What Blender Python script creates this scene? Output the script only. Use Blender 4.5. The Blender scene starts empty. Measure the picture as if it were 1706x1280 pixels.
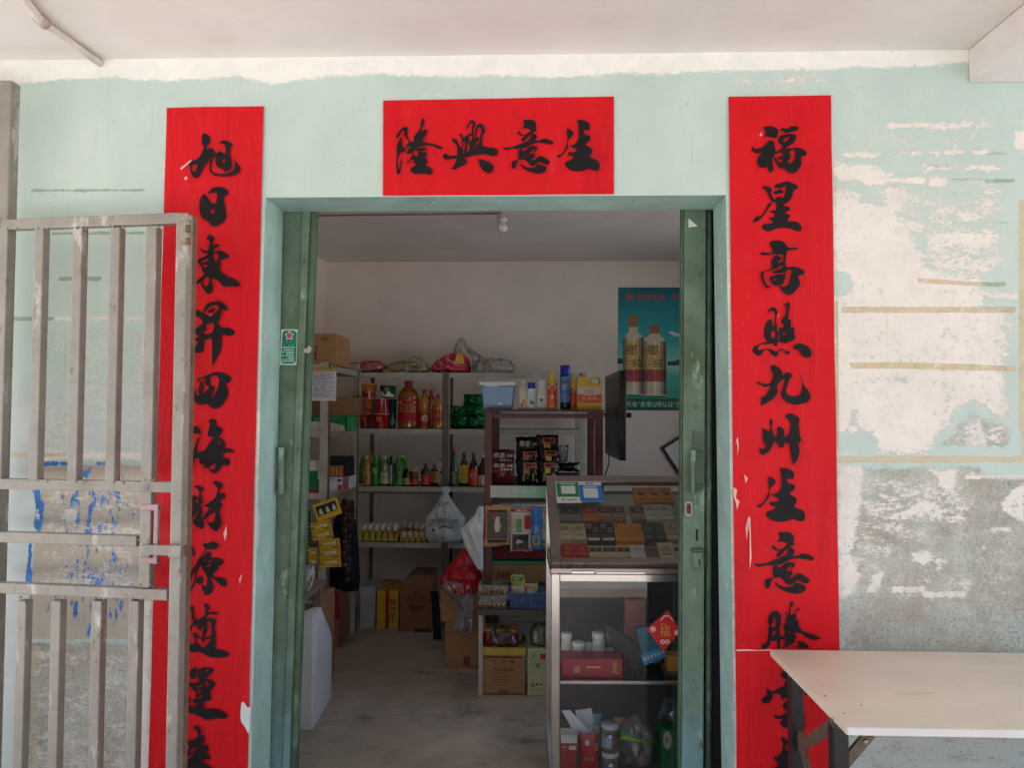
import bpy, bmesh, math, random
import numpy as np
from mathutils import Vector, Matrix, noise as mnoise
rnd = random.Random(7)
scene = bpy.context.scene
COL = scene.collection
rad = math.radians

# ---------------------------------------------------------------- camera, sky, sun, exposure
F, CX, CY = 1282.0, 853.0, 640.0
YAW, PIT, ROL = rad(1.81), rad(2.14), rad(-0.2)
CAM = Vector((0, -2.5, 1.5))
def cam_rot():
    cy, sy, cp, sp, cr, sr = math.cos(YAW), math.sin(YAW), math.cos(PIT), math.sin(PIT), math.cos(ROL), math.sin(ROL)
    Rz = Matrix(((cy, -sy, 0), (sy, cy, 0), (0, 0, 1)))
    Rx = Matrix(((1, 0, 0), (0, cp, -sp), (0, sp, cp)))
    Ry = Matrix(((cr, 0, sr), (0, 1, 0), (-sr, 0, cr)))
    return Rz @ Rx @ Ry
RM = cam_rot()
cd = bpy.data.cameras.new('camera'); cam = bpy.data.objects.new('camera', cd); COL.objects.link(cam)
cd.sensor_width = 36; cd.sensor_fit = 'HORIZONTAL'; cd.lens = 36 * F / 1706
cd.clip_start = 0.05; cd.clip_end = 500
cam.matrix_world = Matrix.Translation(CAM) @ (RM @ Matrix(((1, 0, 0), (0, 0, -1), (0, 1, 0)))).to_4x4()
scene.camera = cam
w = bpy.data.worlds.new('World'); scene.world = w; w.use_nodes = True
nt = w.node_tree; sky = nt.nodes.new('ShaderNodeTexSky'); sky.sky_type = 'NISHITA'; sky.sun_disc = False
SUN_EL, SUN_AZ = rad(60), rad(258)        # azimuth: clockwise from +Y, so the sun stands behind the camera, to the right
sky.sun_elevation = SUN_EL; sky.sun_rotation = SUN_AZ; sky.air_density = 1.0; sky.dust_density = 1.0
bg = nt.nodes['Background']; bg.inputs['Strength'].default_value = 0.14
nt.links.new(sky.outputs[0], bg.inputs[0])
ld = bpy.data.lights.new('sun', 'SUN'); ld.energy = 4.6; ld.angle = rad(0.5); ld.color = (1, 0.955, 0.9)
sun = bpy.data.objects.new('sun', ld); COL.objects.link(sun)
sd = Vector((math.sin(SUN_AZ) * math.cos(SUN_EL), math.cos(SUN_AZ) * math.cos(SUN_EL), math.sin(SUN_EL)))
sun.rotation_euler = (-sd).to_track_quat('-Z', 'Y').to_euler(); sun.location = (-12, -4, 16)
scene.view_settings.view_transform = 'Standard'; scene.view_settings.look = 'None'
scene.view_settings.exposure = 1.88; scene.view_settings.gamma = 1
scene.render.engine = 'CYCLES'
cy = scene.cycles
cy.use_denoising = True
try: cy.denoiser = 'OPENIMAGEDENOISE'
except Exception: pass
cy.max_bounces = 14; cy.diffuse_bounces = 10; cy.glossy_bounces = 5; cy.transmission_bounces = 6; cy.transparent_max_bounces = 12
cy.caustics_reflective = False; cy.caustics_refractive = False; cy.sample_clamp_indirect = 6

# ---------------------------------------------------------------- helpers
def P(x, y, Y):                                   # where the sight line through photo point (x, y) crosses the plane at depth Y
    d = RM @ Vector(((x - CX) / F, 1, (CY - y) / F))
    return CAM + d * ((Y - CAM.y) / d.y)
def PZ(x, y, z):
    d = RM @ Vector(((x - CX) / F, 1, (CY - y) / F))
    return CAM + d * ((z - CAM.z) / d.z)
def on_plane(x, y, p0, n):
    d = RM @ Vector(((x - CX) / F, 1, (CY - y) / F))
    return CAM + d * ((p0 - CAM).dot(n) / d.dot(n))
def R4(x0, y0, x1, y1, Y):
    ym, xm = (y0 + y1) / 2, (x0 + x1) / 2
    return P(x0, ym, Y).x, P(x1, ym, Y).x, P(xm, y1, Y).z, P(xm, y0, Y).z
def lin(c):
    return tuple((v / 255 / 12.92 if v / 255 <= .04045 else ((v / 255 + .055) / 1.055) ** 2.4) for v in c)
MATS = {}
def mat(name, c, rough=.6, metal=0., var=.14, scale=9., bump=.06, bscale=60., coat=0., alpha=1., trans=0., spec=.5):
    if name in MATS: return MATS[name]
    m = bpy.data.materials.new(name); m.use_nodes = True; t = m.node_tree; N = t.nodes; L = t.links
    b = N['Principled BSDF']; b.inputs['Roughness'].default_value = rough; b.inputs['Metallic'].default_value = metal
    b.inputs['Coat Weight'].default_value = coat; b.inputs['Specular IOR Level'].default_value = spec; b.inputs['Alpha'].default_value = alpha; b.inputs['Transmission Weight'].default_value = trans
    tc = N.new('ShaderNodeTexCoord'); n = N.new('ShaderNodeTexNoise'); n.inputs['Scale'].default_value = scale; n.inputs['Detail'].default_value = 7; n.inputs['Roughness'].default_value = .65
    L.new(tc.outputs['Object'], n.inputs['Vector'])
    mr = N.new('ShaderNodeMapRange'); mr.inputs[1].default_value = .25; mr.inputs[2].default_value = .75; mr.inputs[3].default_value = 1 - var * 1.6; mr.inputs[4].default_value = 1 + var * .8
    L.new(n.outputs['Fac'], mr.inputs[0])
    mx = N.new('ShaderNodeMix'); mx.data_type = 'RGBA'; mx.blend_type = 'MULTIPLY'; mx.inputs['Factor'].default_value = 1
    cl = lin(c) if max(c) > 1 else c
    mx.inputs[6].default_value = (*cl, 1); L.new(mr.outputs[0], mx.inputs[7]); L.new(mx.outputs[2], b.inputs['Base Color'])
    rr = N.new('ShaderNodeMapRange'); rr.inputs[3].default_value = max(rough - .12, .03); rr.inputs[4].default_value = min(rough + .15, 1)
    L.new(n.outputs['Fac'], rr.inputs[0]); L.new(rr.outputs[0], b.inputs['Roughness'])
    if bump:
        n2 = N.new('ShaderNodeTexNoise'); n2.inputs['Scale'].default_value = bscale; n2.inputs['Detail'].default_value = 4
        L.new(tc.outputs['Object'], n2.inputs['Vector'])
        bp = N.new('ShaderNodeBump'); bp.inputs['Strength'].default_value = bump * 3; bp.inputs['Distance'].default_value = .004
        L.new(n2.outputs['Fac'], bp.inputs['Height']); L.new(bp.outputs[0], b.inputs['Normal'])
    MATS[name] = m; return m
def wear(m, layers):
    """lay blotches over a material: (scale, low, high, colour, strength, stretch)"""
    t = m.node_tree; N = t.nodes; L = t.links; b = N['Principled BSDF']; src = b.inputs['Base Color'].links[0].from_socket; tc = N.new('ShaderNodeTexCoord')
    for s, lo, hi, colr, f, sc in layers:
        mp = N.new('ShaderNodeMapping'); mp.inputs['Scale'].default_value = sc; mp.inputs['Location'].default_value = (s * .37, s * .11, s * .23); L.new(tc.outputs['Object'], mp.inputs[0])
        n = N.new('ShaderNodeTexNoise'); n.inputs['Scale'].default_value = s; n.inputs['Detail'].default_value = 9; n.inputs['Roughness'].default_value = .72; L.new(mp.outputs[0], n.inputs['Vector'])
        r = N.new('ShaderNodeMapRange'); r.inputs[1].default_value = lo; r.inputs[2].default_value = hi; r.inputs[4].default_value = f; L.new(n.outputs['Fac'], r.inputs[0])
        x = N.new('ShaderNodeMix'); x.data_type = 'RGBA'; L.new(r.outputs[0], x.inputs[0]); L.new(src, x.inputs[6]); x.inputs[7].default_value = (*lin(colr), 1); src = x.outputs[2]
    L.new(src, b.inputs['Base Color']); return m
def clear(name, c, gloss=.12, haze=.0, rough=.03):
    """see-through sheet: transparent, some mirror by Fresnel, some milky scatter"""
    if name in MATS: return MATS[name]
    m = bpy.data.materials.new(name); m.use_nodes = True; t = m.node_tree; N = t.nodes; L = t.links
    for x in list(N): N.remove(x)
    o = N.new('ShaderNodeOutputMaterial'); tr = N.new('ShaderNodeBsdfTransparent'); tr.inputs[0].default_value = (*lin(c), 1)
    g = N.new('ShaderNodeBsdfGlossy'); g.inputs['Roughness'].default_value = rough; g.inputs[0].default_value = (.95, .95, .95, 1)
    fr = N.new('ShaderNodeFresnel'); fr.inputs[0].default_value = 1.5
    mp = N.new('ShaderNodeMath'); mp.operation = 'MULTIPLY_ADD'; mp.inputs[1].default_value = 1.; mp.inputs[2].default_value = gloss; L.new(fr.outputs[0], mp.inputs[0])
    df = N.new('ShaderNodeBsdfDiffuse'); df.inputs[0].default_value = (.75, .75, .73, 1)
    tl = N.new('ShaderNodeBsdfTranslucent'); tl.inputs[0].default_value = (.7, .7, .68, 1)
    a0 = N.new('ShaderNodeMixShader'); a0.inputs[0].default_value = .45; L.new(df.outputs[0], a0.inputs[1]); L.new(tl.outputs[0], a0.inputs[2])
    tc = N.new('ShaderNodeTexCoord'); n = N.new('ShaderNodeTexNoise'); n.inputs['Scale'].default_value = 18; n.inputs['Detail'].default_value = 5; L.new(tc.outputs['Object'], n.inputs['Vector'])
    hz = N.new('ShaderNodeMapRange'); hz.inputs[1].default_value = .3; hz.inputs[2].default_value = .75; hz.inputs[3].default_value = haze * .5; hz.inputs[4].default_value = min(haze * 1.5, 1); L.new(n.outputs['Fac'], hz.inputs[0])
    m1 = N.new('ShaderNodeMixShader'); L.new(hz.outputs[0], m1.inputs[0]); L.new(tr.outputs[0], m1.inputs[1]); L.new(a0.outputs[0], m1.inputs[2])
    m2 = N.new('ShaderNodeMixShader'); L.new(mp.outputs[0], m2.inputs[0]); L.new(m1.outputs[0], m2.inputs[1]); L.new(g.outputs[0], m2.inputs[2])
    L.new(m2.outputs[0], o.inputs[0]); MATS[name] = m; return m

ORG = {}
def tag(o, label=None, cat=None, group=None, kind=None):
    if label: o['label'] = label
    if cat: o['category'] = cat
    if group: o['group'] = group
    if kind: o['kind'] = kind
    return o
def thing(name, label, cat, loc, group=None):
    o = bpy.data.objects.new(name, None); COL.objects.link(o); o.empty_display_size = .05
    o.location = Vector(loc); ORG[o] = Vector(loc); return tag(o, label, cat, group)

TXT = {}
def glyphs(body):
    if body in TXT: return TXT[body]
    c = bpy.data.curves.new('t', 'FONT'); c.body = body; c.resolution_u = 2; c.align_x = 'CENTER'
    o = bpy.data.objects.new('t', c); COL.objects.link(o); bpy.context.view_layer.update()
    m = bpy.data.meshes.new_from_object(o.evaluated_get(bpy.context.evaluated_depsgraph_get()))
    v = np.array([tuple(x.co) for x in m.vertices]).reshape(-1, 3); f = [tuple(p.vertices) for p in m.polygons]
    bpy.data.objects.remove(o); bpy.data.curves.remove(c); bpy.data.meshes.remove(m)
    if len(v):
        lo, hi = v.min(0), v.max(0); v = v - (lo + hi) / 2; ext = hi - lo
    else: ext = np.ones(3)
    TXT[body] = (v, f, ext); return TXT[body]

class MB:
    def __init__(s, xf=None): s.v = []; s.f = []; s.m = []; s.ml = []; s.sm = []; s.xf = xf
    def mi(s, m):
        if m not in s.ml: s.ml.append(m)
        return s.ml.index(m)
    def add(s, vs, fs, m, smooth=False):
        b = len(s.v); i = m
        for v in vs:
            v = Vector(v); s.v.append(s.xf @ v if s.xf is not None else v)
        for k, f in enumerate(fs):
            s.f.append(tuple(b + q for q in f)); s.m.append(s.mi(m[k] if isinstance(m, list) else m)); s.sm.append(smooth)
    def box(s, x0, x1, y0, y1, z0, z1, m):
        if x0 > x1: x0, x1 = x1, x0
        if y0 > y1: y0, y1 = y1, y0
        if z0 > z1: z0, z1 = z1, z0
        s.add([(x0, y0, z0), (x1, y0, z0), (x1, y1, z0), (x0, y1, z0), (x0, y0, z1), (x1, y0, z1), (x1, y1, z1), (x0, y1, z1)],
              [(3, 2, 1, 0), (4, 5, 6, 7), (0, 1, 5, 4), (1, 2, 6, 5), (2, 3, 7, 6), (3, 0, 4, 7)], m)
    def hexa(s, lo, hi, m):                        # eight corners: four low, four high, same turn
        s.add(list(lo) + list(hi), [(3, 2, 1, 0), (4, 5, 6, 7), (0, 1, 5, 4), (1, 2, 6, 5), (2, 3, 7, 6), (3, 0, 4, 7)], m)
    def bar(s, a, b, w, d, m, up=(0, 1, 0)):       # rectangular bar from a to b
        a, b = Vector(a), Vector(b); t = (b - a).normalized(); u = Vector(up); u = (u - t * u.dot(t)).normalized(); r = t.cross(u)
        q = [r * (-w / 2) - u * (d / 2), r * (w / 2) - u * (d / 2), r * (w / 2) + u * (d / 2), r * (-w / 2) + u * (d / 2)]
        s.hexa([a + k for k in q], [b + k for k in q], m)
    def quad(s, pts, m): s.add(pts, [tuple(range(len(pts)))], m)
    def flat(s, x0, x1, z0, z1, y, m): s.quad([(x0, y, z0), (x1, y, z0), (x1, y, z1), (x0, y, z1)], m)
    def disc(s, x, z, r, y, m, n=16, rz=None): s.quad([(x + r * math.cos(6.2832 * k / n), y, z + (rz or r) * math.sin(6.2832 * k / n)) for k in range(n)], m)
    def prism(s, pts, y0, y1, m):                  # outline in XZ, from y0 to y1
        n = len(pts); s.add([(p[0], y0, p[1]) for p in pts] + [(p[0], y1, p[1]) for p in pts],
              [tuple(range(n)), tuple(range(2 * n - 1, n - 1, -1))] + [(k, k + n, (k + 1) % n + n, (k + 1) % n) for k in range(n)], m)
    def tube(s, pts, r, m, n=10):
        pts = [Vector(p) for p in pts]; vs = []; fs = []
        for i, p in enumerate(pts):
            t = (pts[min(i + 1, len(pts) - 1)] - pts[max(i - 1, 0)]).normalized()
            u = t.orthogonal().normalized() if i == 0 else (u - t * u.dot(t)).normalized()
            w = t.cross(u); rr = r[i] if isinstance(r, (list, tuple)) else r
            vs += [p + (u * math.cos(6.2832 * k / n) + w * math.sin(6.2832 * k / n)) * rr for k in range(n)]
        for i in range(len(pts) - 1):
            fs += [(i * n + k, i * n + (k + 1) % n, (i + 1) * n + (k + 1) % n, (i + 1) * n + k) for k in range(n)]
        fs += [tuple(range(n - 1, -1, -1)), tuple(range((len(pts) - 1) * n, len(pts) * n))]
        s.add(vs, fs, m, True)
    def lathe(s, prof, c, m, n=24, sy=1.):         # prof: (radius, height); c: axis foot
        vs = []; fs = []; q = len(prof)
        for r, z in prof:
            vs += [(c[0] + r * math.cos(6.2832 * k / n), c[1] + sy * r * math.sin(6.2832 * k / n), c[2] + z) for k in range(n)]
        for i in range(q - 1):
            fs += [(i * n + k, i * n + (k + 1) % n, (i + 1) * n + (k + 1) % n, (i + 1) * n + k) for k in range(n)]
        fs += [tuple(range(n - 1, -1, -1)), tuple(range((q - 1) * n, q * n))]
        s.add(vs, fs, m, True)
    def text(s, body, x, z, h, y, m, w=None, rot=0, warp=None, plane=None):
        v, f, ext = glyphs(body)
        if not len(v): return
        k = h / max(ext[1], .3) if len(body) > 0 else 1
        kx = w / ext[0] if w else k
        c, si = math.cos(rad(rot)), math.sin(rad(rot)); out = []
        for a in v:
            px, pz = a[0] * kx, a[1] * k; px, pz = px * c - pz * si, px * si + pz * c
            if plane: out.append(plane(px, pz)); continue
            X, Z = x + px, z + pz; out.append((X, (warp(X, Z) - .0012) if warp else y, Z))
        s.add(out, f, m)
    def build(s, name, parent=None, bevel=0, smooth=None, seg=2):
        me = bpy.data.meshes.new(name)
        if parent is not None:
            r = parent
            org = ORG[r]
        else:
            xs = [v.x for v in s.v]; ys = [v.y for v in s.v]; zs = [v.z for v in s.v]
            org = Vector(((min(xs) + max(xs)) / 2, (min(ys) + max(ys)) / 2, min(zs)))
        me.from_pydata([tuple(v - org) for v in s.v], [], s.f)
        for m in s.ml: me.materials.append(m)
        me.polygons.foreach_set('material_index', s.m); me.polygons.foreach_set('use_smooth', s.sm if smooth is None else [smooth] * len(s.f))
        me.update(); o = bpy.data.objects.new(name, me); COL.objects.link(o); ORG[o] = org.copy()
        if parent is not None: o.parent = parent
        else: o.location = org
        if bevel:
            b = o.modifiers.new('b', 'BEVEL'); b.width = bevel; b.segments = seg; b.limit_method = 'ANGLE'; b.angle_limit = rad(40); b.harden_normals = False
        return o
def copy_tree(o, loc):
    c = o.copy(); COL.objects.link(c); c.location = loc; ORG[c] = Vector(loc)
    for ch in list(o.children):
        d = ch.copy(); COL.objects.link(d); d.parent = c
        for g in list(ch.children):
            e = g.copy(); COL.objects.link(e); e.parent = d
    return c

def nz(x, y, z, s=1.): return mnoise.noise(Vector((x * s, y * s, z * s)))
def pillow(mb, x0, x1, z0, z1, y, th, m, n=16, crump=.3, seed=0., paint=None, flat_top=False, edge=.004, pw=.55):
    """a stuffed packet: front and back skins meeting at a thin rim; returns front(x, z)"""
    W, H = x1 - x0, z1 - z0
    def bul(u, v, sgn):
        u = min(max(u, 0), 1); v = min(max(v, 0), 1)
        e = (math.sin(math.pi * u) ** pw) * ((math.sin(math.pi * v)) ** pw)
        q = nz(u * 3 + seed, v * 3 + sgn * 5, seed, 1.3) * .5 + nz(u * 7 + seed, v * 8, sgn + seed) * .3
        return th / 2 * e * (1 + crump * q * 1.6)
    vs = []; fs = []; ms = []
    for sg in (-1, 1):
        b = len(vs)
        for j in range(n + 1):
            for i in range(n + 1):
                u, v = i / n, j / n
                ex = edge * 2 * nz(v * 6 + seed, u * 3, sg * 0 + 2) * (abs(u - .5) * 2) ** 2
                ez = edge * 2 * nz(u * 6 + seed, v * 3, 9) * (abs(v - .5) * 2) ** 2
                pinch = 1 - .05 * math.sin(math.pi * v)
                vs.append((x0 + W * (.5 + (u - .5) * pinch) + ex, y + sg * bul(u, v, sg), z0 + H * v + ez))
        for j in range(n):
            for i in range(n):
                k = b + j * (n + 1) + i; q = (k, k + 1, k + n + 2, k + n + 1)
                fs.append(q if sg < 0 else q[::-1]); ms.append(paint((i + .5) / n, (j + .5) / n) if paint and sg < 0 else m)
    mb.add(vs, fs, ms, True)
    return lambda X, Z: y - bul((X - x0) / W, (Z - z0) / H, -1)
def sackmesh(mb, rows, y, th, m, n=18, crump=.35, seed=0., paint=None, sub=3):
    """a bag from its outline: rows of (x left, x right, z) from top to bottom, puffed out in depth"""
    rr = []
    for a, b in zip(rows, rows[1:]):
        for k in range(sub):
            t = k / sub; t = t * t * (3 - 2 * t); rr.append(tuple(p + (q - p) * t for p, q in zip(a, b)))
    rr.append(rows[-1]); wm = max(r[1] - r[0] for r in rr); vs = []; fs = []; ms = []; nr = len(rr)
    for sg in (-1, 1):
        b0 = len(vs)
        for j, (l, r, z) in enumerate(rr):
            v = j / (nr - 1); ends = min(1, min(v, 1 - v) * 6 + .12) ** .5
            for i in range(n + 1):
                u = i / n; e = math.sin(math.pi * u) ** .6 * ends * ((r - l) / wm) ** .7
                x = l + (r - l) * u; q = nz(x * 26 + seed, z * 14, sg * 3 + seed) * .6 + nz(x * 60 + seed, z * 30, sg * 3) * .35
                fold = abs(nz(x * 18 + z * 9 + seed, z * 5, seed + 4)) * .8
                vs.append((x + (nz(z * 40, seed, u * 2) * .006 * crump), y + sg * th / 2 * e * (1 + crump * (q * 1.5 - fold)), z + nz(x * 30 + seed, z * 20, 7) * .006 * crump))
        for j in range(nr - 1):
            for i in range(n):
                k = b0 + j * (n + 1) + i; q = (k, k + n + 1, k + n + 2, k + 1)
                fs.append(q if sg < 0 else q[::-1]); ms.append(paint((i + .5) / n, (j + .5) / nr) if paint and sg < 0 else m)
    mb.add(vs, fs, ms, True)
def prow(rows, Y): return [(P(a, y, Y).x, P(b, y, Y).x, P((a + b) / 2, y, Y).z) for a, b, y in rows]
# ---------------------------------------------------------------- the place: ground, floor, shop building
ZC = P(853, 91, 0).z                              # underside of the slab
DX0, DX1, DZ = P(441, 400, 0).x, P(1210, 400, 0).x, P(826, 327, 0).z
WT = .18; YB = 3.45; XL, XR = -1.66, 1.78
def floor_mat():
    m = mat('worn_concrete', (186, 172, 154), .6, 0, .3, 3.0, .1, 30)
    t = m.node_tree; N = t.nodes; L = t.links; b = N['Principled BSDF']; src = b.inputs['Base Color'].links[0].from_socket
    tc = N.new('ShaderNodeTexCoord'); mp = N.new('ShaderNodeMapping'); mp.inputs['Scale'].default_value = (1.5, 3.2, 1); L.new(tc.outputs['Object'], mp.inputs[0])
    n = N.new('ShaderNodeTexNoise'); n.inputs['Scale'].default_value = 1.7; n.inputs['Detail'].default_value = 9; n.inputs['Roughness'].default_value = .7; L.new(mp.outputs[0], n.inputs['Vector'])
    r = N.new('ShaderNodeValToRGB'); r.color_ramp.elements[0].position = .57; r.color_ramp.elements[0].color = (1, 1, 1, 1); r.color_ramp.elements[1].position = .68; r.color_ramp.elements[1].color = (.5, .47, .45, 1)
    L.new(n.outputs['Fac'], r.inputs[0])
    x = N.new('ShaderNodeMix'); x.data_type = 'RGBA'; x.blend_type = 'MULTIPLY'; x.inputs[0].default_value = 1
    L.new(src, x.inputs[6]); L.new(r.outputs[0], x.inputs[7]); L.new(x.outputs[2], b.inputs['Base Color']); return m
g = MB(); g.quad([(-60, -60, -.16), (60, -60, -.16), (60, 30, -.16), (-60, 30, -.16)], mat('yard_concrete', (190, 190, 188), .85, 0, .15, 1.2, .1, 20)); tag(g.build('ground'), kind='structure')
g = MB(); g.box(-4.2, 4.2, -3.1, YB, -.15, 0, floor_mat()); tag(g.build('floor'), kind='structure')
# unseen wall added behind the camera to keep low sky light off the front
g = MB(); g.box(-14, 14, -11.5, -11, -.16, 5.2, mat('sky_block_render', (120, 112, 104), .85, 0, .2, 1.5, .05)); tag(g.build('sky_block_wall'), kind='structure')

shop = thing('shop_building', 'flaking mint green shop front with an open doorway under a white porch slab', 'shop', (0, 0, 0))

# peeling paint: soft masks on a fine grid, broken up by noise in the material
def sd_rect(X, Y, x0, y0, x1, y1):
    dx = np.maximum(x0 - X, X - x1); dy = np.maximum(y0 - Y, Y - y1)
    return np.minimum(np.maximum(dx, dy), 0) + np.hypot(np.maximum(dx, 0), np.maximum(dy, 0))
def sd_poly(X, Y, pts):
    n = len(pts); d = np.full(X.shape, 1e9); ins = np.zeros(X.shape, bool)
    for i in range(n):
        (ax, ay), (bx, by) = pts[i], pts[(i + 1) % n]; ex, ey = bx - ax, by - ay
        t = np.clip(((X - ax) * ex + (Y - ay) * ey) / (ex * ex + ey * ey + 1e-9), 0, 1)
        d = np.minimum(d, np.hypot(X - ax - t * ex, Y - ay - t * ey))
        c = ((ay > Y) != (by > Y)) & (X < (bx - ax) * (Y - ay) / (by - ay + 1e-12) + ax); ins ^= c
    return np.where(ins, -d, d)
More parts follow.
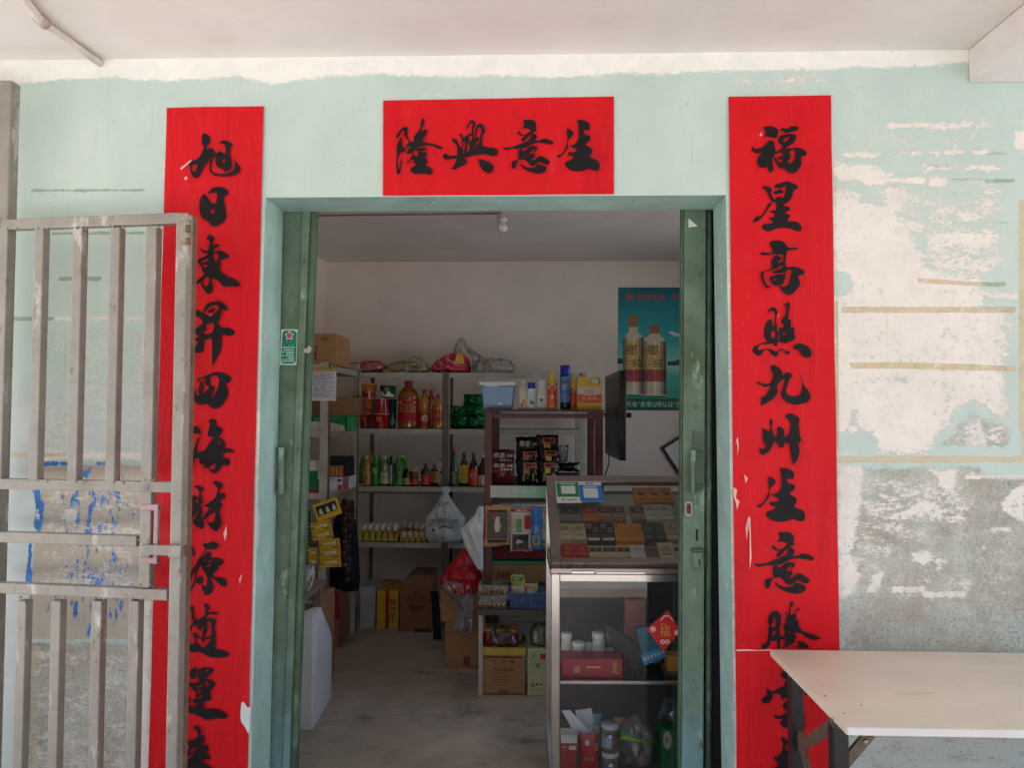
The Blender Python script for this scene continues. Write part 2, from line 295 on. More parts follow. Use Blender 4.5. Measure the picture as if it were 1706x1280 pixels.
# (mask, value, softness in photo px, shape); a negative value takes paint back off
PATCH = [
 ('k', 1, 14, [(-400, 60), (2100, 30), (2100, 95), (1640, 100), (1560, 108), (1350, 116), (1180, 118), (1080, 122), (930, 128), (820, 126), (700, 128), (640, 122), (560, 126), (450, 140), (400, 128), (260, 134), (190, 128), (100, 134), (0, 142), (-400, 150)]),
 ('w', .36, 10, [(275, 135), (445, 128), (445, 176), (300, 178)]), ('w', .42, 10, [(1212, 112), (1392, 110), (1400, 158), (1212, 160)]),
 ('w', .62, 5, (629, 160, 638, 325)), ('w', .6, 4, (634, 157, 1023, 165)), ('w', .62, 4, (640, 323, 1020, 328)), ('w', .5, 4, (1023, 165, 1030, 320)),
 ('w', .62, 4, (270, 240, 277, 330)), ('w', .55, 5, (262, 380, 276, 660)), ('w', .5, 5, (436, 200, 441, 600)), ('w', .75, 4, (1209, 330, 1216, 1080)), ('w', .85, 5, (1216, 900, 1229, 1290)),
 # right of the right scroll
 ('w', 1.00, 4, (1478, 205, 1662, 213)), ('w', 0.70, 4, (1662, 200, 1706, 210)), ('w', 0.90, 4, (1402, 253, 1466, 262)), ('w', 0.80, 3, (1488, 250, 1542, 260)), ('w', 0.95, 3, (1548, 251, 1642, 257)),
 ('w', .8, 7, [(1386, 268), (1440, 270), (1488, 280), (1500, 296), (1460, 306), (1392, 306)]), ('w', .72, 6, (1536, 272, 1680, 290)), ('w', 0.95, 4, (1440, 294, 1542, 308)), ('w', 0.90, 4, (1546, 294, 1576, 312)),
 ('w', 1, 15, [(1386, 300), (1424, 318), (1440, 335), (1450, 350), (1476, 342), (1492, 356), (1502, 372), (1520, 388), (1534, 420), (1545, 452), (1632, 460), (1640, 510), (1674, 516), (1676, 692), (1618, 672), (1566, 712), (1540, 758), (1392, 762)]),
 ('w', .56, 12, [(1500, 370), (1680, 360), (1690, 440), (1640, 470), (1540, 460), (1520, 400)]), ('w', .9, 6, [(1476, 312), (1512, 312), (1514, 340), (1490, 352), (1474, 345)]),
 ('w', 0.78, 4, (1514, 341, 1678, 352)), ('w', .55, 6, (1590, 310, 1680, 332)), ('w', 0.80, 4, (1640, 448, 1680, 453)), ('w', 0.90, 3, (1640, 488, 1696, 496)), ('w', .9, 5, (1690, 216, 1712, 252)), ('w', 0.70, 4, (1674, 532, 1694, 560)),
 ('w', .5, 20, (1395, 292, 1690, 470)), ('w', .4, 24, (1400, 160, 1706, 300)), ('w', .5, 20, (1430, 776, 1640, 900)), ('w', .47, 16, (1400, 940, 1640, 1010)), ('w', .45, 14, (1560, 690, 1690, 755)),
 ('w', -1, 5, [(1390, 462), (1402, 456), (1416, 460), (1421, 474), (1412, 488), (1394, 490), (1388, 476)]), ('w', -.6, 4, (1438, 628, 1465, 642)), ('w', -.7, 4, (1490, 628, 1512, 638)), ('w', -.8, 6, [(1402, 725), (1440, 716), (1464, 722), (1460, 745), (1430, 756), (1400, 752)]), ('w', -.7, 5, (1414, 680, 1432, 712)),
 ('w', .62, 6, [(1600, 690), (1640, 690), (1652, 750), (1604, 752)]),
 ('w', .85, 7, [(1392, 774), (1438, 776), (1436, 850), (1425, 900), (1420, 930), (1394, 930)]), ('w', 0.95, 3, (1608, 791, 1712, 799)), ('w', .86, 5, [(1466, 862), (1500, 852), (1530, 836), (1548, 832), (1562, 850), (1520, 862), (1500, 874)]),
 ('w', .8, 5, [(1456, 814), (1500, 828), (1496, 842), (1460, 830)]), ('w', .7, 6, [(1515, 920), (1550, 910), (1560, 930), (1540, 946), (1516, 940)]), ('w', .9, 5, [(1440, 985), (1452, 960), (1474, 948), (1476, 962), (1462, 985), (1446, 990)]),
 ('w', .9, 6, [(1393, 925), (1420, 920), (1434, 960), (1428, 985), (1400, 1000), (1394, 990)]), ('w', 0.90, 4, (1490, 976, 1546, 986)), ('w', .82, 5, (1536, 984, 1612, 1000)), ('w', 0.85, 4, (1648, 876, 1690, 888)), ('w', .95, 3, [(1706, 806), (1690, 815), (1668, 835), (1670, 852), (1690, 866), (1706, 872)]),
 ('w', .72, 6, [(1540, 775), (1600, 778), (1596, 830), (1566, 820)]), ('w', .44, 20, [(1396, 776), (1600, 776), (1600, 900), (1500, 960), (1440, 1000), (1396, 1010)]), ('w', .38, 20, (1500, 880, 1640, 1040)), ('w', .33, 16, (1600, 776, 1706, 1085)), ('s', .35, 20, (1396, 780, 1720, 1080)), ('s', .8, 30, (1600, 860, 1720, 1110)), ('s', .22, 30, (1440, 540, 1680, 700)), ('s', .8, 14, (1386, 300, 1410, 520)), ('s', .3, 14, (1392, 1040, 1560, 1110)), ('k', .33, 30, (1392, 1050, 1640, 1090)),
 ('g', .66, 10, (1396, 772, 1640, 1125)), ('g', 1, 12, [(1612, 790), (1712, 798), (1712, 1125), (1630, 1125), (1620, 930)]), ('g', 1, 10, [(1404, 915), (1470, 910), (1512, 935), (1500, 1000), (1516, 1040), (1400, 1050)]), ('p', .9, 12, (1392, 1130, 2100, 1500)), ('g', .4, 20, (1392, 1130, 2100, 1500)),
 ('g', .55, 10, [(1545, 755), (1610, 676), (1690, 705), (1690, 757)]), ('g', .85, 20, (1396, 1000, 1640, 1125)), ('g', .5, 8, (1380, 420, 1394, 500)),
 ('n', 1, 4, (1556, 470, 1676, 477)), ('n', .8, 4, (1640, 296, 1692, 306)), ('n', .8, 4, (1556, 368, 1682, 374)), ('n', .9, 4, (1640, 252, 1680, 258)), ('n', .75, 4, (1540, 272, 1584, 282)), ('n', .8, 5, (1480, 305, 1500, 312)), ('n', .62, 8, (1376, 300, 1392, 420)), ('t', .6, 5, (1694, 330, 1712, 720)),
 ('t', .95, 5, (1402, 511, 1692, 521)), ('t', .95, 5, [(1412, 604), (1540, 604), (1692, 610), (1692, 619), (1500, 614), (1420, 614)]), ('t', .92, 6, (1396, 760, 1706, 771)), ('t', .85, 5, [(1525, 462), (1638, 470), (1640, 478), (1530, 472)]), ('t', .72, 5, (1389, 500, 1398, 752)), ('t', .7, 6, (1700, 360, 1712, 760)), ('t', .7, 7, (1580, 294, 1640, 302)), ('t', .5, 6, (1386, 372, 1396, 420)),
 ('b', .62, 5, (1584, 1024, 1600, 1040)), ('b', .6, 4, (1518, 1044, 1526, 1052)), ('b', .55, 6, (1668, 800, 1700, 820)),
 # left, behind the gate
 ('n', .72, 3, (50, 313, 242, 321)), ('n', .7, 2, (20, 321, 272, 323)), ('n', .72, 3, (84, 384, 242, 393)), ('n', .75, 3, (96, 459, 170, 469)), ('n', .8, 3, (14, 527, 90, 536)), ('w', .85, 3, (92, 527, 244, 536)),
 ('s', .6, 14, [(72, 545), (250, 540), (270, 650), (70, 650)]), ('w', .46, 8, (212, 540, 260, 660)), ('p', .9, 14, (-300, 642, 74, 1400)), ('p', .8, 8, (68, 640, 275, 755)), ('s', .7, 12, (66, 650, 240, 752)),
 ('t', .8, 3, (8, 754, 110, 762)), ('w', .9, 3, (70, 752, 275, 768)), ('b', .97, 3, (64, 769, 136, 776)), ('b', .9, 3, (160, 769, 202, 776)), ('b', .8, 3, (248, 770, 263, 780)),
 ('c', 1, 9, [(72, 776), (250, 776), (254, 900), (240, 1000), (228, 1066), (50, 1066), (52, 960), (58, 900), (62, 830), (70, 815)]),
 ('b', .92, 4, [(50, 812), (66, 816), (74, 840), (74, 872), (66, 888), (56, 880), (60, 850)]), ('b', 1, 3, [(50, 906), (54, 906), (52, 970), (42, 972)]), ('b', .72, 4, (130, 780, 150, 800)), ('b', .62, 4, (100, 820, 110, 844)), ('b', .7, 4, [(120, 820), (130, 818), (124, 850), (112, 850)]), ('b', .85, 4, [(146, 838), (160, 834), (150, 880), (140, 886)]), ('b', .72, 4, (160, 872, 172, 890)), ('b', .66, 4, (214, 820, 224, 832)), ('b', .62, 4, (200, 845, 212, 860)),
 ('b', .8, 4, [(140, 920), (152, 914), (146, 944), (136, 946)]), ('b', .7, 4, (108, 930, 114, 950)), ('b', .75, 4, [(150, 955), (160, 952), (156, 975), (146, 978)]), ('b', .7, 4, (78, 1000, 86, 1030)), ('b', .72, 4, (122, 1000, 134, 1026)), ('b', .85, 4, [(146, 1040), (156, 1030), (152, 1060), (142, 1062)]), ('b', .65, 4, (178, 1018, 190, 1034)), ('b', .41, 20, (90, 785, 235, 1060)),
 ('v', .9, 5, (108, 848, 128, 868)), ('v', .44, 14, (60, 790, 250, 1000)), ('v', .42, 20, (60, 660, 250, 760)), ('v', .44, 14, (50, 1075, 226, 1400)), ('v', .4, 10, (70, 560, 262, 640)), ('v', .6, 5, (56, 845, 70, 870)),
 ('g', .85, 10, (45, 1068, 228, 1500)), ('s', .8, 10, (45, 1068, 228, 1500)), ('p', .9, 10, [(168, 1100), (222, 1090), (226, 1300), (170, 1300)]), ('w', .82, 6, (222, 1000, 254, 1400)), ('t', .5, 8, (45, 1070, 75, 1300)),
 # the face of the jamb by the left scroll
 ('w', .8, 4, [(424, 690), (446, 680), (450, 775), (428, 775)]), ('w', .45, 12, (415, 860, 445, 1300)),
]
xs = np.concatenate([np.linspace(-2.9, DX0, 300), np.linspace(DX0, DX1, 190)[1:], np.linspace(DX1, 2.6, 250)[1:]])
zs = np.concatenate([np.linspace(0, DZ, 320), np.linspace(DZ, ZC, 70)[1:]])
GX, GZ = np.meshgrid(xs, zs)
def to_px(X, Y, Z):
    d = np.stack([X - CAM.x, np.full_like(X, Y) - CAM.y, Z - CAM.z], -1) @ np.array(RM)      # = RM^T d
    return CX + F * d[..., 0] / d[..., 1], CY - F * d[..., 2] / d[..., 1]
PX, PY = to_px(GX, 0., GZ)
MASK = {k: np.zeros(GX.shape) for k in 'wgntbvkpsc'}
for k, val, soft, sh in PATCH:
    if isinstance(sh, tuple): bb = sh
    else: bb = (min(p[0] for p in sh), min(p[1] for p in sh), max(p[0] for p in sh), max(p[1] for p in sh))
    sel = (PX > bb[0] - 5 * soft) & (PX < bb[2] + 5 * soft) & (PY > bb[1] - 5 * soft) & (PY < bb[3] + 5 * soft)
    if not sel.any(): continue
    x, y = PX[sel], PY[sel]; s = sd_rect(x, y, *sh) if isinstance(sh, tuple) else sd_poly(x, y, sh)
    soft = soft * ((3 if soft < 4.5 else 2.1) if k == 'w' else 1.7 if k in 'gbnc' else 1)
    f = np.clip(.5 - s / (2 * soft), 0, 1)
    if val < 0: MASK[k][sel] *= 1 + val * f
    else: MASK[k][sel] = np.maximum(MASK[k][sel], val * f)
def wall_mat():
    m = bpy.data.materials.new('flaking_mint_paint'); m.use_nodes = True; t = m.node_tree; N = t.nodes; L = t.links; b = N['Principled BSDF']
    tc = N.new('ShaderNodeTexCoord')
    def noise(s, det, sc=(1, 1, 1), ro=.65):
        mp = N.new('ShaderNodeMapping'); mp.inputs['Scale'].default_value = sc; L.new(tc.outputs['Object'], mp.inputs[0])
        n = N.new('ShaderNodeTexNoise'); n.inputs['Scale'].default_value = s; n.inputs['Detail'].default_value = det; n.inputs['Roughness'].default_value = ro; L.new(mp.outputs[0], n.inputs['Vector']); return n.outputs['Fac']
    def mth(op, a, b_=None, c=None):
        q = N.new('ShaderNodeMath'); q.operation = op
        for i, v in enumerate((a, b_, c)):
            if v is None: continue
            if isinstance(v, (int, float)): q.inputs[i].default_value = v
            else: L.new(v, q.inputs[i])
        return q.outputs[0]
    def mix(f, a, b_, bt='MIX'):
        q = N.new('ShaderNodeMix'); q.data_type = 'RGBA'; q.blend_type = bt
        if isinstance(f, (int, float)): q.inputs[0].default_value = f
        else: L.new(f, q.inputs[0])
        for i, v in ((6, a), (7, b_)):
            if isinstance(v, tuple): q.inputs[i].default_value = (*v, 1)
            else: L.new(v, q.inputs[i])
        return q.outputs[2]
    def rng(v, a, b_, c, d):
        q = N.new('ShaderNodeMapRange')
        for i, k in enumerate((a, b_, c, d)): q.inputs[i + 1].default_value = k
        L.new(v, q.inputs[0]); return q.outputs[0]
    big = noise(2.3, 5, (1, 1, .6)); mid = noise(11, 8, (1, 1, 1.5), .7); fine = noise(75, 6, (1, 1, 1.2), .7); streak = noise(30, 3, (1.6, 1, .06))
    n1 = mth('ADD', mth('MULTIPLY', mid, .62), mth('MULTIPLY', fine, .38)); n1 = mth('MULTIPLY', mth('SUBTRACT', n1, .5), 1.9)
    def fac(name, amp, w=.035):
        a = N.new('ShaderNodeAttribute'); a.attribute_name = name
        return rng(mth('MULTIPLY_ADD', n1, amp, a.outputs['Fac']), .5 - w, .5 + w, 0, 1)
    base = mix(rng(big, .3, .7, 0, 1), lin((177, 196, 187)), lin((198, 211, 202)))
    base = mix(rng(streak, .42, .75, 0, .22), base, lin((180, 202, 195)))
    base = mix(rng(fine, .6, .72, 0, .3), base, lin((214, 224, 216)))
    grit = noise(105, 6, (1, 1, 1.2), .7); chip = noise(34, 9, (1, 1, 1.3), .78); cloud = noise(5.5, 7, (1, 1, 1.2), .6)
    n1b = mth('MULTIPLY', mth('SUBTRACT', mth('ADD', mth('ADD', mth('MULTIPLY', noise(13, 9, (.7, 1, 1.7), .75), .5), mth('MULTIPLY', noise(70, 7, (.8, 1, 1.4), .75), .32)), mth('MULTIPLY', grit, .18)), .5), 2.1)
    def facw(name, amp, w):
        a = N.new('ShaderNodeAttribute'); a.attribute_name = name
        return rng(mth('MULTIPLY_ADD', n1b, amp, a.outputs['Fac']), .5 - w, .5 + w, 0, 1)
    fw, fg, fn, ft, fv = facw('w', 1.3, .035), facw('g', .9, .07), facw('n', .75, .05), facw('t', .5, .04), facw('v', 1.1, .04)
    flk = mth('MULTIPLY', mth('SUBTRACT', noise(26, 8, (1.9, 1, .55), .7), .5), 2.4)
    ab = N.new('ShaderNodeAttribute'); ab.attribute_name = 'b'; fb = rng(mth('MULTIPLY_ADD', flk, .85, ab.outputs['Fac']), .47, .53, 0, 1)
    fk, fp = facw('k', 1.05, .09), facw('p', .5, .1)
    asp = N.new('ShaderNodeAttribute'); asp.attribute_name = 's'
    spk = mth('MULTIPLY', rng(mth('ADD', mth('MULTIPLY', grit, .6), mth('MULTIPLY', chip, .4)), .5, .58, 0, 1), mth('MULTIPLY', asp.outputs['Fac'], rng(cloud, .36, .6, .15, 1)))
    col = mix(fp, base, mix(rng(cloud, .35, .65, 0, 1), lin((190, 200, 196)), lin((206, 210, 204))))
    col = mix(mth('MULTIPLY', fn, rng(chip, .3, .5, .45, 1)), col, mix(rng(mid, .35, .65, 0, 1), lin((132, 156, 130)), lin((156, 170, 146))))
    grey = mix(rng(cloud, .38, .62, 0, 1), lin((168, 158, 144)), lin((188, 192, 182))); grey = mix(rng(noise(3.2, 8, (1, 1, .7), .7), .5, .64, 0, .7), grey, lin((146, 134, 120))); grey = mix(rng(noise(24, 8, (1.6, 1, .5), .75), .54, .66, 0, .5), grey, lin((206, 204, 194))); grey = mix(rng(grit, .5, .62, 0, .6), grey, lin((126, 118, 106))); grey = mix(rng(chip, .6, .66, 0, .5), grey, lin((202, 200, 190)))
    col = mix(mth('MULTIPLY', fg, rng(chip, .36, .46, .55, 1)), col, grey)
    white = mix(rng(cloud, .35, .68, 0, 1), lin((236, 226, 216)), lin((224, 217, 208))); white = mix(rng(mid, .52, .7, 0, .6), white, lin((208, 200, 188))); white = mix(rng(noise(7, 8, (1, 1, .8), .7), .56, .66, 0, .45), white, lin((196, 198, 188))); white = mix(rng(grit, .62, .7, 0, .35), white, lin((176, 166, 152)))
    hole = mth('SUBTRACT', 1, mth('MULTIPLY', rng(chip, .565, .585, 0, .9), rng(noise(4, 7, (1, 1, .8), .7), .46, .56, .05, 1)))
    aw = N.new('ShaderNodeAttribute'); aw.attribute_name = 'w'
    wash = mth('MULTIPLY', rng(mth('MULTIPLY_ADD', n1b, 1.5, aw.outputs['Fac']), .3, .62, 0, .7), rng(cloud, .3, .6, .25, 1))
    col = mix(wash, col, mix(rng(mid, .4, .62, 0, 1), lin((222, 220, 210)), lin((206, 210, 202))))
    col = mix(mth('MULTIPLY', fw, hole), col, white); col = mix(fk, col, mix(rng(mid, .4, .65, 0, 1), lin((240, 236, 228)), lin((226, 226, 218))))
    tan = mix(rng(mid, .3, .7, 0, 1), lin((212, 192, 158)), lin((196, 180, 150))); tan = mix(rng(chip, .58, .64, 0, .8), tan, lin((222, 212, 196))); tan = mix(rng(cloud, .56, .7, 0, .5), tan, lin((150, 140, 104)))
    fc = facw('c', .5, .04); col = mix(fc, col, mix(rng(cloud, .35, .65, 0, 1), lin((192, 178, 160)), lin((176, 166, 152))))
    col = mix(mth('MULTIPLY', ft, rng(chip, .4, .48, .35, 1)), col, tan); col = mix(mth('MULTIPLY', fb, rng(chip, .3, .42, 0, 1)), col, mix(rng(mid, .4, .6, 0, 1), lin((28, 96, 172)), lin((60, 130, 200)))); col = mix(fv, col, lin((212, 208, 196)))
    col = mix(mth('MULTIPLY', spk, .75), col, lin((122, 126, 112)))
    scuff = noise(16, 9, (3.5, 1, 1), .75); col = mix(rng(scuff, .68, .76, 0, .5), col, lin((96, 110, 104)))
    drip = noise(22, 6, (2.2, 1, .12), .6); col = mix(rng(drip, .62, .74, 0, .28), col, lin((132, 140, 126)))
    nick = noise(120, 2, (.35, 1, 1), .5); col = mix(rng(nick, .735, .75, 0, .8), col, lin((70, 72, 66)))
    L.new(col, b.inputs['Base Color']); b.inputs['Roughness'].default_value = .62
    hgt = mth('ADD', mth('MULTIPLY', mth('ADD', mth('MULTIPLY', fw, hole), mth('ADD', fg, ft)), -.6), mth('MULTIPLY', fine, .35)); hgt = mth('ADD', hgt, mth('MULTIPLY', big, 1.4))
    bp = N.new('ShaderNodeBump'); bp.inputs['Strength'].default_value = .5; bp.inputs['Distance'].default_value = .0035; L.new(hgt, bp.inputs['Height']); L.new(bp.outputs[0], b.inputs['Normal'])
    return m
MINT = wall_mat()
nx, nzz = len(xs), len(zs); idx = np.arange(nx * nzz).reshape(nzz, nx)
keep = ~((GX[:-1, :-1] >= DX0 - 1e-6) & (GX[1:, 1:] <= DX1 + 1e-6) & (GZ[1:, 1:] <= DZ + 1e-6))
q = np.stack([idx[:-1, :-1], idx[:-1, 1:], idx[1:, 1:], idx[1:, :-1]], -1)[keep]
wav = np.array([[.0025 * mnoise.noise((x * 1.7, z * 1.9, 3)) for x in xs[::10]] for z in zs[::10]])
ii = np.clip(np.arange(nzz) // 10, 0, wav.shape[0] - 1); jj = np.clip(np.arange(nx) // 10, 0, wav.shape[1] - 1)
TL_, TR_ = -.021, .018
def lean(x, z):
    k = np.clip((DZ - z) / DZ, 0, 1)
    return x + TL_ * k * np.clip(1 - np.abs(x - DX0) / .5, 0, 1) + TR_ * k * np.clip(1 - np.abs(x - DX1) / .5, 0, 1)
vv = np.stack([lean(GX, GZ), np.zeros_like(GX), GZ], -1).reshape(-1, 3)
# reveals, back and ends of the wall
b0 = len(vv); x_ = [-2.9, DX0, DX1, 2.6]
ext = [(DX0, 0, 0), (DX0, WT, 0), (DX0, WT, DZ), (DX0, 0, DZ), (DX1, 0, 0), (DX1, WT, 0), (DX1, WT, DZ), (DX1, 0, DZ),
       (-2.9, WT, 0), (-2.9, WT, ZC), (2.6, WT, 0), (2.6, WT, ZC), (DX0, WT, ZC), (DX1, WT, ZC), (-2.9, 0, 0), (-2.9, 0, ZC), (2.6, 0, 0), (2.6, 0, ZC)]
ef = [(0, 1, 2, 3), (5, 4, 7, 6), (3, 2, 6, 7), (1, 8, 9, 12), (10, 5, 13, 11), (2, 12, 13, 6), (14, 15, 9, 8), (16, 10, 11, 17)]
ext = [(float(lean(np.array(p[0]), np.array(p[2]))) if p[0] in (DX0, DX1) else p[0], p[1], p[2]) for p in ext]
me = bpy.data.meshes.new('front_wall')
me.from_pydata([tuple(a) for a in np.vstack([vv, np.array(ext)])], [], [tuple(int(k) for k in a) for a in q] + [tuple(b0 + k for k in f) for f in ef])
me.materials.append(MINT); me.materials.append(wear(mat('reveal_mint', (166, 194, 185), .6, 0, .2, 5, .08, 40), ((3, .52, .66, (140, 168, 156), .6, (1, 1, .5)), (12, .6, .64, (206, 216, 206), .75, (1, 1, .4)), (42, .645, .67, (222, 226, 218), .8, (1, 1, .6)), (25, .66, .69, (120, 140, 128), .6, (1, 1, .5)))))
me.polygons.foreach_set('material_index', [0] * len(q) + [1, 1, 1, 0, 0, 0, 0, 0])
for k, a in MASK.items():
    at = me.attributes.new(k, 'FLOAT', 'POINT'); at.data.foreach_set('value', np.concatenate([a.reshape(-1), np.zeros(len(ext))]).astype(np.float32))
me.update(); fw = bpy.data.objects.new('front_wall', me); COL.objects.link(fw); fw.parent = shop; ORG[fw] = Vector((0, 0, 0))

WHITE = wear(mat('limewash_ceiling', (226, 219, 214), .8, 0, .08, 1.6, .05, 14), ((2.2, .54, .7, (206, 196, 190), .6, (1, 1, 1)), (60, .715, .73, (120, 110, 104), .7, (1, 1, 1)), (7, .62, .7, (210, 202, 194), .6, (.4, 1, 1))))
INW = wear(mat('limewash_wall', (230, 216, 205), .85, 0, .08, 2.2, .06, 18), ((2.5, .56, .7, (210, 194, 180), .5, (1, 1, .7)), (30, .68, .7, (150, 136, 124), .5, (1, 1, 1))))
a = MB(); a.box(-4.2, 4.2, -3.1, WT, ZC, ZC + .14, WHITE); a.box(XL - .6, XR + .6, WT + .0005, YB + .2, ZC, ZC + .14, WHITE); a.build('roof_slab', shop)
bx0 = P(1613, 100, 0).x; bz = P(1613, 138, 0).z
a = MB(); a.box(bx0, bx0 + .26, -3.1, -.002, bz, ZC - .002, WHITE); a.build('porch_beam', shop, .004)
a = MB(); a.box(XL, XR, YB, YB + .18, 0, ZC - .003, INW); a.build('back_wall', shop)
a = MB(); a.box(XL - .16, XL, WT + .002, YB + .18, 0, ZC - .003, INW); a.build('side_wall', shop)
WY0, WY1, WZ0, WZ1 = .7, 2.7, .9, 2.3         # unseen opening added in the right side wall to brighten the interior
a = MB()
for y0, y1, z0, z1 in ((WT + .002, WY0, 0, ZC - .003), (WY1, YB + .18, 0, ZC - .003), (WY0, WY1, 0, WZ0), (WY0, WY1, WZ1, ZC - .003)): a.box(XR, XR + .16, y0, y1, z0, z1, INW)
a.build('side_wall', shop)
GRN = mat('old_green_paint', (80, 104, 80), .55, 0, .34, 7, .15, 45)
def leaf_mat():
    m = mat('worn_green_door', (104, 126, 104), .5, 0, .3, 6, .12, 50); t = m.node_tree; N = t.nodes; L = t.links; b = N['Principled BSDF']; src = b.inputs['Base Color'].links[0].from_socket
    tc = N.new('ShaderNodeTexCoord'); sp = N.new('ShaderNodeSeparateXYZ'); L.new(tc.outputs['Object'], sp.inputs[0])
    n = N.new('ShaderNodeTexNoise'); n.inputs['Scale'].default_value = 9; n.inputs['Detail'].default_value = 8; L.new(tc.outputs['Object'], n.inputs['Vector'])
    # older blue coat shows where the green has worn off low down; grime where hands reach
    m1 = N.new('ShaderNodeMath'); m1.operation = 'MULTIPLY_ADD'; m1.inputs[1].default_value = .55; L.new(n.outputs['Fac'], m1.inputs[0]); L.new(sp.outputs['Z'], m1.inputs[2])
    r = N.new('ShaderNodeMapRange'); r.inputs[1].default_value = .58; r.inputs[2].default_value = .9; r.inputs[3].default_value = 1; r.inputs[4].default_value = 0; L.new(m1.outputs[0], r.inputs[0])
    x = N.new('ShaderNodeMix'); x.data_type = 'RGBA'; L.new(r.outputs[0], x.inputs[0]); L.new(src, x.inputs[6]); x.inputs[7].default_value = (*lin((112, 146, 150)), 1)
    n2 = N.new('ShaderNodeTexNoise'); n2.inputs['Scale'].default_value = 5; n2.inputs['Detail'].default_value = 8; L.new(tc.outputs['Object'], n2.inputs['Vector'])
    r2 = N.new('ShaderNodeMapRange'); r2.inputs[1].default_value = .5; r2.inputs[2].default_value = .68; r2.inputs[4].default_value = .7; L.new(n2.outputs['Fac'], r2.inputs[0])
    x2 = N.new('ShaderNodeMix'); x2.data_type = 'RGBA'; L.new(r2.outputs[0], x2.inputs[0]); L.new(x.outputs[2], x2.inputs[6]); x2.inputs[7].default_value = (*lin((66, 84, 52)), 1)
    L.new(x2.outputs[2], b.inputs['Base Color']); return m
LEAF = leaf_mat()
BLK = mat('black_gap', (18, 18, 18), .8, 0, .1, 9, 0)
STEEL = mat('dull_steel', (150, 146, 140), .38, .8, .2, 12, .05)
def leanbox(mb, pa, pb, y0, y1, z0, z1, m):
    """upright box whose side edges run through photo points: pa, pb = (x at y=380, x at y=1260), or a fixed X"""
    def X(p, z):
        if isinstance(p, float): return p
        q, r = P(p[0], 380, Yl), P(p[1], 1260, Yl); return r.x + (q.x - r.x) * (z - r.z) / (q.z - r.z)
    mb.hexa([(X(pa, z0), y0, z0), (X(pb, z0), y0, z0), (X(pb, z0), y1, z0), (X(pa, z0), y1, z0)], [(X(pa, z1), y0, z1), (X(pb, z1), y0, z1), (X(pb, z1), y1, z1), (X(pa, z1), y1, z1)], m)
# left sliding leaf
Yl = WT + .012
xl0, xl1, xl2, xl3 = [P(x, 600, Yl).x for x in (466, 500, 511, 517)]
a = MB(); zt__ = ZC - .12; leanbox(a, DX0 - .75, (503, 471.5), Yl, Yl + .045, .02, zt__, LEAF); leanbox(a, (503.4, 471.9), (515, 482.5), Yl - .008, Yl + .05, .02, zt__, LEAF); leanbox(a, (515.4, 482.9), (523.5, 492), Yl + .012, Yl + .05, .02, zt__, GRN)
lf = a.build('door_leaf', shop, .0025)
hx = P(473.5, 780, Yl).x; a = MB(); z0, z1 = P(476, 822, Yl).z, P(476, 745, Yl).z
a.tube([(hx, Yl - .035, z0), (hx, Yl - .035, z1)], .011, LEAF); a.box(hx - .012, hx + .01, Yl - .035, Yl - .001, z1 - .022, z1 - .006, GRN); a.box(hx - .012, hx + .01, Yl - .035, Yl - .001, z0 + .02, z0 + .036, GRN); a.build('door_handle', lf, .001)
a = MB(); a.prism([(P(x, y, Yl).x, P(x, y, Yl).z) for x, y in ((508, 581), (514, 581), (515, 576), (521, 580), (519, 587), (514, 589), (508, 588))], Yl - .014, Yl - .009, mat('pale_tape', (168, 158, 140), .6)); a.build('tape_scrap', lf)
# right leaf with its locks, and the pipe beside it
xr0, xr1, xr2 = [P(x, 700, Yl).x for x in (1138, 1142, 1177)]
a = MB(); leanbox(a, (1140, 1136), (1176.5, 1172), Yl, Yl + .045, .02, zt__, LEAF); leanbox(a, (1136.5, 1132), (1139.6, 1135.6), Yl + .006, Yl + .045, .02, zt__, GRN); leanbox(a, (1177, 1172.5), (1179.5, 1175), Yl + .02, Yl + .045, .02, zt__, BLK)
leanbox(a, (1187, 1189), DX1 + .5, Yl + .03, Yl + .05, .02, zt__, BLK); rf = a.build('door_leaf', shop, .0025)
xp = P(1184.5, 700, Yl).x; a = MB(); q1_, q2_ = P(1183, 380, Yl), P(1181.5, 1260, Yl); a.tube([q2_ + (q2_ - q1_) * .1 + Vector((0, .014, 0)), q1_ + (q1_ - q2_) * .1 + Vector((0, .014, 0))], .0105, GRN, 14); a.build('door_pipe', rf)
hx = P(1152, 780, Yl).x; a = MB(); z0, z1 = P(1152, 822, Yl).z, P(1152, 750, Yl).z
a.tube([(hx, Yl - .03, z0), (hx, Yl - .03, z1)], .01, LEAF); a.box(hx + .003, P(1169, 780, Yl).x, Yl - .012, Yl - .001, P(1160, 765, Yl).z, P(1160, 752, Yl).z, GRN); a.box(hx + .003, P(1168, 780, Yl).x, Yl - .012, Yl - .001, P(1160, 817, Yl).z, P(1160, 806, Yl).z, GRN)
a.box(hx + .005, hx + .008, Yl - .02, Yl - .001, z1, P(1158, 717, Yl).z, GRN); a.build('door_handle', rf, .001)
a = MB(); cx, cz = P(1147, 848, Yl).x, P(1147, 848, Yl).z; n = 20
ring = lambda rx, rz: [(cx + rx * math.cos(6.2832 * k / n), cz + max(-1, min(1, 1.5 * math.sin(6.2832 * k / n))) * rz) for k in range(n)]
a.prism(ring(.0135, .026), Yl - .005, Yl - .0005, STEEL); a.prism(ring(.008, .018), Yl - .006, Yl - .0052, mat('rust', (112, 72, 48), .8, .2, .4, 30, .2)); a.build('keyhole', rf, .0008)
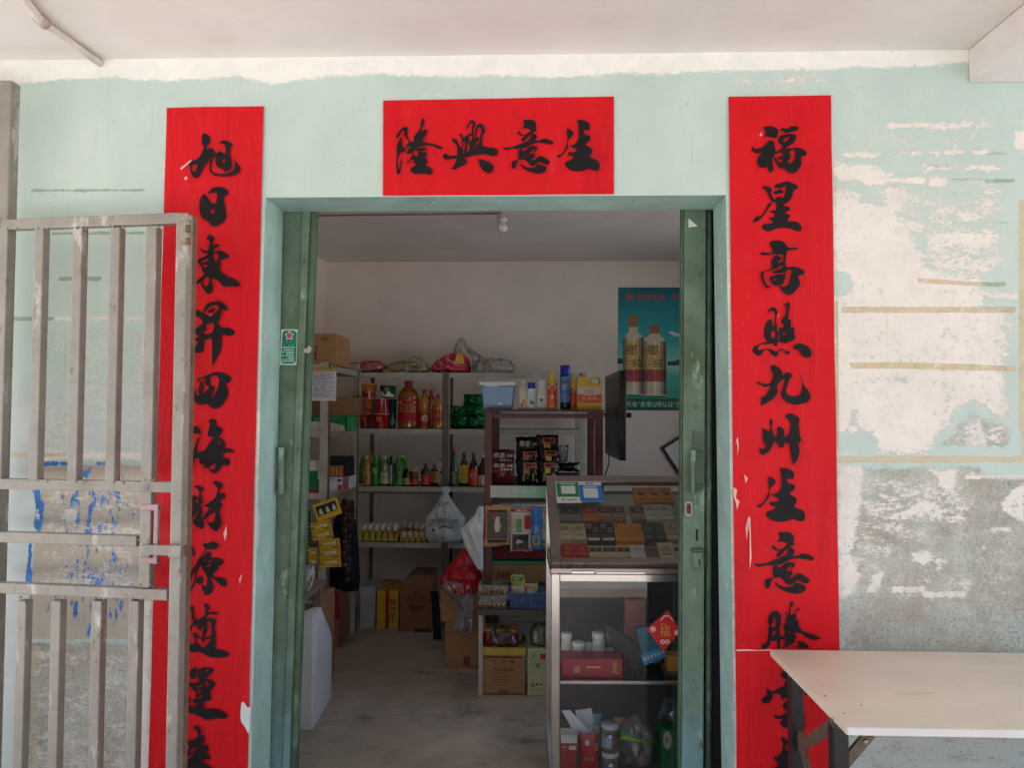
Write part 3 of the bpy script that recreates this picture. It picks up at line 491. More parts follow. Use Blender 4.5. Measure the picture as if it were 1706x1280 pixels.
a = MB(); a.box(*[P(x, 933, Yl).x for x in (1153, 1169)], Yl - .022, Yl - .0005, P(1160, 945, Yl).z, P(1160, 919, Yl).z, LEAF); a.box(*[P(x, 933, Yl).x for x in (1150, 1171)], Yl - .026, Yl - .0005, P(1160, 918, Yl).z, P(1160, 914, Yl).z, GRN)
a.box(*[P(x, 933, Yl).x for x in (1162, 1164)], Yl - .0235, Yl - .022, P(1160, 941, Yl).z, P(1160, 930, Yl).z, BLK); a.build('latch_box', rf, .001); a = MB(); a.box(*[P(x, 890, Yl).x for x in (1159, 1162)], Yl - .003, Yl - .0005, P(1160, 902, Yl).z, P(1160, 882, Yl).z, BLK); a.build('key_slot', rf, .001)
a = MB(); a.prism([(P(x, y, Yl).x, P(x, y, Yl).z) for x, y in ((1147, 364), (1160, 375), (1162, 377), (1147, 379))], Yl - .002, Yl - .0005, mat('paper_white', (225, 222, 214), .8)); a.build('paper_scrap', rf)
# ---------------------------------------------------------------- red scrolls and their brush writing
def S(s): return [[tuple(float(k) for k in p.split(',')) for p in part.split()] for part in s.split('|')]
# each glyph: photo region it was traced in, zoomed width, groups of outlines (outline | holes), in tenths of the zoomed picture
GL = {
'xu': ((300, 210, 410, 310), 1408, ["47,20 50,15 57,17 64,24 64,33 60,40 57,44 58,48 63,47 68,46 72,50 76,58 80,55 86,53 90,56 96,58 98,56 97,48 95,40 90,37 84,37 86,33 92,30 102,32 108,35 111,40 108,45 106,54 106,60 108,70 110,80 108,90 104,94 98,96 96,99 92,93 86,90 79,86 76,80 75,70 75,66 70,66 69,72 67,82 67,92 72,99 80,101 92,101 104,99 112,94 116,88 117,80 115,72 113,68 118,74 126,84 128,92 125,99 116,104 104,107 90,107 76,106 68,102 63,96 62,86 64,74 65,65 63,70 58,78 52,84 48,92 44,102 38,109 30,110 26,105 22,97 20,85 18,78 24,74 34,71 41,66 45,58 49,49 50,44 47,38 46,28|26,84 35,81 36,84 33,94 29,97 25,92|89,74 93,70 96,70 95,76 92,79"]),
'ri': ((300, 295, 410, 395), 1408, ["59,35 64,27 72,22 82,20 92,22 99,26 103,32 101,38 96,40 92,44 94,52 97,68 99,82 96,92 88,99 80,104 72,105 65,102 60,94 54,92 46,86 42,74 41,58 44,44 47,39 53,36 57,40 61,47 66,54 74,56 77,54 78,45 79,36 75,33 68,34 61,36|64,73 69,68 74,68 72,76 66,77"]),
'dong': ((300, 385, 410, 495), 1280, ["52,12 55,8 60,7 65,11 66,16 64,20 64,27 70,25 76,26 74,30 68,34 64,40 66,41 72,38 80,38 90,43 95,48 93,52 86,54 78,57 79,65 76,73 82,80 90,87 102,91 114,99 116,104 112,108 100,107 86,108 80,103 72,95 66,92 62,92 62,100 64,110 62,118 57,122 51,120 45,112 40,103 39,100 34,102 28,102 34,95 42,88 47,82 43,77 42,71 36,63 34,56 38,53 48,49 53,46 53,43 46,43 41,39 38,35 41,33 45,37 51,38 55,36 56,28 57,22 55,17 52,17|64,49 66,44 71,42 74,46 73,54 70,58 66,57 68,52|41,60 47,56 55,53 55,56 48,60 42,62|44,65 50,65 55,66 52,69 46,70|43,98 48,92 55,88 56,95 54,103 50,107 45,103"]),
'sheng': ((300, 495, 410, 615), 1173, ["22,22 30,23 37,25 43,29 42,22 46,14 54,9 64,7 72,8 80,14 85,21 83,24 74,23 73,32 70,39 67,44 71,51 77,55 84,54 92,57 97,62 95,67 88,69 80,68 75,68 74,82 73,95 69,103 63,113 60,120 58,122 57,112 57,90 56,74 50,75 44,78 43,88 40,97 34,99 26,99 20,97 20,90 29,86 32,80 31,78 24,78 24,73 30,72 33,71 31,67 26,66 24,60 30,55 36,50 40,45 38,40 32,35 22,30|45,26 54,17 63,14 69,18 66,24 60,30 55,34 49,32 45,29|47,49 53,47 59,46 60,55 56,63 47,66 41,64 47,58", "48,26 55,21 60,20 63,22 58,27 52,28"]),
'si': ((300, 605, 410, 695), 1564, ["40,37 52,33 62,29 74,24 86,21 100,22 110,26 120,32 122,36 119,43 114,47 109,48 110,54 114,64 114,76 108,88 101,98 94,105 84,109 76,107 68,101 63,97 54,99 46,99 40,95 34,92 28,88 26,75 30,60 34,62 39,75 43,77 46,74 43,69 45,56 47,46 43,41|46,37 58,36 56,43 53,47 49,42|60,40 61,50 67,55 66,61 57,70 52,72 55,62 56,52 58,44|73,33 84,30 92,36 92,48 88,62 82,74 78,82 74,82 74,79 80,66 82,57 78,54 72,50 72,40"]),
'hai': ((300, 690, 410, 800), 1280, ["22,24 28,24 35,26 40,33 39,42 38,43 37,38 30,38 24,36 22,32", "22,80 27,68 31,55 34,46 37,46 35,56 33,70 35,74 42,72 49,69 54,60 60,52 64,45 58,44 54,41 54,34 57,26 58,18 55,16 57,11 63,9 68,11 71,17 70,24 75,24 81,28 82,34 78,41 73,45 78,46 85,51 88,57 87,66 92,66 100,68 105,73 104,75 94,75 85,77 83,86 88,85 95,89 97,95 92,100 83,99 78,106 72,114 66,116 60,113 54,105 50,105 43,105 48,101 48,99 40,97 37,92 38,87 34,86 29,86 27,92 24,102 20,105 19,95|71,55 77,54 78,59 74,58|57,104 62,99 69,97 68,103 65,108 60,107|63,66 66,63 66,66 64,67|57,80 60,78 60,80 58,82"]),
'cai': ((295, 795, 405, 905), 1280, ["16,38 22,33 26,32 30,36 37,37 41,41 43,30 40,24 34,20 32,18 38,17 44,17 50,21 52,24 49,29 46,32 48,40 50,47 49,52 46,54 48,60 49,70 47,78 50,84 52,90 51,98 48,101 42,99 35,94 31,88 31,84 35,80 38,74 40,66 38,67 34,74 30,80 26,84 22,88 18,86 17,60|34,48 40,43 41,50 36,50|29,63 32,60 34,61 31,64", "69,8 76,8 83,10 88,15 87,21 83,25 83,32 88,31 93,35 94,39 90,43 85,45 84,50 88,54 87,58 83,62 83,70 85,80 86,90 82,98 78,105 74,105 68,101 61,93 56,86 55,84 62,88 68,88 72,84 74,76 74,69 68,71 60,78 54,82 50,83 49,80 56,70 61,62 63,60 56,58 51,55 56,53 64,48 72,42 76,36 78,28 79,24 75,18 70,11"]),
'yuan': ((290, 890, 400, 1000), 1280, ["26,19 30,18 36,25 41,34 41,40 38,43 35,41 35,33 31,24", "22,50 26,52 29,60 27,67 22,67", "55,20 62,19 70,16 76,15 82,18 86,22 83,28 76,30 68,30 62,31 57,37 53,46 57,42 62,36 67,34 71,39 73,46 80,46 90,48 96,54 94,59 87,62 86,68 80,74 77,77 77,83 82,84 92,85 100,87 102,94 101,101 95,102 88,98 80,90 74,86 72,88 75,95 77,104 74,112 68,118 60,119 57,113 54,104 54,97 57,101 62,101 64,92 64,84 60,76 56,70 53,63 50,63 46,72 44,80 42,90 40,98 35,107 28,115 23,114 30,106 37,95 40,82 40,72 37,78 34,86 28,97 22,106 20,100 21,88 28,78 36,67 42,60 45,52 52,42 57,34 61,30 57,25|56,52 63,49 63,50 57,53|61,56 66,55 70,51 74,52 72,54 66,56|62,65 65,62 73,59 72,61 66,65", "44,88 50,82 56,84 57,89 54,97 48,98 43,94"]),
'sui': ((290, 1000, 400, 1110), 1280, ["16,22 24,15 33,12 38,15 38,24 40,33 42,40 50,36 58,31 60,26 60,17 57,8 62,8 68,12 69,16 66,22 66,25 74,23 83,24 86,27 82,29 72,28 65,31 63,37 70,35 77,36 81,42 80,49 78,54 81,62 81,68 80,76 81,86 80,95 88,96 98,99 107,104 105,110 94,112 72,112 62,108 54,103 46,101 38,102 32,100 26,93 25,87 33,86 40,84 40,77 37,69 38,64 43,64 46,70 52,73 54,76 55,66 56,58 58,52 53,57 50,61 46,56 42,49 39,50 34,55 29,63 24,68 21,72 19,80 22,88 23,95 22,103 17,104 14,90 16,70 18,50 20,42 24,40 26,48 28,56 32,51 37,43 34,34 34,25 35,21 30,23 24,27 18,28|48,50 52,45 52,48 48,51|65,44 68,42 71,45 72,60 71,69 65,71 61,74 60,70 64,60 64,52|44,79 46,75 52,76 55,82 59,83 61,76 66,77 71,76 69,82 63,86 60,92 55,92 48,87 44,83"]),
'yun': ((290, 1100, 400, 1210), 1280, ["31,22 36,16 42,14 44,20 43,28 42,36 36,37 31,34 30,28", "46,20 50,17 58,15 68,15 76,18 77,23 72,27 66,32 61,38 68,38 76,41 80,46 78,52 73,58 69,65 72,72 72,78 66,80 58,82 58,95 68,95 80,95 92,99 103,106 103,112 96,114 82,114 64,117 54,112 40,106 26,102 16,103 10,102 10,90 18,88 30,89 41,91 42,87 38,84 36,80 37,77 42,73 41,68 42,66 38,60 32,53 28,48 31,44 37,46 44,45 48,41 46,36 46,30|60,22 64,19 68,20 66,23 61,25|58,46 63,42 67,47 64,54 61,55 62,49 58,48|40,52 46,50.5 54,48 54,51 47,54 42,54.5|43,61 48,59 53,59 52,63 46,65|44,75 48,71 53,69 52,74 46,76|45,87 50,86 50,89 46,89", "13,38 18,40 20,48 17,54 14,52", "14,56 19,60 24,70 30,77 30,83 24,85 19,83 22,77 18,70 15,63"]),
'lai': ((280, 1190, 390, 1280), 1564, ["60,35 63,29 68,28 74,34 78,42 78,51 84,52 87,58 84,66 78,74 76,77 82,76 90,75 96,79 95,86 90,94 97,98 102,104 98,109 90,108 80,109 86,116 100,126 110,132 34,132 42,126 48,116 40,116 30,119 22,118 26,114 38,110 48,108 55,103 62,95 60,93 52,99 44,102 38,99 40,93 46,86 51,79 46,73 42,66 44,62 50,64 58,63 66,58 71,54 70,46 67,39 62,37|50,92 56,84 66,80 64,86 57,91 52,93.5|72,91 76,86 79.5,85 77,89 74,92"]),
'long': ((650, 185, 750, 305), 1067, ["11,45 14,38 20,31 26,28 31,29 31,34 30,39 32,47 36,53 42,54 42,46 46,40 51,34 54,26 55,17 58,12 61,16 61,22 58,28 55,33 58,35 62,32 66,33 65,38 61,45 58,53 66,56 76,58 88,62 93,65 91,68 86,67 78,63 68,61 58,62 52,64 48,67 54,66 62,65 64,67 60,70 54,71 56,73 66,73 65,77 62,82 66,86 66,92 63,97 70,99 76,105 75,109 70,113 62,111 54,111 46,112 40,110 36,104 38,100 44,97 47,95 42,92 41,86 38,87 33,91 29,93 29,91 34,87 38,80 40,76 44,79 48,80 50,74 48,70 44,70 38,75 31,76 29,73 32,68 36,64 31,63 28,66 26,71 22,74 19,73 16,79 14,86 14,95 15,104 17,97 20,85 21,82 21,90 19,103 17,111 13,112 11,106 11,90 12,75 12,64 15,54 20,46 21,55 23,64 27,65 30,58 33,55 29,49 25,42 25,34 20,37 17,44 13,48"]),
'xing': ((730, 185, 840, 305), 1173, ["9,78 12,75 16,76 20,79 34,78 48,74 60,67 72,62 80,62 88,64 98,65 106,70 104,78 98,80 86,77 72,77 58,80 46,83 30,84 16,86 9,83", "24,50 28,48 34,52 36,58 40,64 44,72 46,82 50,87 52,90 48,95 38,99 30,103 23,102 28,96 33,86 34,74 33,61 27,56", "38,40 43,42 45,50 44,62 44,74 41,72 42,56 41,46 38,45", "45,48 52,42 60,39 64,43 63,50 60,52 61,45 58,43 54,46 56,52 52,58 51,70 46,74 48,58 46,54", "54,56 60,51 68,46 73,47 70,53 64,58 56,61", "60,55 65,54 69,60 68,68 64,62 60,68 55,68", "51,35 50,30 54,21 58,16 62,16 67,21 66,26 63,33 63,42 60,42 60,33 61,23 58,21 54,27 51,34", "66,46 65,40 67,31 70,24 74,22 80,24 83,32 84,37 80,42 79,50 78,62 74,66 70,62 74,50 76,38 76,31 73,28 70,32 68,40 67,47", "72,86 80,86 90,90 97,96 98,102 94,109 88,110 80,105 75,98"]),
'yi': ((830, 185, 930, 305), 1067, ["46,15 54,15 60,15 66,19 68,26 67,31 69,34 64,37 56,43 50,49 46,53 42,53 41,50 46,44 42,44 36,41 34,37 38,36 41,40 47,42 54,38 58,33 52,31 46,30 40,31 44,28 46,24 45,18", "60,40 65,40 69,44 68,49 66,52 72,52 80,49 86,49 94,52 99,57 94,59 86,58 76,56 66,57 58,60 48,65 36,67 24,67 14,69 9,66 8,63 14,65 26,63 36,59 46,55 54,51 58,46", "37,69 41,67 46,71 52,66 58,62 65,62 70,64 69,68 64,74 66,80 60,86 66,86 72,80 78,80 86,84 92,90 88,95 80,93 72,90 68,95 60,97 54,93 50,88 44,85 40,87 36,83 36,75|56,75 61,69 64,68 62,75|48,82 51,80 50,83", "24,95 25,89 32,87 38,85 34,90 32,98 28,103 24,100", "39,93 44,96 52,100 62,100 68,98 70,94 76,95 84,98 86,103 82,108 72,111 60,109 48,104 41,98"]),
'sheng2': ((920, 185, 1020, 305), 1067, ["26,32 30,31 35,34 38,38 35,44 30,50 28,56 28,64 24,70 18,78 14,82 9,82 10,78 16,76 22,67 26,58 27,48 26,40", "44,18 48,15 56,16 64,20 67,26 65,34 58,33 56,37 60,42 66,43 69,47 66,53 60,58 63,62 70,66 71,73 67,80 72,84 80,87 84,93 84,102 80,106 72,105 66,102 58,105 48,107 36,106 28,102 23,96 24,90 32,87 38,82 32,80 28,77 29,73 36,73 43,71 42,67 36,65 31,60 37,60 42,56 46,50 47,42 47,30 46,22"]),
'fu': ((1240, 195, 1350, 305), 1280, ["38,19 48,17 58,19 66,25 65,34 61,40 52,39 44,37 38,39 41,33 41,27", "16,57 20,61 27,61 34,59 40,54 46,47 52,45 57,48 59,55 61,62 60,68 58,74 64,82 70,90 76,98 70,99 66,96 60,85 55,77 55,90 57,102 52,107 47,104 44,96 38,98 32,98 26,92 25,84 28,76 34,70 28,70 19,68 14,63", "68,24 76,21 82,22 90,18 98,17 106,20 103,24 94,28 84,30 78,30 74,27", "66,42 70,36 80,33 92,32 99,34 101,38 98,46 92,53 84,57 80,61 90,60 104,59 114,62 121,69 118,75 111,76 110,84 111,92 106,100 98,108 88,108 81,104 78,99 70,98 66,94 68,88 72,88 73,82 66,82 64,79 70,76 75,74 74,70 68,69 60,72 58,69 66,65 72,60 74,57 70,52 66,47|75,45 80,41 88,37 85,43 80,47 76,48|87,69 92,64 98,64 99,70 97,80 92,88 86,89 85,86 90,78 90,73"]),
'xing2': ((1240, 290, 1350, 400), 1280, ["58,25 62,20 72,17 82,14 94,17 102,22 105,26 101,29 97,31 94,38 93,44 88,51 82,56 76,59 80,62 88,64 90,68 86,71 80,74 84,77 89,80 86,86 85,91 94,91 104,93 110,100 112,106 108,111 100,110 90,106 76,104 62,106 52,110 44,111 36,106 34,101 38,97 46,96 54,94 55,91 48,88 47,86 52,84 58,82 57,77 50,73 50,71 58,70 62,66 61,56 56,54 52,60 46,68 40,77 32,87 24,92 17,93 19,87 24,82 30,82 36,76 42,66 46,58 53,54 48,44 44,35 38,28 34,24 42,23 50,25 54,31 52,36 56,46 60,49 61,46 66,43 72,45 77,44 79,36 81,24 76,25 70,27 62,27", "56,35 62,32 70,29 75,32 75,36 68,38 60,39"]),
'gao': ((1245, 390, 1355, 500), 1280, ["43,19 46,14 56,12 66,13 74,18 80,26 88,26 97,26 99,28 95,30 84,31 78,33 76,40 75,50 75,62 80,64 90,63 102,66 111,72 108,79 100,80 100,87 103,92 101,102 94,110 84,118 76,117 69,112 66,106 60,101 72,102 78,99 82,90 84,80 86,72 82,68 78,70 75,76 74,84 72,90 68,98 60,100 52,99 46,93 43,83 50,81 60,78 72,77 73,74 62,76 54,76 48,74 56,70 66,66 70,62 64,62 56,67 48,70 40,72 33,74 32,78 33,86 36,95 40,100 44,102 43,105 36,104 32,98 28,88 26,76 28,73 36,71 46,67 48,66 46,56 48,48 54,42 58,39 50,39 42,41 32,41 25,39 28,35 34,35 42,37 48,36 49,30 45,24|58,42 63,40 69,40 69,52 60,56 62,52 67,48 65,44|51,88 56,86 60,85 54,90"]),
'zhao': ((1245, 495, 1365, 610), 1336, ["39,30 39,25 43,20 50,19 55,24 56,30 54,36 54,46 56,54 55,62 58,64 59,58 64,57 67,54 67,51 64,48 63,43 68,37 72,28 72,17 68,15 72,11 78,10 79,20 77,30 76,40 81,42 81,50 81,55 88,57 87,65 88,70 90,74 86,80 78,83 70,86 62,84 58,83 56,86 55,91 51,91 48,87 42,87 34,88 26,88 21,92 20,97 26,98 34,96 42,96 48,99 54,101 58,99 62,96 68,97 73,101 78,100 77,107 72,105 67,99 62,99 57,102 57,108 53,111 46,107 40,100 35,98 29,102 25,108 19,109 13,105 9,99 12,92 20,88 28,85 35,84 34,80 31,73 31,60 34,50 36,45 43,41 46,45 47,52 50,52 51,44 51,33 49,27 45,26 41,28|44,66 51,63 51,72 49,77 46,74|65,68 69,66 73,66 68,71|57,71 59,71 59,81 57,82", "85,94 88,89 96,86 106,88 114,93 119,101 118,110 112,113 104,110 99,103 94,98 88,96"]),
'jiu': ((1250, 595, 1360, 695), 1408, ["43,22 46,18 53,18 62,24 68,32 69,40 75,34 82,33 88,36 89,42 84,47 83,52 79,62 77,70 79,78 86,83 96,83 106,80 110,70 111,58 110,50 106,41 106,39 111,48 114,58 120,66 127,78 129,87 122,96 110,100 96,102 84,99 74,94 68,86 66,77 69,66 73,52 74,46 66,51 60,57 57,64 59,72 56,80 50,88 40,95 30,101 22,103 23,94 23,84 27,86 32,82 38,74 42,66 43,62 34,64 28,63 20,59 14,57 14,53 20,54 28,57 36,57 43,55 47,48 49,40 48,33 44,27"]),
'zhou': ((1250, 680, 1360, 785), 1341, ["71,18 75,13 82,11 92,15 99,20 100,27 98,33 100,42 101,57 104,64 102,69 98,74 101,86 98,100 95,108 90,112 88,117 86,113 84,102 82,86 80,75 74,72 69,70 69,78 64,81 59,80 55,74 51,68 47,72 43,81 36,90 26,95 22,93 18,85 24,82 27,84 30,81 32,76 28,70 25,60 26,52 24,41 30,43 38,47 41,41 39,24 44,24 46,28 44,40 46,48 48,57 53,58 55,50 55,40 60,38 66,41 70,48 68,55 71,59 76,56 80,49 82,38 82,30 77,23"]),
'teng': ((1255, 1000, 1375, 1090), 1706, ["37,38 42,31 50,27 56,26 62,31 67,40 65,48 66,58 64,66 63,76 64,84 68,87 74,82 74,70 71,64 74,58 78,55 76,48 78,42 83,36 84,26 87,12 88,4 92,4 96,10 92,15 89,20 88,32 91,36 97,30 104,22 108,19 111,21 106,26 98,33 103,36 101,42 100,46 107,49 107,58 111,67 117,75 128,78 146,84 160,91 150,95 136,94 124,88 117,82 110,79 100,78 99,84 103,89 99,93 99,99 94,104 84,110 76,112 74,116 70,114 74,106 76,96 75,92 68,95 64,96 64,114 57,116 56,100 55,96 48,98 42,98 40,106 34,113 26,117 20,113 19,105 22,106 28,104 33,97 35,84 36,70 37,58 35,50|42,61 46,55 48,46 50,41 52,48 53,62 47,64|44,84 46,78 51,74 55,74 52,80 47,86|82,78 85,74 89,76 86,79", "102,100 110,98 122,101 130,108 129,115 112,115 98,112 94,111 104,110 108,106", "76,32 79,29 80,35 77,37"]),
'yun2': ((1255, 1090, 1365, 1230), 1006, ["20,53 26,56 32,57 40,52 47,48 48,42 52,40 54,46 60,50 66,56 70,62 62,64 56,66 56,74 62,76 66,80 62,85 70,86 76,90 78,96 76,104 70,108 76,106 79,110 76,115 70,112 60,113 46,113 41,107 42,102 46,99 38,100 32,97 32,93 38,95 46,92 52,89 50,86 46,84 45,78 48,74 53,72 50,66 47,70 43,70 41,63 34,61 30,61 29,68 24,75 18,76 12,72 15,67 21,62", "42,30 48,27 55,30 58,36 52,39 45,37", "78,60 84,56 90,60 88,63 80,63"]),
'qi': ((1255, 1180, 1395, 1280), 1706, ["55,59 62,61 70,66 74,70 67,77 67,86 74,88 80,98 92,104 100,112 104,124 120,130 38,130 50,118 48,111 43,105 41,99 46,100 52,97 57,90 60,76 57,66"]),
}
def catmull(p, k=4):
    n = len(p); out = []
    for i in range(n):
        a, b, c, d = p[i - 1], p[i], p[(i + 1) % n], p[(i + 2) % n]
        for j in range(k):
            t = j / k; out.append(tuple(.5 * (2 * b[q] + (c[q] - a[q]) * t + (2 * a[q] - 5 * b[q] + 4 * c[q] - d[q]) * t * t + (3 * b[q] - a[q] - 3 * c[q] + d[q]) * t ** 3) for q in (0, 1)))
    return out
def fill(outlines):
    c = bpy.data.curves.new('o', 'CURVE'); c.dimensions = '2D'; c.fill_mode = 'BOTH'
    for o in outlines:
        sp = c.splines.new('POLY'); sp.points.add(len(o) - 1); sp.use_cyclic_u = True
        for q, p in zip(sp.points, o): q.co = (p[0], p[1], 0, 1)
    ob = bpy.data.objects.new('o', c); COL.objects.link(ob); bpy.context.view_layer.update()
    m = bpy.data.meshes.new_from_object(ob.evaluated_get(bpy.context.evaluated_depsgraph_get()))
    v = [tuple(x.co) for x in m.vertices]; f = [tuple(p.vertices) for p in m.polygons]
    bpy.data.objects.remove(ob); bpy.data.curves.remove(c); bpy.data.meshes.remove(m); return v, f
INK = mat('brush_ink', (24, 20, 22), .5, 0, .3, 14, .03, 60, spec=.2)
def paper_mat():
    m = mat('red_paper', (208, 16, 28), .5, 0, .1, 3.5, .05, 22, spec=.2); t = m.node_tree; N = t.nodes; L = t.links; b = N['Principled BSDF']; src = b.inputs['Base Color'].links[0].from_socket
    tc = N.new('ShaderNodeTexCoord')
    for s, det, lo, hi, colr, f, sc in ((5, 8, .54, .72, (150, 10, 18), .55, (1, 1, .5)), (9, 8, .6, .75, (226, 52, 52), .4, (1, 1, .3)), (60, 5, .64, .72, (160, 14, 20), .4, (1, 1, 1)), (45, 3, .72, .74, (226, 150, 140), .7, (2.5, 1, .5))):
        mp = N.new('ShaderNodeMapping'); mp.inputs['Scale'].default_value = sc; L.new(tc.outputs['Object'], mp.inputs[0])
        n = N.new('ShaderNodeTexNoise'); n.inputs['Scale'].default_value = s; n.inputs['Detail'].default_value = det; n.inputs['Roughness'].default_value = .7; L.new(mp.outputs[0], n.inputs['Vector'])
        r = N.new('ShaderNodeMapRange'); r.inputs[1].default_value = lo; r.inputs[2].default_value = hi; r.inputs[4].default_value = f; L.new(n.outputs['Fac'], r.inputs[0])
        x = N.new('ShaderNodeMix'); x.data_type = 'RGBA'; L.new(r.outputs[0], x.inputs[0]); L.new(src, x.inputs[6]); x.inputs[7].default_value = (*lin(colr), 1); src = x.outputs[2]
    L.new(src, b.inputs['Base Color'])
    mp = N.new('ShaderNodeMapping'); mp.inputs['Scale'].default_value = (1, 1, .22); L.new(tc.outputs['Object'], mp.inputs[0])
    n = N.new('ShaderNodeTexNoise'); n.inputs['Scale'].default_value = 13; n.inputs['Detail'].default_value = 3; n.inputs['Distortion'].default_value = 1.2; L.new(mp.outputs[0], n.inputs['Vector'])
    bp = N.new('ShaderNodeBump'); bp.inputs['Strength'].default_value = .8; bp.inputs['Distance'].default_value = .02; L.new(n.outputs['Fac'], bp.inputs['Height'])
    old = b.inputs['Normal'].links[0].from_node; L.new(bp.outputs[0], old.inputs['Normal']); return m
RED = paper_mat()
def glyph(key, parent, y, dest=None):
    reg, wz, grp = GL[key]; k = wz / (reg[2] - reg[0]) / 10; mb = MB(); allp = [p for g_ in grp for o in S(g_) for p in o]
    ax, bx, ay, by = min(p[0] for p in allp), max(p[0] for p in allp), min(p[1] for p in allp), max(p[1] for p in allp)
    for gi, g_ in enumerate(grp):
        outs = []
        for o in S(g_):
            o = catmull(o)
            if dest: px = [(dest[0] + (a_ - ax) / (bx - ax) * (dest[2] - dest[0]), dest[1] + (b_ - ay) / (by - ay) * (dest[3] - dest[1])) for a_, b_ in o]
            else: px = [(reg[0] + a_ / k, reg[1] + b_ / k) for a_, b_ in o]
            yy = y - .00012 * gi; outs.append([(P(a_, b_, yy).x, P(a_, b_, yy).z) for a_, b_ in px])
        v, f = fill(outs); mb.add([(a_[0], yy, a_[1]) for a_ in v], f, INK)
    return mb.build('brush_character', parent)
YP = -.008
def sheet(name, corners, parent, nrow, seed, y=YP, bulge=.005):
    """a sheet of paper glued to the wall, very slightly wavy"""
    (a, b, c, d) = [P(px, py, y) for px, py in corners]; mb = MB(); vs = []; fs = []; nc = 10
    for j in range(nrow + 1):
        for i in range(nc + 1):
            u, v = i / nc, j / nrow; p = (a.lerp(b, u)).lerp(d.lerp(c, u), v)
            vs.append((p.x, y + bulge * (.5 + nz(p.x * 5, p.z * 4, seed)) * 1, p.z))
    for j in range(nrow):
        for i in range(nc):
            k = j * (nc + 1) + i; fs.append((k, k + nc + 1, k + nc + 2, k + 1))
    mb.add(vs, fs, RED, True); return mb.build(name, parent)
def flecks(items, parent, y, m, name='scratch'):
    mb = MB()
    for it in items: mb.quad([(P(px, py, y).x, y, P(px, py, y).z) for px, py in it], m)
    return mb.build(name, parent)
FLK = mat('torn_white', (226, 176, 168), .8)
ML = thing('door_couplet', 'long red couplet left of the doorway, half behind the open metal gate', 'door couplet', (P(350, 700, 0).x, 0, .2))
sheet('paper', ((277, 179), (439, 176), (409, 1420), (243, 1420)), ML, 60, 1)
for k in ('xu', 'ri', 'dong', 'sheng', 'si', 'hai', 'cai', 'yuan', 'sui', 'yun', 'lai'): glyph(k, ML, YP - .0016)
flecks([[(372, 890), (377, 876), (378, 890), (375, 902)], [(398, 966), (404, 956), (402, 964), (400, 974)], [(306, 297), (310, 293), (313, 297), (309, 300)], [(300, 280), (318, 266), (319, 268), (302, 283)]], ML, YP - .0018, FLK)
mb = MB(); o = catmull([(402, 1174), (406, 1171), (413, 1180), (418, 1180), (415, 1222), (408, 1212), (401, 1200)]); v, f = fill([[(P(a_, b_, YP - .002).x, P(a_, b_, YP - .002).z) for a_, b_ in o]]); mb.add([(a_[0], YP - .002, a_[1]) for a_ in v], f, mat('torn_backing', (214, 220, 214), .85)); mb.build('torn_corner', ML)
MR = thing('door_couplet', 'long red couplet right of the doorway, its foot behind the folding table', 'door couplet', (P(1300, 700, 0).x, 0, .2))
sheet('upper_sheet', ((1214, 160), (1385, 158), (1399, 1086), (1225, 1084)), MR, 46, 4)
sheet('lower_sheet', ((1225.5, 1083), (1397, 1084), (1402, 1420), (1229, 1420)), MR, 16, 8, YP - .0012)
for k in ('fu', 'xing2', 'gao', 'zhao', 'jiu', 'zhou'): glyph(k, MR, YP - .0018)
glyph('sheng2', MR, YP - .0018, (1262, 780, 1341, 870)); glyph('yi', MR, YP - .0018, (1257, 887, 1357, 990))
for k in ('teng', 'yun2', 'qi'): glyph(k, MR, YP - .0032)
flecks([[(1224, 742), (1229, 728), (1231, 745), (1228, 760), (1229, 745), (1227, 736)], [(1246, 862), (1250, 862), (1252, 930), (1249, 950), (1249, 890), (1247, 880)], [(1242, 880), (1246, 864), (1246, 880), (1244, 900)], [(1222, 812), (1228, 816), (1226, 830), (1232, 836), (1228, 850), (1226, 838), (1222, 826)], [(1226, 1083), (1245, 1082.4), (1262, 1084), (1284, 1082.6), (1284, 1085), (1240, 1085.4), (1228, 1086)], [(1240, 790), (1246, 798), (1242, 806)], [(1265, 226), (1268, 220), (1270, 226)]], MR, YP - .004, FLK)
MT = thing('lintel_banner', 'wide red paper banner of four black brush characters above the doorway', 'banner', (P(830, 245, 0).x, 0, P(830, 326, 0).z))
sheet('paper', ((638, 166.5), (1023, 160), (1023, 323), (638, 326)), MT, 14, 2)
for k in ('long', 'xing', 'yi', 'sheng2'): glyph(k, MT, YP - .0016)

# ---------------------------------------------------------------- metal gate, swung back against the wall
GM = mat('gate_grey_paint', (146, 139, 128), .42, .15, .16, 10, .06, 70); PINK = mat('gate_primer', (172, 140, 138), .5, .1, .2, 12, .05); RUST = mat('gate_rust', (126, 96, 74), .8, .1, .35, 22, .2, 60)
def worn(m, rust, rub):
    wear(m, ((14, .58, .64, rub, .85, (1, 1, .35)), (30, .6, .66, rust, .9, (1, 1, .6)), (4, .52, .7, rust, .35, (1, 1, .5)), (50, .64, .68, (66, 58, 52), .6, (1, 1, 1))))
worn(GM, (112, 88, 70), (186, 180, 172)); worn(TLEG, (84, 66, 52), (96, 94, 94)) if 'TLEG' in globals() else None; worn(LEAF, (70, 74, 50), (150, 172, 154)); worn(GRN, (66, 66, 44), (112, 140, 118))
def gy(X): return -.105 - .122 * (X + 1.80)       # gate plane, turned a little out from the wall at its free end
gd = Vector((1, -.122, 0)).normalized(); gn = Vector((-.122, -1, 0)).normalized()
def GP(px, py, off=0.): return on_plane(px, py, Vector((-1.8, -.105, 0)) + gn * off, gn)
gate = thing('metal_gate', 'grey barred metal gate swung open in front of the left wall', 'gate', (GP(150, 1280).x, GP(150, 1280).y, .06))
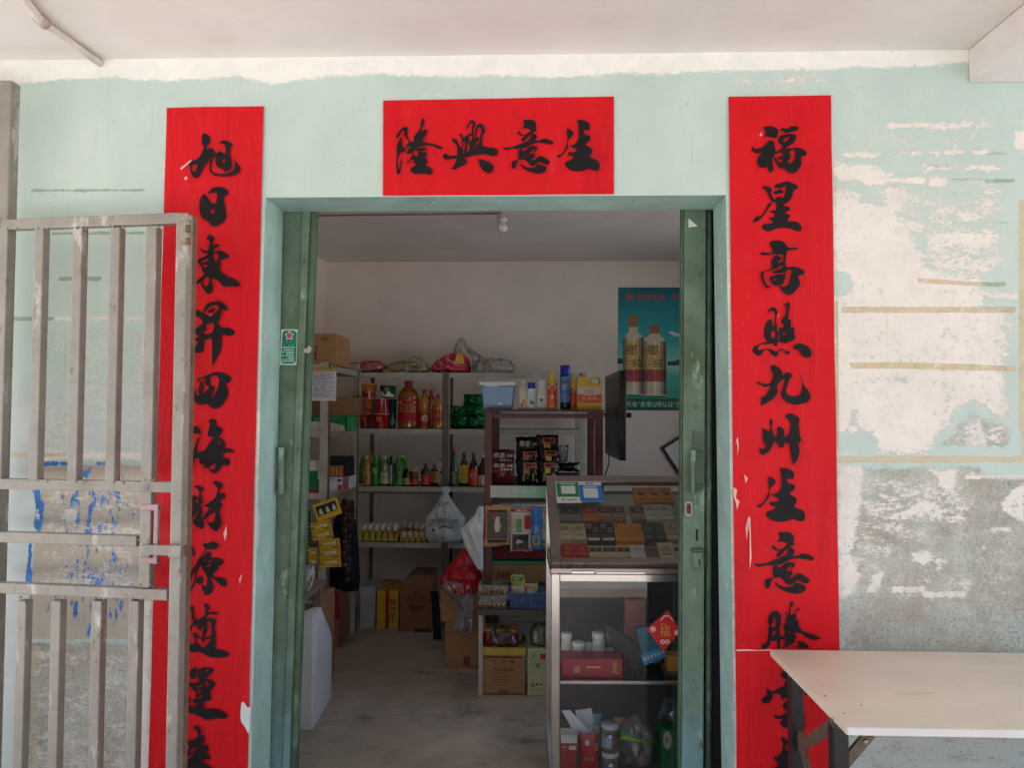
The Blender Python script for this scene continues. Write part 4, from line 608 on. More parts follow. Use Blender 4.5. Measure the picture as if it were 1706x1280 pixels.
def rail(name, a, b, h, d=.03, m=None, parent=None, off=0.):
    mb = MB(); pa, pb = GP(*a, off), GP(*b, off); pa.z = pb.z = (pa.z + pb.z) / 2 if abs(pa.z - pb.z) < .02 else pa.z
    mb.bar(pa, pb, d, h, m or GM, (0, 0, 1)); return mb.build(name, parent or gate, .003)
def upright(name, px, pt, pb, w=.032, d=.03, m=None, off=0., zb=None):
    mb = MB(); a = GP(px[0], pt, off); b = Vector((a.x, a.y, GP(px[1], pb, off).z if zb is None else zb)); mb.bar(a, b, w, d, m or GM, tuple(gn)); return mb.build(name, gate, .003)
Zt = (GP(10, 372).z + GP(300, 371).z) / 2; zl = .08
def zrail(px, py): return GP(px, py).z
for nm, (xa, xb), py in (('top_rail', (10, 303), 371), ('middle_rail', (-20, 291), 811), ('middle_rail', (-20, 232), 899), ('lower_rail', (-20, 283), 988)):
    a, b = GP(xa, py), GP(xb, py); mb = MB(); z = GP(150, {371: 370.5, 811: 809, 899: 899, 988: 985}[py]).z; a.z = b.z = z; mb.bar(a, b, .03, .033, GM, (0, 0, 1)); mb.build(nm, gate, .003)
for px in (12, 71, 135, 197): upright('bar', (px, px), 380, 803)
upright('bar', (257, 240), 380, 978, .036); 
for px in (-16, 42, 99, 166, 228): upright('bar', (px, px), 1000, 1280, zb=.1)
upright('end_post', (308, 300), 357, 1280, .036, .034, GM, .004, zb=.05); upright('end_post', (317.5, 300), 360, 1280, .02, .05, RUST, -.03, zb=.05)
mb = MB()
for px, py in ((71, 381), (135, 380), (197, 379), (257, 378), (71, 802), (135, 803), (197, 804), (249, 800), (42, 996), (99, 997), (166, 998), (228, 999), (239, 900), (241, 975), (20, 381)):
    for s in (-8, 8):
        q = GP(px + s, py, .015); k = rnd.uniform(.0035, .006); mb.lathe([(.0006, -k), (k, -k * .3), (k * .9, k * .5), (.0006, k)], tuple(q), GM, 8)
mb.build('weld', gate)
mb = MB()
for k, (py, m) in enumerate(((366, STEEL), (377, RUST), (387, STEEL), (398, RUST))):
    p = GP(313, py, .026); mb.tube([p, p + Vector((0, 0, -.017))], .0075, m, 12)
p = GP(310, 385, .0225); mb.box(p.x - .016, p.x + .016, p.y - .002, p.y + .002, p.z - .04, p.z + .045, mat('worn_hinge', (172, 158, 138), .45, .5, .35, 40, .15)); mb.build('hinge', gate, .0008)
mb = MB(); a, b = GP(237, 916, .026), GP(304, 916, .026); b.z = a.z; mb.bar(a, b, .012, .03, GM, (0, 0, 1)); c = a.lerp(b, .86); mb.bar(c - gd * .02, c + gd * .022, .03, .036, GM, (0, 0, 1)); mb.bar(b, b + gd * .012, .02, .03, RUST, (0, 0, 1)); mb.build('latch_bolt', gate, .0025)
mb = MB(); a, b = GP(262, 846, .012), GP(258, 934, .012); b.x, b.y = a.x, a.y; mb.bar(a + Vector((0, 0, .01)), b - Vector((0, 0, .01)), .014, .014, PINK, tuple(gn))
for q in (a, b): mb.bar(q - gd * .05, q + gd * .007, .016, .018, PINK, (0, 0, 1))
mb.build('handle', gate, .002)
mb = MB(); p = GP(14, 250); fr = thing('gate_frame', 'tall grey steel post with a short arm at the far left edge', 'gate post', (P(12, 800, -.09).x, -.09, 0))
x = P(10, 300, -.09).x; mb.bar((x, -.09, .0), (x, -.09, P(12, 138, -.09).z), .05, .045, GM); mb.build('post', fr, .004)
mb = MB(); a = Vector((x - .03, -.09, P(12, 140, -.09).z)); mb.bar(a, a + Vector((-.7, -.26, .03)), .04, .035, GM, (0, 0, 1)); mb.build('arm', fr, .004)

# ---------------------------------------------------------------- folding table, conduit
TB = wear(mat('beige_laminate', (224, 209, 186), .36, 0, .08, 4, .03, 20), ((3, .5, .7, (196, 172, 140), .5, (.5, 1.5, 1)), (9, .6, .66, (176, 156, 132), .45, (.3, 1.6, 1)), (40, .69, .71, (120, 98, 76), .6, (.5, 1, 1)))); EDGE = mat('white_edge_band', (224, 218, 208), .4, 0, .06); TLEG = mat('dark_angle_iron', (52, 50, 52), .4, .5, .25, 14, .06); GALV = mat('dirty_brace', (116, 104, 86), .5, .5, .4, 26, .15)
tz = P(1283, 1083, -.02).z; tx0 = P(1283, 1083, -.02).x; tyf = PZ(1412, 1213, tz).y
tb = thing('folding_table', 'beige topped folding table on dark iron legs beside the right couplet', 'table', ((tx0 + 2.1) / 2, tyf / 2, 0))
mb = MB(); mb.box(tx0, 2.15, tyf + .004, -.02, tz - .019, tz, [TB] * 6); mb.box(tx0 + .002, 2.15, tyf, tyf + .0035, tz - .0185, tz - .0005, EDGE); mb.build('tabletop', tb, .001)
def leg(px, py, Y):
    q = P(px, py, Y); mb = MB(); mb.box(q.x - .016, q.x + .018, Y - .003, Y, 0, tz - .02, TLEG); mb.box(q.x - .019, q.x - .0165, Y - .003, Y + .03, 0, tz - .02, TLEG); mb.build('leg', tb, .0006); return q.x
xa = leg(1328, 1170, -.15); xb = leg(1401, 1260, tyf + .05); leg(2300, 1170, -.15); leg(2300, 1260, tyf + .05)
mb = MB(); mb.bar((xa + .004, -.16, P(1336, 1240, -.16).z - .01), (xb - .005, tyf + .08, P(1385, 1190, tyf + .15).z), .012, .03, GALV, (0, 0, 1)); mb.build('brace', tb, .001)
mb = MB(); z_ = P(1336, 1240, -.16).z; mb.bar((xa - .0, -.17, z_ + .03), (xb + .01, tyf + .07, z_ - .26), .012, .032, GALV, (0, 0, 1)); mb.build('brace', tb, .001)
mb = MB(); q1, q2 = P(1416, 1262, tyf + .06), P(1450, 1222, tyf + .06); mb.bar(q1 + (q1 - q2) * .8, q2, .026, .012, GALV); mb.tube([q2.lerp(q1, .3) + Vector((0, -.014, 0)), q2.lerp(q1, .3) + Vector((0, .002, 0))], .006, STEEL, 10); mb.build('brace', tb, .001)
for px, py in ((1374, 1160), (1406, 1190), (1435, 1176)):
    q = PZ(px, py, tz); mb = MB(); mb.lathe([(.0012, 0), (.0026, .0008), (.001, .0018)], (q.x, q.y, tz + .0002), mat('crumb', (60, 44, 32), .9), 7); tag(mb.build('crumb'), 'tiny dark crumb lying on the beige tabletop', 'crumb', 'crumbs on the table')
cz = ZC - .014; mb = MB(); pts = [PZ(178, 113, cz), PZ(120, 72, cz), PZ(72, 38, cz), PZ(36, -6, cz), PZ(-60, -90, cz)]; mb.tube(pts, .0125, mat('white_conduit', (222, 212, 202), .5, 0, .12), 12)
q = PZ(76, 40, cz); mb.tube([q, q + (PZ(64, 30, cz) - q)], .017, mat('conduit_joint', (190, 172, 158), .6), 12); tag(mb.build('cable_conduit'), 'white plastic cable conduit running across the porch ceiling', 'conduit')
# ================================================================ inside the shop
KRAFT = mat('kraft_card', (176, 130, 88), .8, 0, .12, 6, .05, 40); KRAFT2 = mat('kraft_card_dark', (150, 104, 70), .8, 0, .14, 6, .05, 40); CARDIN = mat('card_inside', (164, 112, 70), .85, 0, .1)
WHT = mat('white_plastic', (226, 224, 218), .35, 0, .06, 8, .02); PAPER = mat('white_card', (222, 220, 222), .65, 0, .05, 5, .03)
DARKP = mat('printed_black', (26, 24, 26), .5, 0, .1); BROWNP = mat('printed_brown', (74, 42, 26), .7, 0, .15); REDP = mat('printed_red', (190, 34, 34), .5, 0, .12); GRNP = mat('printed_green', (28, 128, 72), .45, 0, .12)
YELP = mat('printed_yellow', (222, 178, 48), .5, 0, .1); ORGP = mat('printed_orange', (232, 136, 40), .25, 0, .1); GOLD = mat('gold_print', (214, 170, 84), .35, .4, .1); BLUP = mat('printed_blue', (46, 120, 196), .45, 0, .1); PURP = mat('printed_navy', (40, 38, 66), .45, 0, .1); SKIN = mat('printed_cream', (228, 214, 184), .55, 0, .08); GREYP = mat('printed_grey', (120, 116, 116), .6, 0, .1)
BLACKF = mat('black_film', (20, 18, 22), .22, 0, .2, 8, .1, 30); MAROONF = mat('maroon_film', (92, 20, 24), .25, 0, .2, 8, .1, 30); GREENF = mat('green_film', (14, 104, 50), .22, 0, .22, 10, .15, 30); REDF = mat('red_bag_film', (200, 26, 34), .3, 0, .15, 8, .12, 26); WHITEF = mat('white_bag_film', (214, 216, 216), .32, 0, .1, 8, .15, 26)
FILM = clear('thin_clear_bag', (250, 250, 248), .04, .16, .1); FILM2 = clear('hazy_clear_bag', (248, 248, 246), .05, .4, .16); GLASS = clear('counter_glass', (252, 254, 252), .005, .006, .02); PETC = clear('clear_bottle', (232, 236, 228), .08, .25, .06)
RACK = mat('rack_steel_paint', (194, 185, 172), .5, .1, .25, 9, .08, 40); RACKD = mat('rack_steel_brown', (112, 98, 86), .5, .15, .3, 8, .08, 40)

def carton(name, label, cat, px, Y, D, m=KRAFT, base=None, deco=None, group=None, bevel=.004, tape=True, side=0., xf=None):
    """a closed carton whose front face fills the photo rectangle px at depth Y; deco(part) prints on the front"""
    x0, x1, z0, z1 = R4(*px, Y)
    if base is not None: z0 = base
    r = thing(name, label, cat, ((x0 + x1) / 2, Y, z0), group)
    a = MB(xf); a.box(x0, x1, Y, Y + D, z0, z1, m); a.build('carton', r, bevel)
    if tape:
        t = MB(xf); xm = (x0 + x1) / 2; t.box(xm - .022, xm + .022, Y - .0008, Y + D, z1, z1 + .0009, mat('packing_tape', (186, 152, 104), .25, 0, .06)); t.build('tape', r)
    if deco:
        d = MB(xf); deco(d, x0, x1, z0, z1, Y - .0014); d.build('print', r)
    return r
PROF = {
 'pet': [(.0, 0), (.92, 0), (1, .03), (1, .2), (.95, .24), (.95, .52), (1, .56), (.97, .64), (.78, .76), (.42, .87), (.34, .89), (.34, .93)],
 'sq': [(.0, 0), (.95, 0), (1, .02), (1, .66), (.9, .72), (.42, .79), (.34, .82), (.34, .93)],
 'wine': [(.0, 0), (.95, 0), (1, .02), (1, .56), (.9, .64), (.5, .75), (.36, .8), (.34, .93)],
 'slim': [(.0, 0), (.95, 0), (1, .02), (1, .42), (.88, .54), (.5, .72), (.36, .8), (.33, .93)],
 'jug': [(.0, 0), (.96, 0), (1, .03), (1, .3), (.95, .33), (.95, .56), (1, .6), (.98, .68), (.8, .78), (.42, .86), (.34, .88), (.34, .92)],
 'jar': [(.0, 0), (.95, 0), (1, .03), (1, .66), (.9, .74), (.8, .78), (.8, .84)],
 'sham': [(.0, 0), (.9, 0), (.97, .03), (1, .25), (.95, .6), (.8, .76), (.66, .8), (.66, .82)],
 'can': [(.0, 0), (.95, 0), (1, .02), (1, .78), (.94, .81), (.9, .82)],
 'det': [(.0, 0), (.94, 0), (1, .02), (1, .68), (.9, .74), (.45, .84), (.4, .86)],
}
def bottle(label, px0, px1, pyt, base, Y, kind, body, cap, lab=None, band=(.2, .5), txt=None, tm=None, group=None, name='bottle', cat='bottle', sy=1., capr=None, rot90=False, dots=None):
    Yc = Y; x0, x1 = P(px0, 800, Yc).x, P(px1, 800, Yc).x; R = (x1 - x0) / 2; xc = (x0 + x1) / 2; Rr = R * sy
    H = P((px0 + px1) / 2, pyt, Yc).z - base; base += .0006
    r = thing(name, label, cat, (xc, Yc, base), group)
    pf = PROF[kind]; mb = MB(); mb.lathe([(a * R, z * H) for a, z in pf], (xc, Yc, base), body, 26, sy); mb.build('body', r)
    top = pf[-1]; cr = (capr or top[0] * 1.16) * R; mb = MB(); mb.lathe([(cr * .98, top[1] * H - .006), (cr, top[1] * H - .004), (cr, H * .99), (cr * .9, H)], (xc, Yc, base), cap, 20, sy); mb.build('cap', r)
    if lab:
        def rad_at(f):
            for (a, z), (b, y) in zip(pf, pf[1:]):
                if z <= f <= y and y > z: return a + (b - a) * (f - z) / (y - z)
            return 1
        fs = [band[0] + (band[1] - band[0]) * k / 6 for k in range(7)]
        mb = MB(); rr = [(rad_at(f) * R * 1.015 + .0006, f * H) for f in fs]; vs = []; fc = []; n = 26
        for q, z in rr: vs += [(xc + q * math.cos(6.2832 * k / n), Yc + sy * q * math.sin(6.2832 * k / n), base + z) for k in range(n)]
        for i in range(len(rr) - 1): fc += [(i * n + k, i * n + (k + 1) % n, (i + 1) * n + (k + 1) % n, (i + 1) * n + k) for k in range(n)]
        mb.add(vs, fc, lab, True)
        wp = lambda X, Z: Yc - sy * math.sqrt(max((R * 1.02 + .0008) ** 2 - (X - xc) ** 2, 0)) - .0006
        zc = base + H * (band[0] + band[1]) / 2; hh = H * (band[1] - band[0])
        if txt:
            if rot90:
                n_ = len(txt); s_ = min(hh * .8 / n_, R * 1.3)
                for k, ch in enumerate(txt): mb.text(ch, xc, zc + s_ * 1.08 * ((n_ - 1) / 2 - k), s_ * .9, 0, tm or DARKP, warp=wp)
            else: mb.text(txt, xc, zc + hh * .1, min(hh * .4, R * 1.1), 0, tm or DARKP, w=min(R * 1.5, hh * .5 * len(txt)), warp=wp)
        if dots:
            for (dx, dz, sx, sz, m_) in dots:
                pts = []
                for k in range(12): X, Z = xc + R * (dx + sx * math.cos(k * .5236)), zc + hh * (dz + sz * math.sin(k * .5236)); pts.append((X, wp(X, Z) - .0003, Z))
                mb.quad(pts, m_)
        mb.build('label', r)
    return r
def packet(label, px, Y, th, film, base=None, texts=(), blots=(), paint=None, group=None, seed=0., name='snack_packet', cat='snack packet', crump=.25, xz=None, part='pouch', seal=True):
    x0, x1, z0, z1 = xz or R4(*px, Y)
    if base is not None: z0 = base
    r = thing(name, label, cat, ((x0 + x1) / 2, Y, z0), group); mb = MB(); W, H = x1 - x0, z1 - z0
    wp = pillow(mb, x0, x1, z0, z1, Y, th, film, 16, crump, seed, paint); mb.build(part, r)
    if texts or blots:
        pr = MB()
        for (u, v, su, sv, m_) in blots:
            pts = [(x0 + W * (u + su * q), z0 + H * (v + sv * w_)) for q, w_ in ((-1, -1), (0, -1), (1, -1), (1, 0), (1, 1), (0, 1), (-1, 1), (-1, 0))]
            pr.quad([(a, wp(a, b) - .0026, b) for a, b in pts], m_)
        for (s, u, v, h, m_, *k) in texts:
            pr.text(s, x0 + W * u, z0 + H * v, H * h, 0, m_, w=k[0] * W if k and k[0] else None, rot=k[1] if len(k) > 1 else 0, warp=lambda X, Z: wp(X, Z) - .0034)
        pr.build('print', r)
    return r

# ---------------------------------------------------------------- racks
YF, YR = 2.85, 3.3
ZS = [P(720, py, YF).z for py in (621, 715, 811.5, 905)]
xa, xb, xc_, xd = P(594, 700, YF).x, P(737, 700, YF).x, P(748, 700, YF).x, P(972, 700, YF).x
rk = thing('shelf_rack', 'slotted steel shelf rack along the back wall holding noodles, drinks and eggs', 'shelf', ((xa + xd) / 2, (YF + YR) / 2, 0))
def post(x0, x1, y, m, top, r, mir=1, bot=0):
    mb = MB(); mb.box(x0, x1, y, y + .003, bot, top, m); e = x0 if mir > 0 else x1; mb.box(e - .0015 * mir, e + .0015 * mir, y + .0031, y + .036, bot, top, m); mb.build('post', r, .0006)
ztop = ZS[0] + .006
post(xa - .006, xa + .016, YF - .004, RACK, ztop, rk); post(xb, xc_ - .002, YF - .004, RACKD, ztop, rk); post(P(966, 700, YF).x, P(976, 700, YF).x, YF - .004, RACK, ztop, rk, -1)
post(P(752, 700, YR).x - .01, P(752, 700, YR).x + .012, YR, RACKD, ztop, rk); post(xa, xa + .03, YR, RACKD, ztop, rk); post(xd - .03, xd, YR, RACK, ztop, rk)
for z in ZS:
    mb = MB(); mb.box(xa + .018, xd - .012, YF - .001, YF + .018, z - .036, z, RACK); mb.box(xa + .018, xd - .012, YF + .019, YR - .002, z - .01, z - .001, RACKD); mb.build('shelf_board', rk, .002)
mb = MB(); mb.box(xa - .0, xb, YF + .02, YF + .03, ZS[2] - .05, ZS[2] - .037, RACKD); mb.build('shelf_brace', rk)
Yn, Xe = 1.93, P(597, 690, 2.8).x               # left rack: near end, inner edge
Xe = P(533, 700, Yn).x
zl_ = [P(535, py, Yn).z for py in (607, 719)]; zl_.append(P(535, 822, Yn).z)
lk = thing('shelf_rack', 'narrow steel shelf rack along the left wall with a paper sheet on its post', 'shelf', (Xe - .2, 2.35, 0))
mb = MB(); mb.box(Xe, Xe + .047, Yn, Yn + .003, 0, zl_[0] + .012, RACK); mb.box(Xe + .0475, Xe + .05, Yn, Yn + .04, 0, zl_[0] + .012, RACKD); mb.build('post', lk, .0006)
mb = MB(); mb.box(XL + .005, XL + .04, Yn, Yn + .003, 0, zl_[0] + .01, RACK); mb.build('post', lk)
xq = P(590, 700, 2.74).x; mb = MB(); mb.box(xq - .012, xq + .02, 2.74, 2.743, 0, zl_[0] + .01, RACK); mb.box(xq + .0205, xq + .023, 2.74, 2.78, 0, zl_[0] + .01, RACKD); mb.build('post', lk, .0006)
for z in zl_:
    mb = MB(); mb.hexa([(XL + .005, Yn + .004, z - .035), (Xe + .046, Yn + .004, z - .035), (xq + .02, 2.735, z - .035), (XL + .005, 2.735, z - .035)], [(XL + .005, Yn + .004, z), (Xe + .046, Yn + .004, z), (xq + .02, 2.735, z), (XL + .005, 2.735, z)], RACK); mb.build('shelf_board', lk, .002)

# ---------------------------------------------------------------- top of the racks
def deco_jiu(d, x0, x1, z0, z1, y):
    w = x1 - x0; d.text('鄉', x0 + w * .28, z0 + (z1 - z0) * .72, .075, y, BROWNP); d.text('純', x0 + w * .44, z0 + (z1 - z0) * .44, .09, y, BROWNP, rot=-6)
    d.text('鄉純', x0 + w * .76, z1 - .03, .02, y, BROWNP); d.box(x0 + w * .66, x0 + w * .88, y, y + .0003, z1 - .048, z1 - .046, BROWNP)
carton('cardboard_box', 'brown cardboard liquor box with dark brush lettering on top of the left rack', 'box', (482, 556, 560, 612), 1.98, .34, KRAFT, zl_[0], deco_jiu)
Yt = YF + .12
def bag(label, rows, Y, th, m, seed, name='plastic_bag', cat='bag', base=None, paint=None, crump=.4, inner=None, group=None, extra=None):
    rr = prow(rows, Y)
    if base is not None:
        dz = base + .001 - min(q[2] for q in rr); H = max(q[2] for q in rr) - min(q[2] for q in rr)
        rr = [(l, r_, z + dz * (max(q[2] for q in rr) - z) / H) for l, r_, z in rr]
    lo = min(q[2] for q in rr); r = thing(name, label, cat, (sum(q[0] + q[1] for q in rr) / 2 / len(rr), Y, lo), group)
    mb = MB(); sackmesh(mb, rr, Y, th, m, 20, crump, seed, paint); mb.build('film' if inner or extra else 'bag_skin', r)
    if inner: inner(r, rr)
    if extra: extra(r, rr)
    return r
def goods(pts, m, Y, seed, name='contents', th=.1):
    def f(r, rr):
        mb = MB(); sackmesh(mb, [(l, q, max(z, min(k[2] for k in rr) + .004)) for l, q, z in prow(pts, Y)], Y, th, m, 16, .5, seed); mb.build(name, r)
    return f
bag('crumpled clear bag with a red packet inside, at the left of the top shelf', [(590, 600, 603), (582, 640, 605), (578, 648, 611), (578, 646, 617), (581, 640, 621)], Yt, .16, FILM, 1.3, base=ZS[0], inner=goods([(603, 632, 601), (598, 642, 608), (600, 643, 615), (604, 638, 620)], mat('red_packet', (206, 40, 44), .35), Yt, 2.))
def crackers(r, rr):
    for k in range(14):
        mb = MB(); x = P(645 + k * 4.6, 615, Yt - .03).x; z = ZS[0] + .01 + .009 * (k % 5) + (.02 if 4 < k < 11 else 0); M_ = Matrix.Translation((x, Yt - .05 + .012 * (k % 3), z)) @ Matrix.Rotation(rad(20 + 9 * (k % 3)), 4, 'Y') @ Matrix.Rotation(rad(24), 4, 'X')
        mb.xf = M_; mb.lathe([(.002, 0), (.03, .001), (.031, .004), (.002, .006)], (0, 0, 0), mat('biscuit', (206, 166, 110), .7, 0, .2, 20, .1), 12); mb.build('biscuit', r)
bag('clear bag of thin round biscuits fanned out on the top shelf', [(668, 686, 600), (652, 700, 605), (640, 712, 611), (638, 718, 617), (642, 716, 622)], Yt, .17, FILM, 3.1, base=ZS[0], inner=crackers, name='biscuit_bag')
bag('pale green and pink bag of sweets in the middle of the top shelf', [(684, 696, 593), (678, 706, 598), (674, 714, 606), (676, 718, 614), (680, 717, 621)], Yt + .03, .15, FILM2, 4.4, base=ZS[0], name='sweet_bag', inner=goods([(682, 704, 598), (680, 711, 608), (682, 714, 616), (684, 713, 620)], mat('pastel_sweets', (216, 206, 140), .5, 0, .3, 40, .2), Yt + .03, 3., th=.14))
bag('red and pink packet of sweets with a yellow flash on the top shelf', [(752, 768, 588), (738, 778, 593), (726, 782, 600), (719, 784, 608), (717, 785, 615), (722, 782, 621)], Yt, .16, mat('red_pink_film', (196, 40, 62), .28, 0, .3, 30, .15), 5.2, base=ZS[0], name='sweet_bag', paint=lambda u, v: YELP if u > .62 and u < .84 and v < .5 else (mat('pink_print', (226, 128, 140), .4) if (int(u * 12) * 7 + int(v * 14) * 5) % 4 == 0 and u < .7 and v > .15 else mat('red_pink_film', (196, 40, 62))))
bag('tall peaked clear bag standing on the top shelf', [(766, 770, 562), (761, 776, 570), (756, 783, 580), (755, 800, 590), (762, 812, 600), (772, 806, 612), (776, 800, 621)], Yt + .05, .13, FILM2, 6.7, base=ZS[0])
bag('whitish plastic bag with small red dots lying at the right of the top shelf', [(800, 838, 596), (792, 852, 601), (786, 857, 608), (786, 858, 615), (790, 855, 622)], Yt - .02, .17, FILM2, 8.1, base=ZS[0], extra=lambda r, rr: [None for mb in [MB()] for _ in [mb.disc(P(826, 611, Yt - .1).x, P(826, 611, Yt - .1).z, .009, Yt - .108, REDP, 12), mb.disc(P(822, 601, Yt - .1).x, P(822, 601, Yt - .1).z, .01, Yt - .1, mat('faded_red', (186, 120, 112), .6), 12), mb.text('B', P(836, 602, Yt - .1).x, P(836, 602, Yt - .1).z, .014, Yt - .1, DARKP), mb.build('print', r)]])

# second shelf: noodle cups, oil, green packs
Yc = YF + .09
def cup(label, px0, px1, pyt, base, Y, m, m2, txt=None, inv=False, group='instant noodle cups on the second shelf'):
    x0, x1 = P(px0, 680, Y).x, P(px1, 680, Y).x; R = (x1 - x0) / 2; xc = (x0 + x1) / 2; H = P(px0, pyt, Y).z - base; base += .0006
    r = thing('noodle_cup', label, 'noodle cup', (xc, Y, base), group); k = .8
    pr = [(R * k, 0), (R * k * 1.01, .004), (R * .97, H * .93), (R * 1.02, H * .94), (R * 1.02, H * .975)]
    if inv: pr = [(R * .98, 0), (R, .01), (R * .82, H * .93), (R * .84, H * .96), (R * .84, H * .975)]
    mb = MB(); mb.lathe(pr, (xc, Y, base), m, 26); mb.build('cup', r); mb = MB(); mb.lathe([(pr[-1][0], H * .976), (pr[-1][0], H), (pr[-1][0] * .9, H)], (xc, Y, base), WHT, 26); mb.build('lid', r)
    wp = lambda X, Z: Y - math.sqrt(max((R * (k + (1 - k) * min(max((Z - base) / H, 0), 1)) * 1.03 + .0012) ** 2 - (X - xc) ** 2, 0)) - .001
    if inv: wp = lambda X, Z: Y - math.sqrt(max((R * 1.05) ** 2 - (X - xc) ** 2, 0)) * (1.0) - .001
    mb = MB(); n = 14
    for i in range(n):                             # a printed band round the front
        u0, u1 = -.86 + 1.72 * i / n, -.86 + 1.72 * (i + 1) / n; zz = (base + H * .12, base + H * (.4 + .12 * math.sin(i * .9)))
        mb.quad([(xc + R * .93 * u, wp(xc + R * .93 * u, z), z) for u, z in ((u0, zz[0]), (u1, zz[0]), (u1, zz[1]), (u0, zz[1]))], m2)
    if txt:
        for j, ch in enumerate(txt): mb.text(ch, xc + R * .5 * (j - (len(txt) - 1) / 2), base + H * .66, R * .55, 0, GOLD if m is not ORGP else REDP, warp=lambda X, Z: wp(X, Z) - .0008)
    mb.build('print', r); return r
RC = mat('noodle_red', (186, 32, 36), .1, 0, .12); PK = mat('noodle_crimson', (168, 40, 64), .1, 0, .3, 26, .03); TEAL = mat('noodle_teal', (30, 130, 136), .3)
z2 = ZS[1]; zA = P(600, 690, Yc).z; zB = P(600, 664.5, Yc).z
cup('red noodle cup at the bottom left of the stack on the second shelf', 599, 618, 690, z2, Yc, RC, mat('noodle_dull', (120, 60, 60), .4), '面'); cup('orange noodle cup in the middle of the left stack', 598, 620.5, 664.5, zA + .0012, Yc, ORGP, RC, '牛'); cup('amber noodle cup on top of the left stack', 601, 628, 640, zB + .0018, Yc, mat('noodle_amber', (222, 142, 52), .1, 0, .2, 20), RC, '牛')
cup('big red noodle bowl standing beside the left stack', 619, 650, 690, z2, Yc - .02, RC, mat('noodle_brick', (150, 28, 30), .3), '酸')
cup('upside down crimson noodle cup on the big red bowl', 622, 649, 664.5, zA + .0012, Yc - .02, PK, RC, None, True); cup('green noodle cup on top of the crimson cup', 632, 660, 642, zB + .0018, Yc - .02, mat('noodle_green', (24, 96, 58), .1, 0, .25, 20), mat('noodle_white', (214, 210, 200), .3), '鲜')
cup('dark green and teal noodle cup at the right end of the noodle stack', 647, 661, 664, z2, Yc + .03, mat('noodle_darkgreen', (12, 70, 48), .1), TEAL)
OIL = mat('peanut_oil', (170, 92, 22), .12, 0, .12, 6, 0, 10, .6); OIL2 = mat('light_oil', (196, 132, 40), .12, 0, .1, 6, 0, 10, .6); CAPR = mat('cap_red', (190, 30, 36), .35)
bottle('large jug of amber cooking oil with a red cap and red label', 662, 697, 635, z2, Yc + .02, 'jug', OIL, CAPR, REDP, (.16, .6), '花生油', GOLD, None, 'oil_bottle', 'oil bottle', .8, dots=[(0, .38, .85, .1, SKIN)])
bottle('cooking oil bottle with a cream picture label, left of the pair behind the big jug', 697, 716, 649, z2, Yc, 'jug', OIL2, CAPR, REDP, (.06, .4), '油', SKIN, None, 'oil_bottle', 'oil bottle', dots=[(.2, .1, .5, .3, SKIN)]); bottle('plain dark amber oil bottle squeezed behind the two small oil bottles', 710, 726, 650, z2, Yc + .09, 'jug', OIL, CAPR, name='oil_bottle', cat='oil bottle')
bottle('smallest oil bottle with an orange red label beside the rack post', 721, 737.5, 658, z2, Yc - .02, 'jug', OIL2, CAPR, mat('oil_label', (206, 62, 36), .4), (.2, .55), '油', GOLD, None, 'oil_bottle', 'oil bottle')
gp = 'green packs piled on the second shelf'
for k, (a, lab) in enumerate((((750, 692, 782, 714), 'green salt pack lying at the bottom left of the green pile'), ((778, 694, 808, 714), 'green salt pack lying at the bottom right of the green pile'), ((749, 676, 780, 693), 'green salt pack with a pale leaf in the middle of the green pile'), ((777, 675, 808, 694), 'green salt pack on the right side of the green pile'), ((772, 657, 806, 676), 'green salt pack on top of the green pile'))):
    packet(lab, a, Yc + .03, .13, GREENF, P(760, a[3], Yc + .03).z if k > 1 else z2 + .001, group=gp, seed=k * 2.7 + 1, crump=.8, name='salt_pack', cat='pack', blots=[(.3, .6, .14, .16, mat('leaf_print', (150, 190, 150), .4))] if k == 2 else ())

# third shelf: drinks and sauces
z3 = ZS[2]; Yd = YF + .07
GT = mat('green_tea', (72, 160, 40), .12, 0, .2, 12, 0, 10, .4); GT2 = mat('green_tea_label', (56, 146, 48), .15, 0, .2, 22); AMB = mat('amber_tea', (196, 130, 60), .2, 0, .12, 6, 0, 10, .4); SOY = mat('soy_brown', (44, 24, 16), .15, 0, .1, 6, 0, 10, .5); CAPW = mat('cap_white', (222, 218, 206), .4); CAPG = mat('cap_green', (130, 170, 80), .4)
gd_ = 'drinks and sauces on the third shelf'
bottle('amber tea bottle with a white cap at the left end of the drinks row', 604, 618, 760, z3, Yd, 'pet', AMB, CAPW, mat('tea_label', (206, 158, 66), .35), (.04, .5), '大麦茶', DARKP, gd_, 'drink_bottle', 'drink', rot90=True)
bottle('bright green tea bottle next to the amber tea', 618, 633, 759, z3, Yd + .015, 'pet', GT, CAPG, GT2, (.1, .8), '茶', SKIN, gd_, 'drink_bottle', 'drink'); bottle('clear water bottle with a pale green label between the green tea bottles', 633, 648, 760, z3, Yd, 'pet', PETC, CAPW, mat('water_label', (196, 206, 160), .35, 0, .3, 30), (.08, .46), '山', GRNP, gd_, 'drink_bottle', 'drink')
bottle('slim black bottle with a silver stripe beside the clear water bottle', 646.5, 656, 760, z3, Yd + .03, 'sq', BLACKF, DARKP, mat('silver_label', (150, 152, 160), .3, .4), (.03, .7), None, None, gd_, 'drink_bottle', 'drink')
bottle('green tea bottle with dark lettering, rightmost of the tea bottles', 656, 672, 759, z3, Yd, 'pet', GT, CAPG, GT2, (.06, .82), '绿茶', PURP, gd_, 'drink_bottle', 'drink', rot90=True)
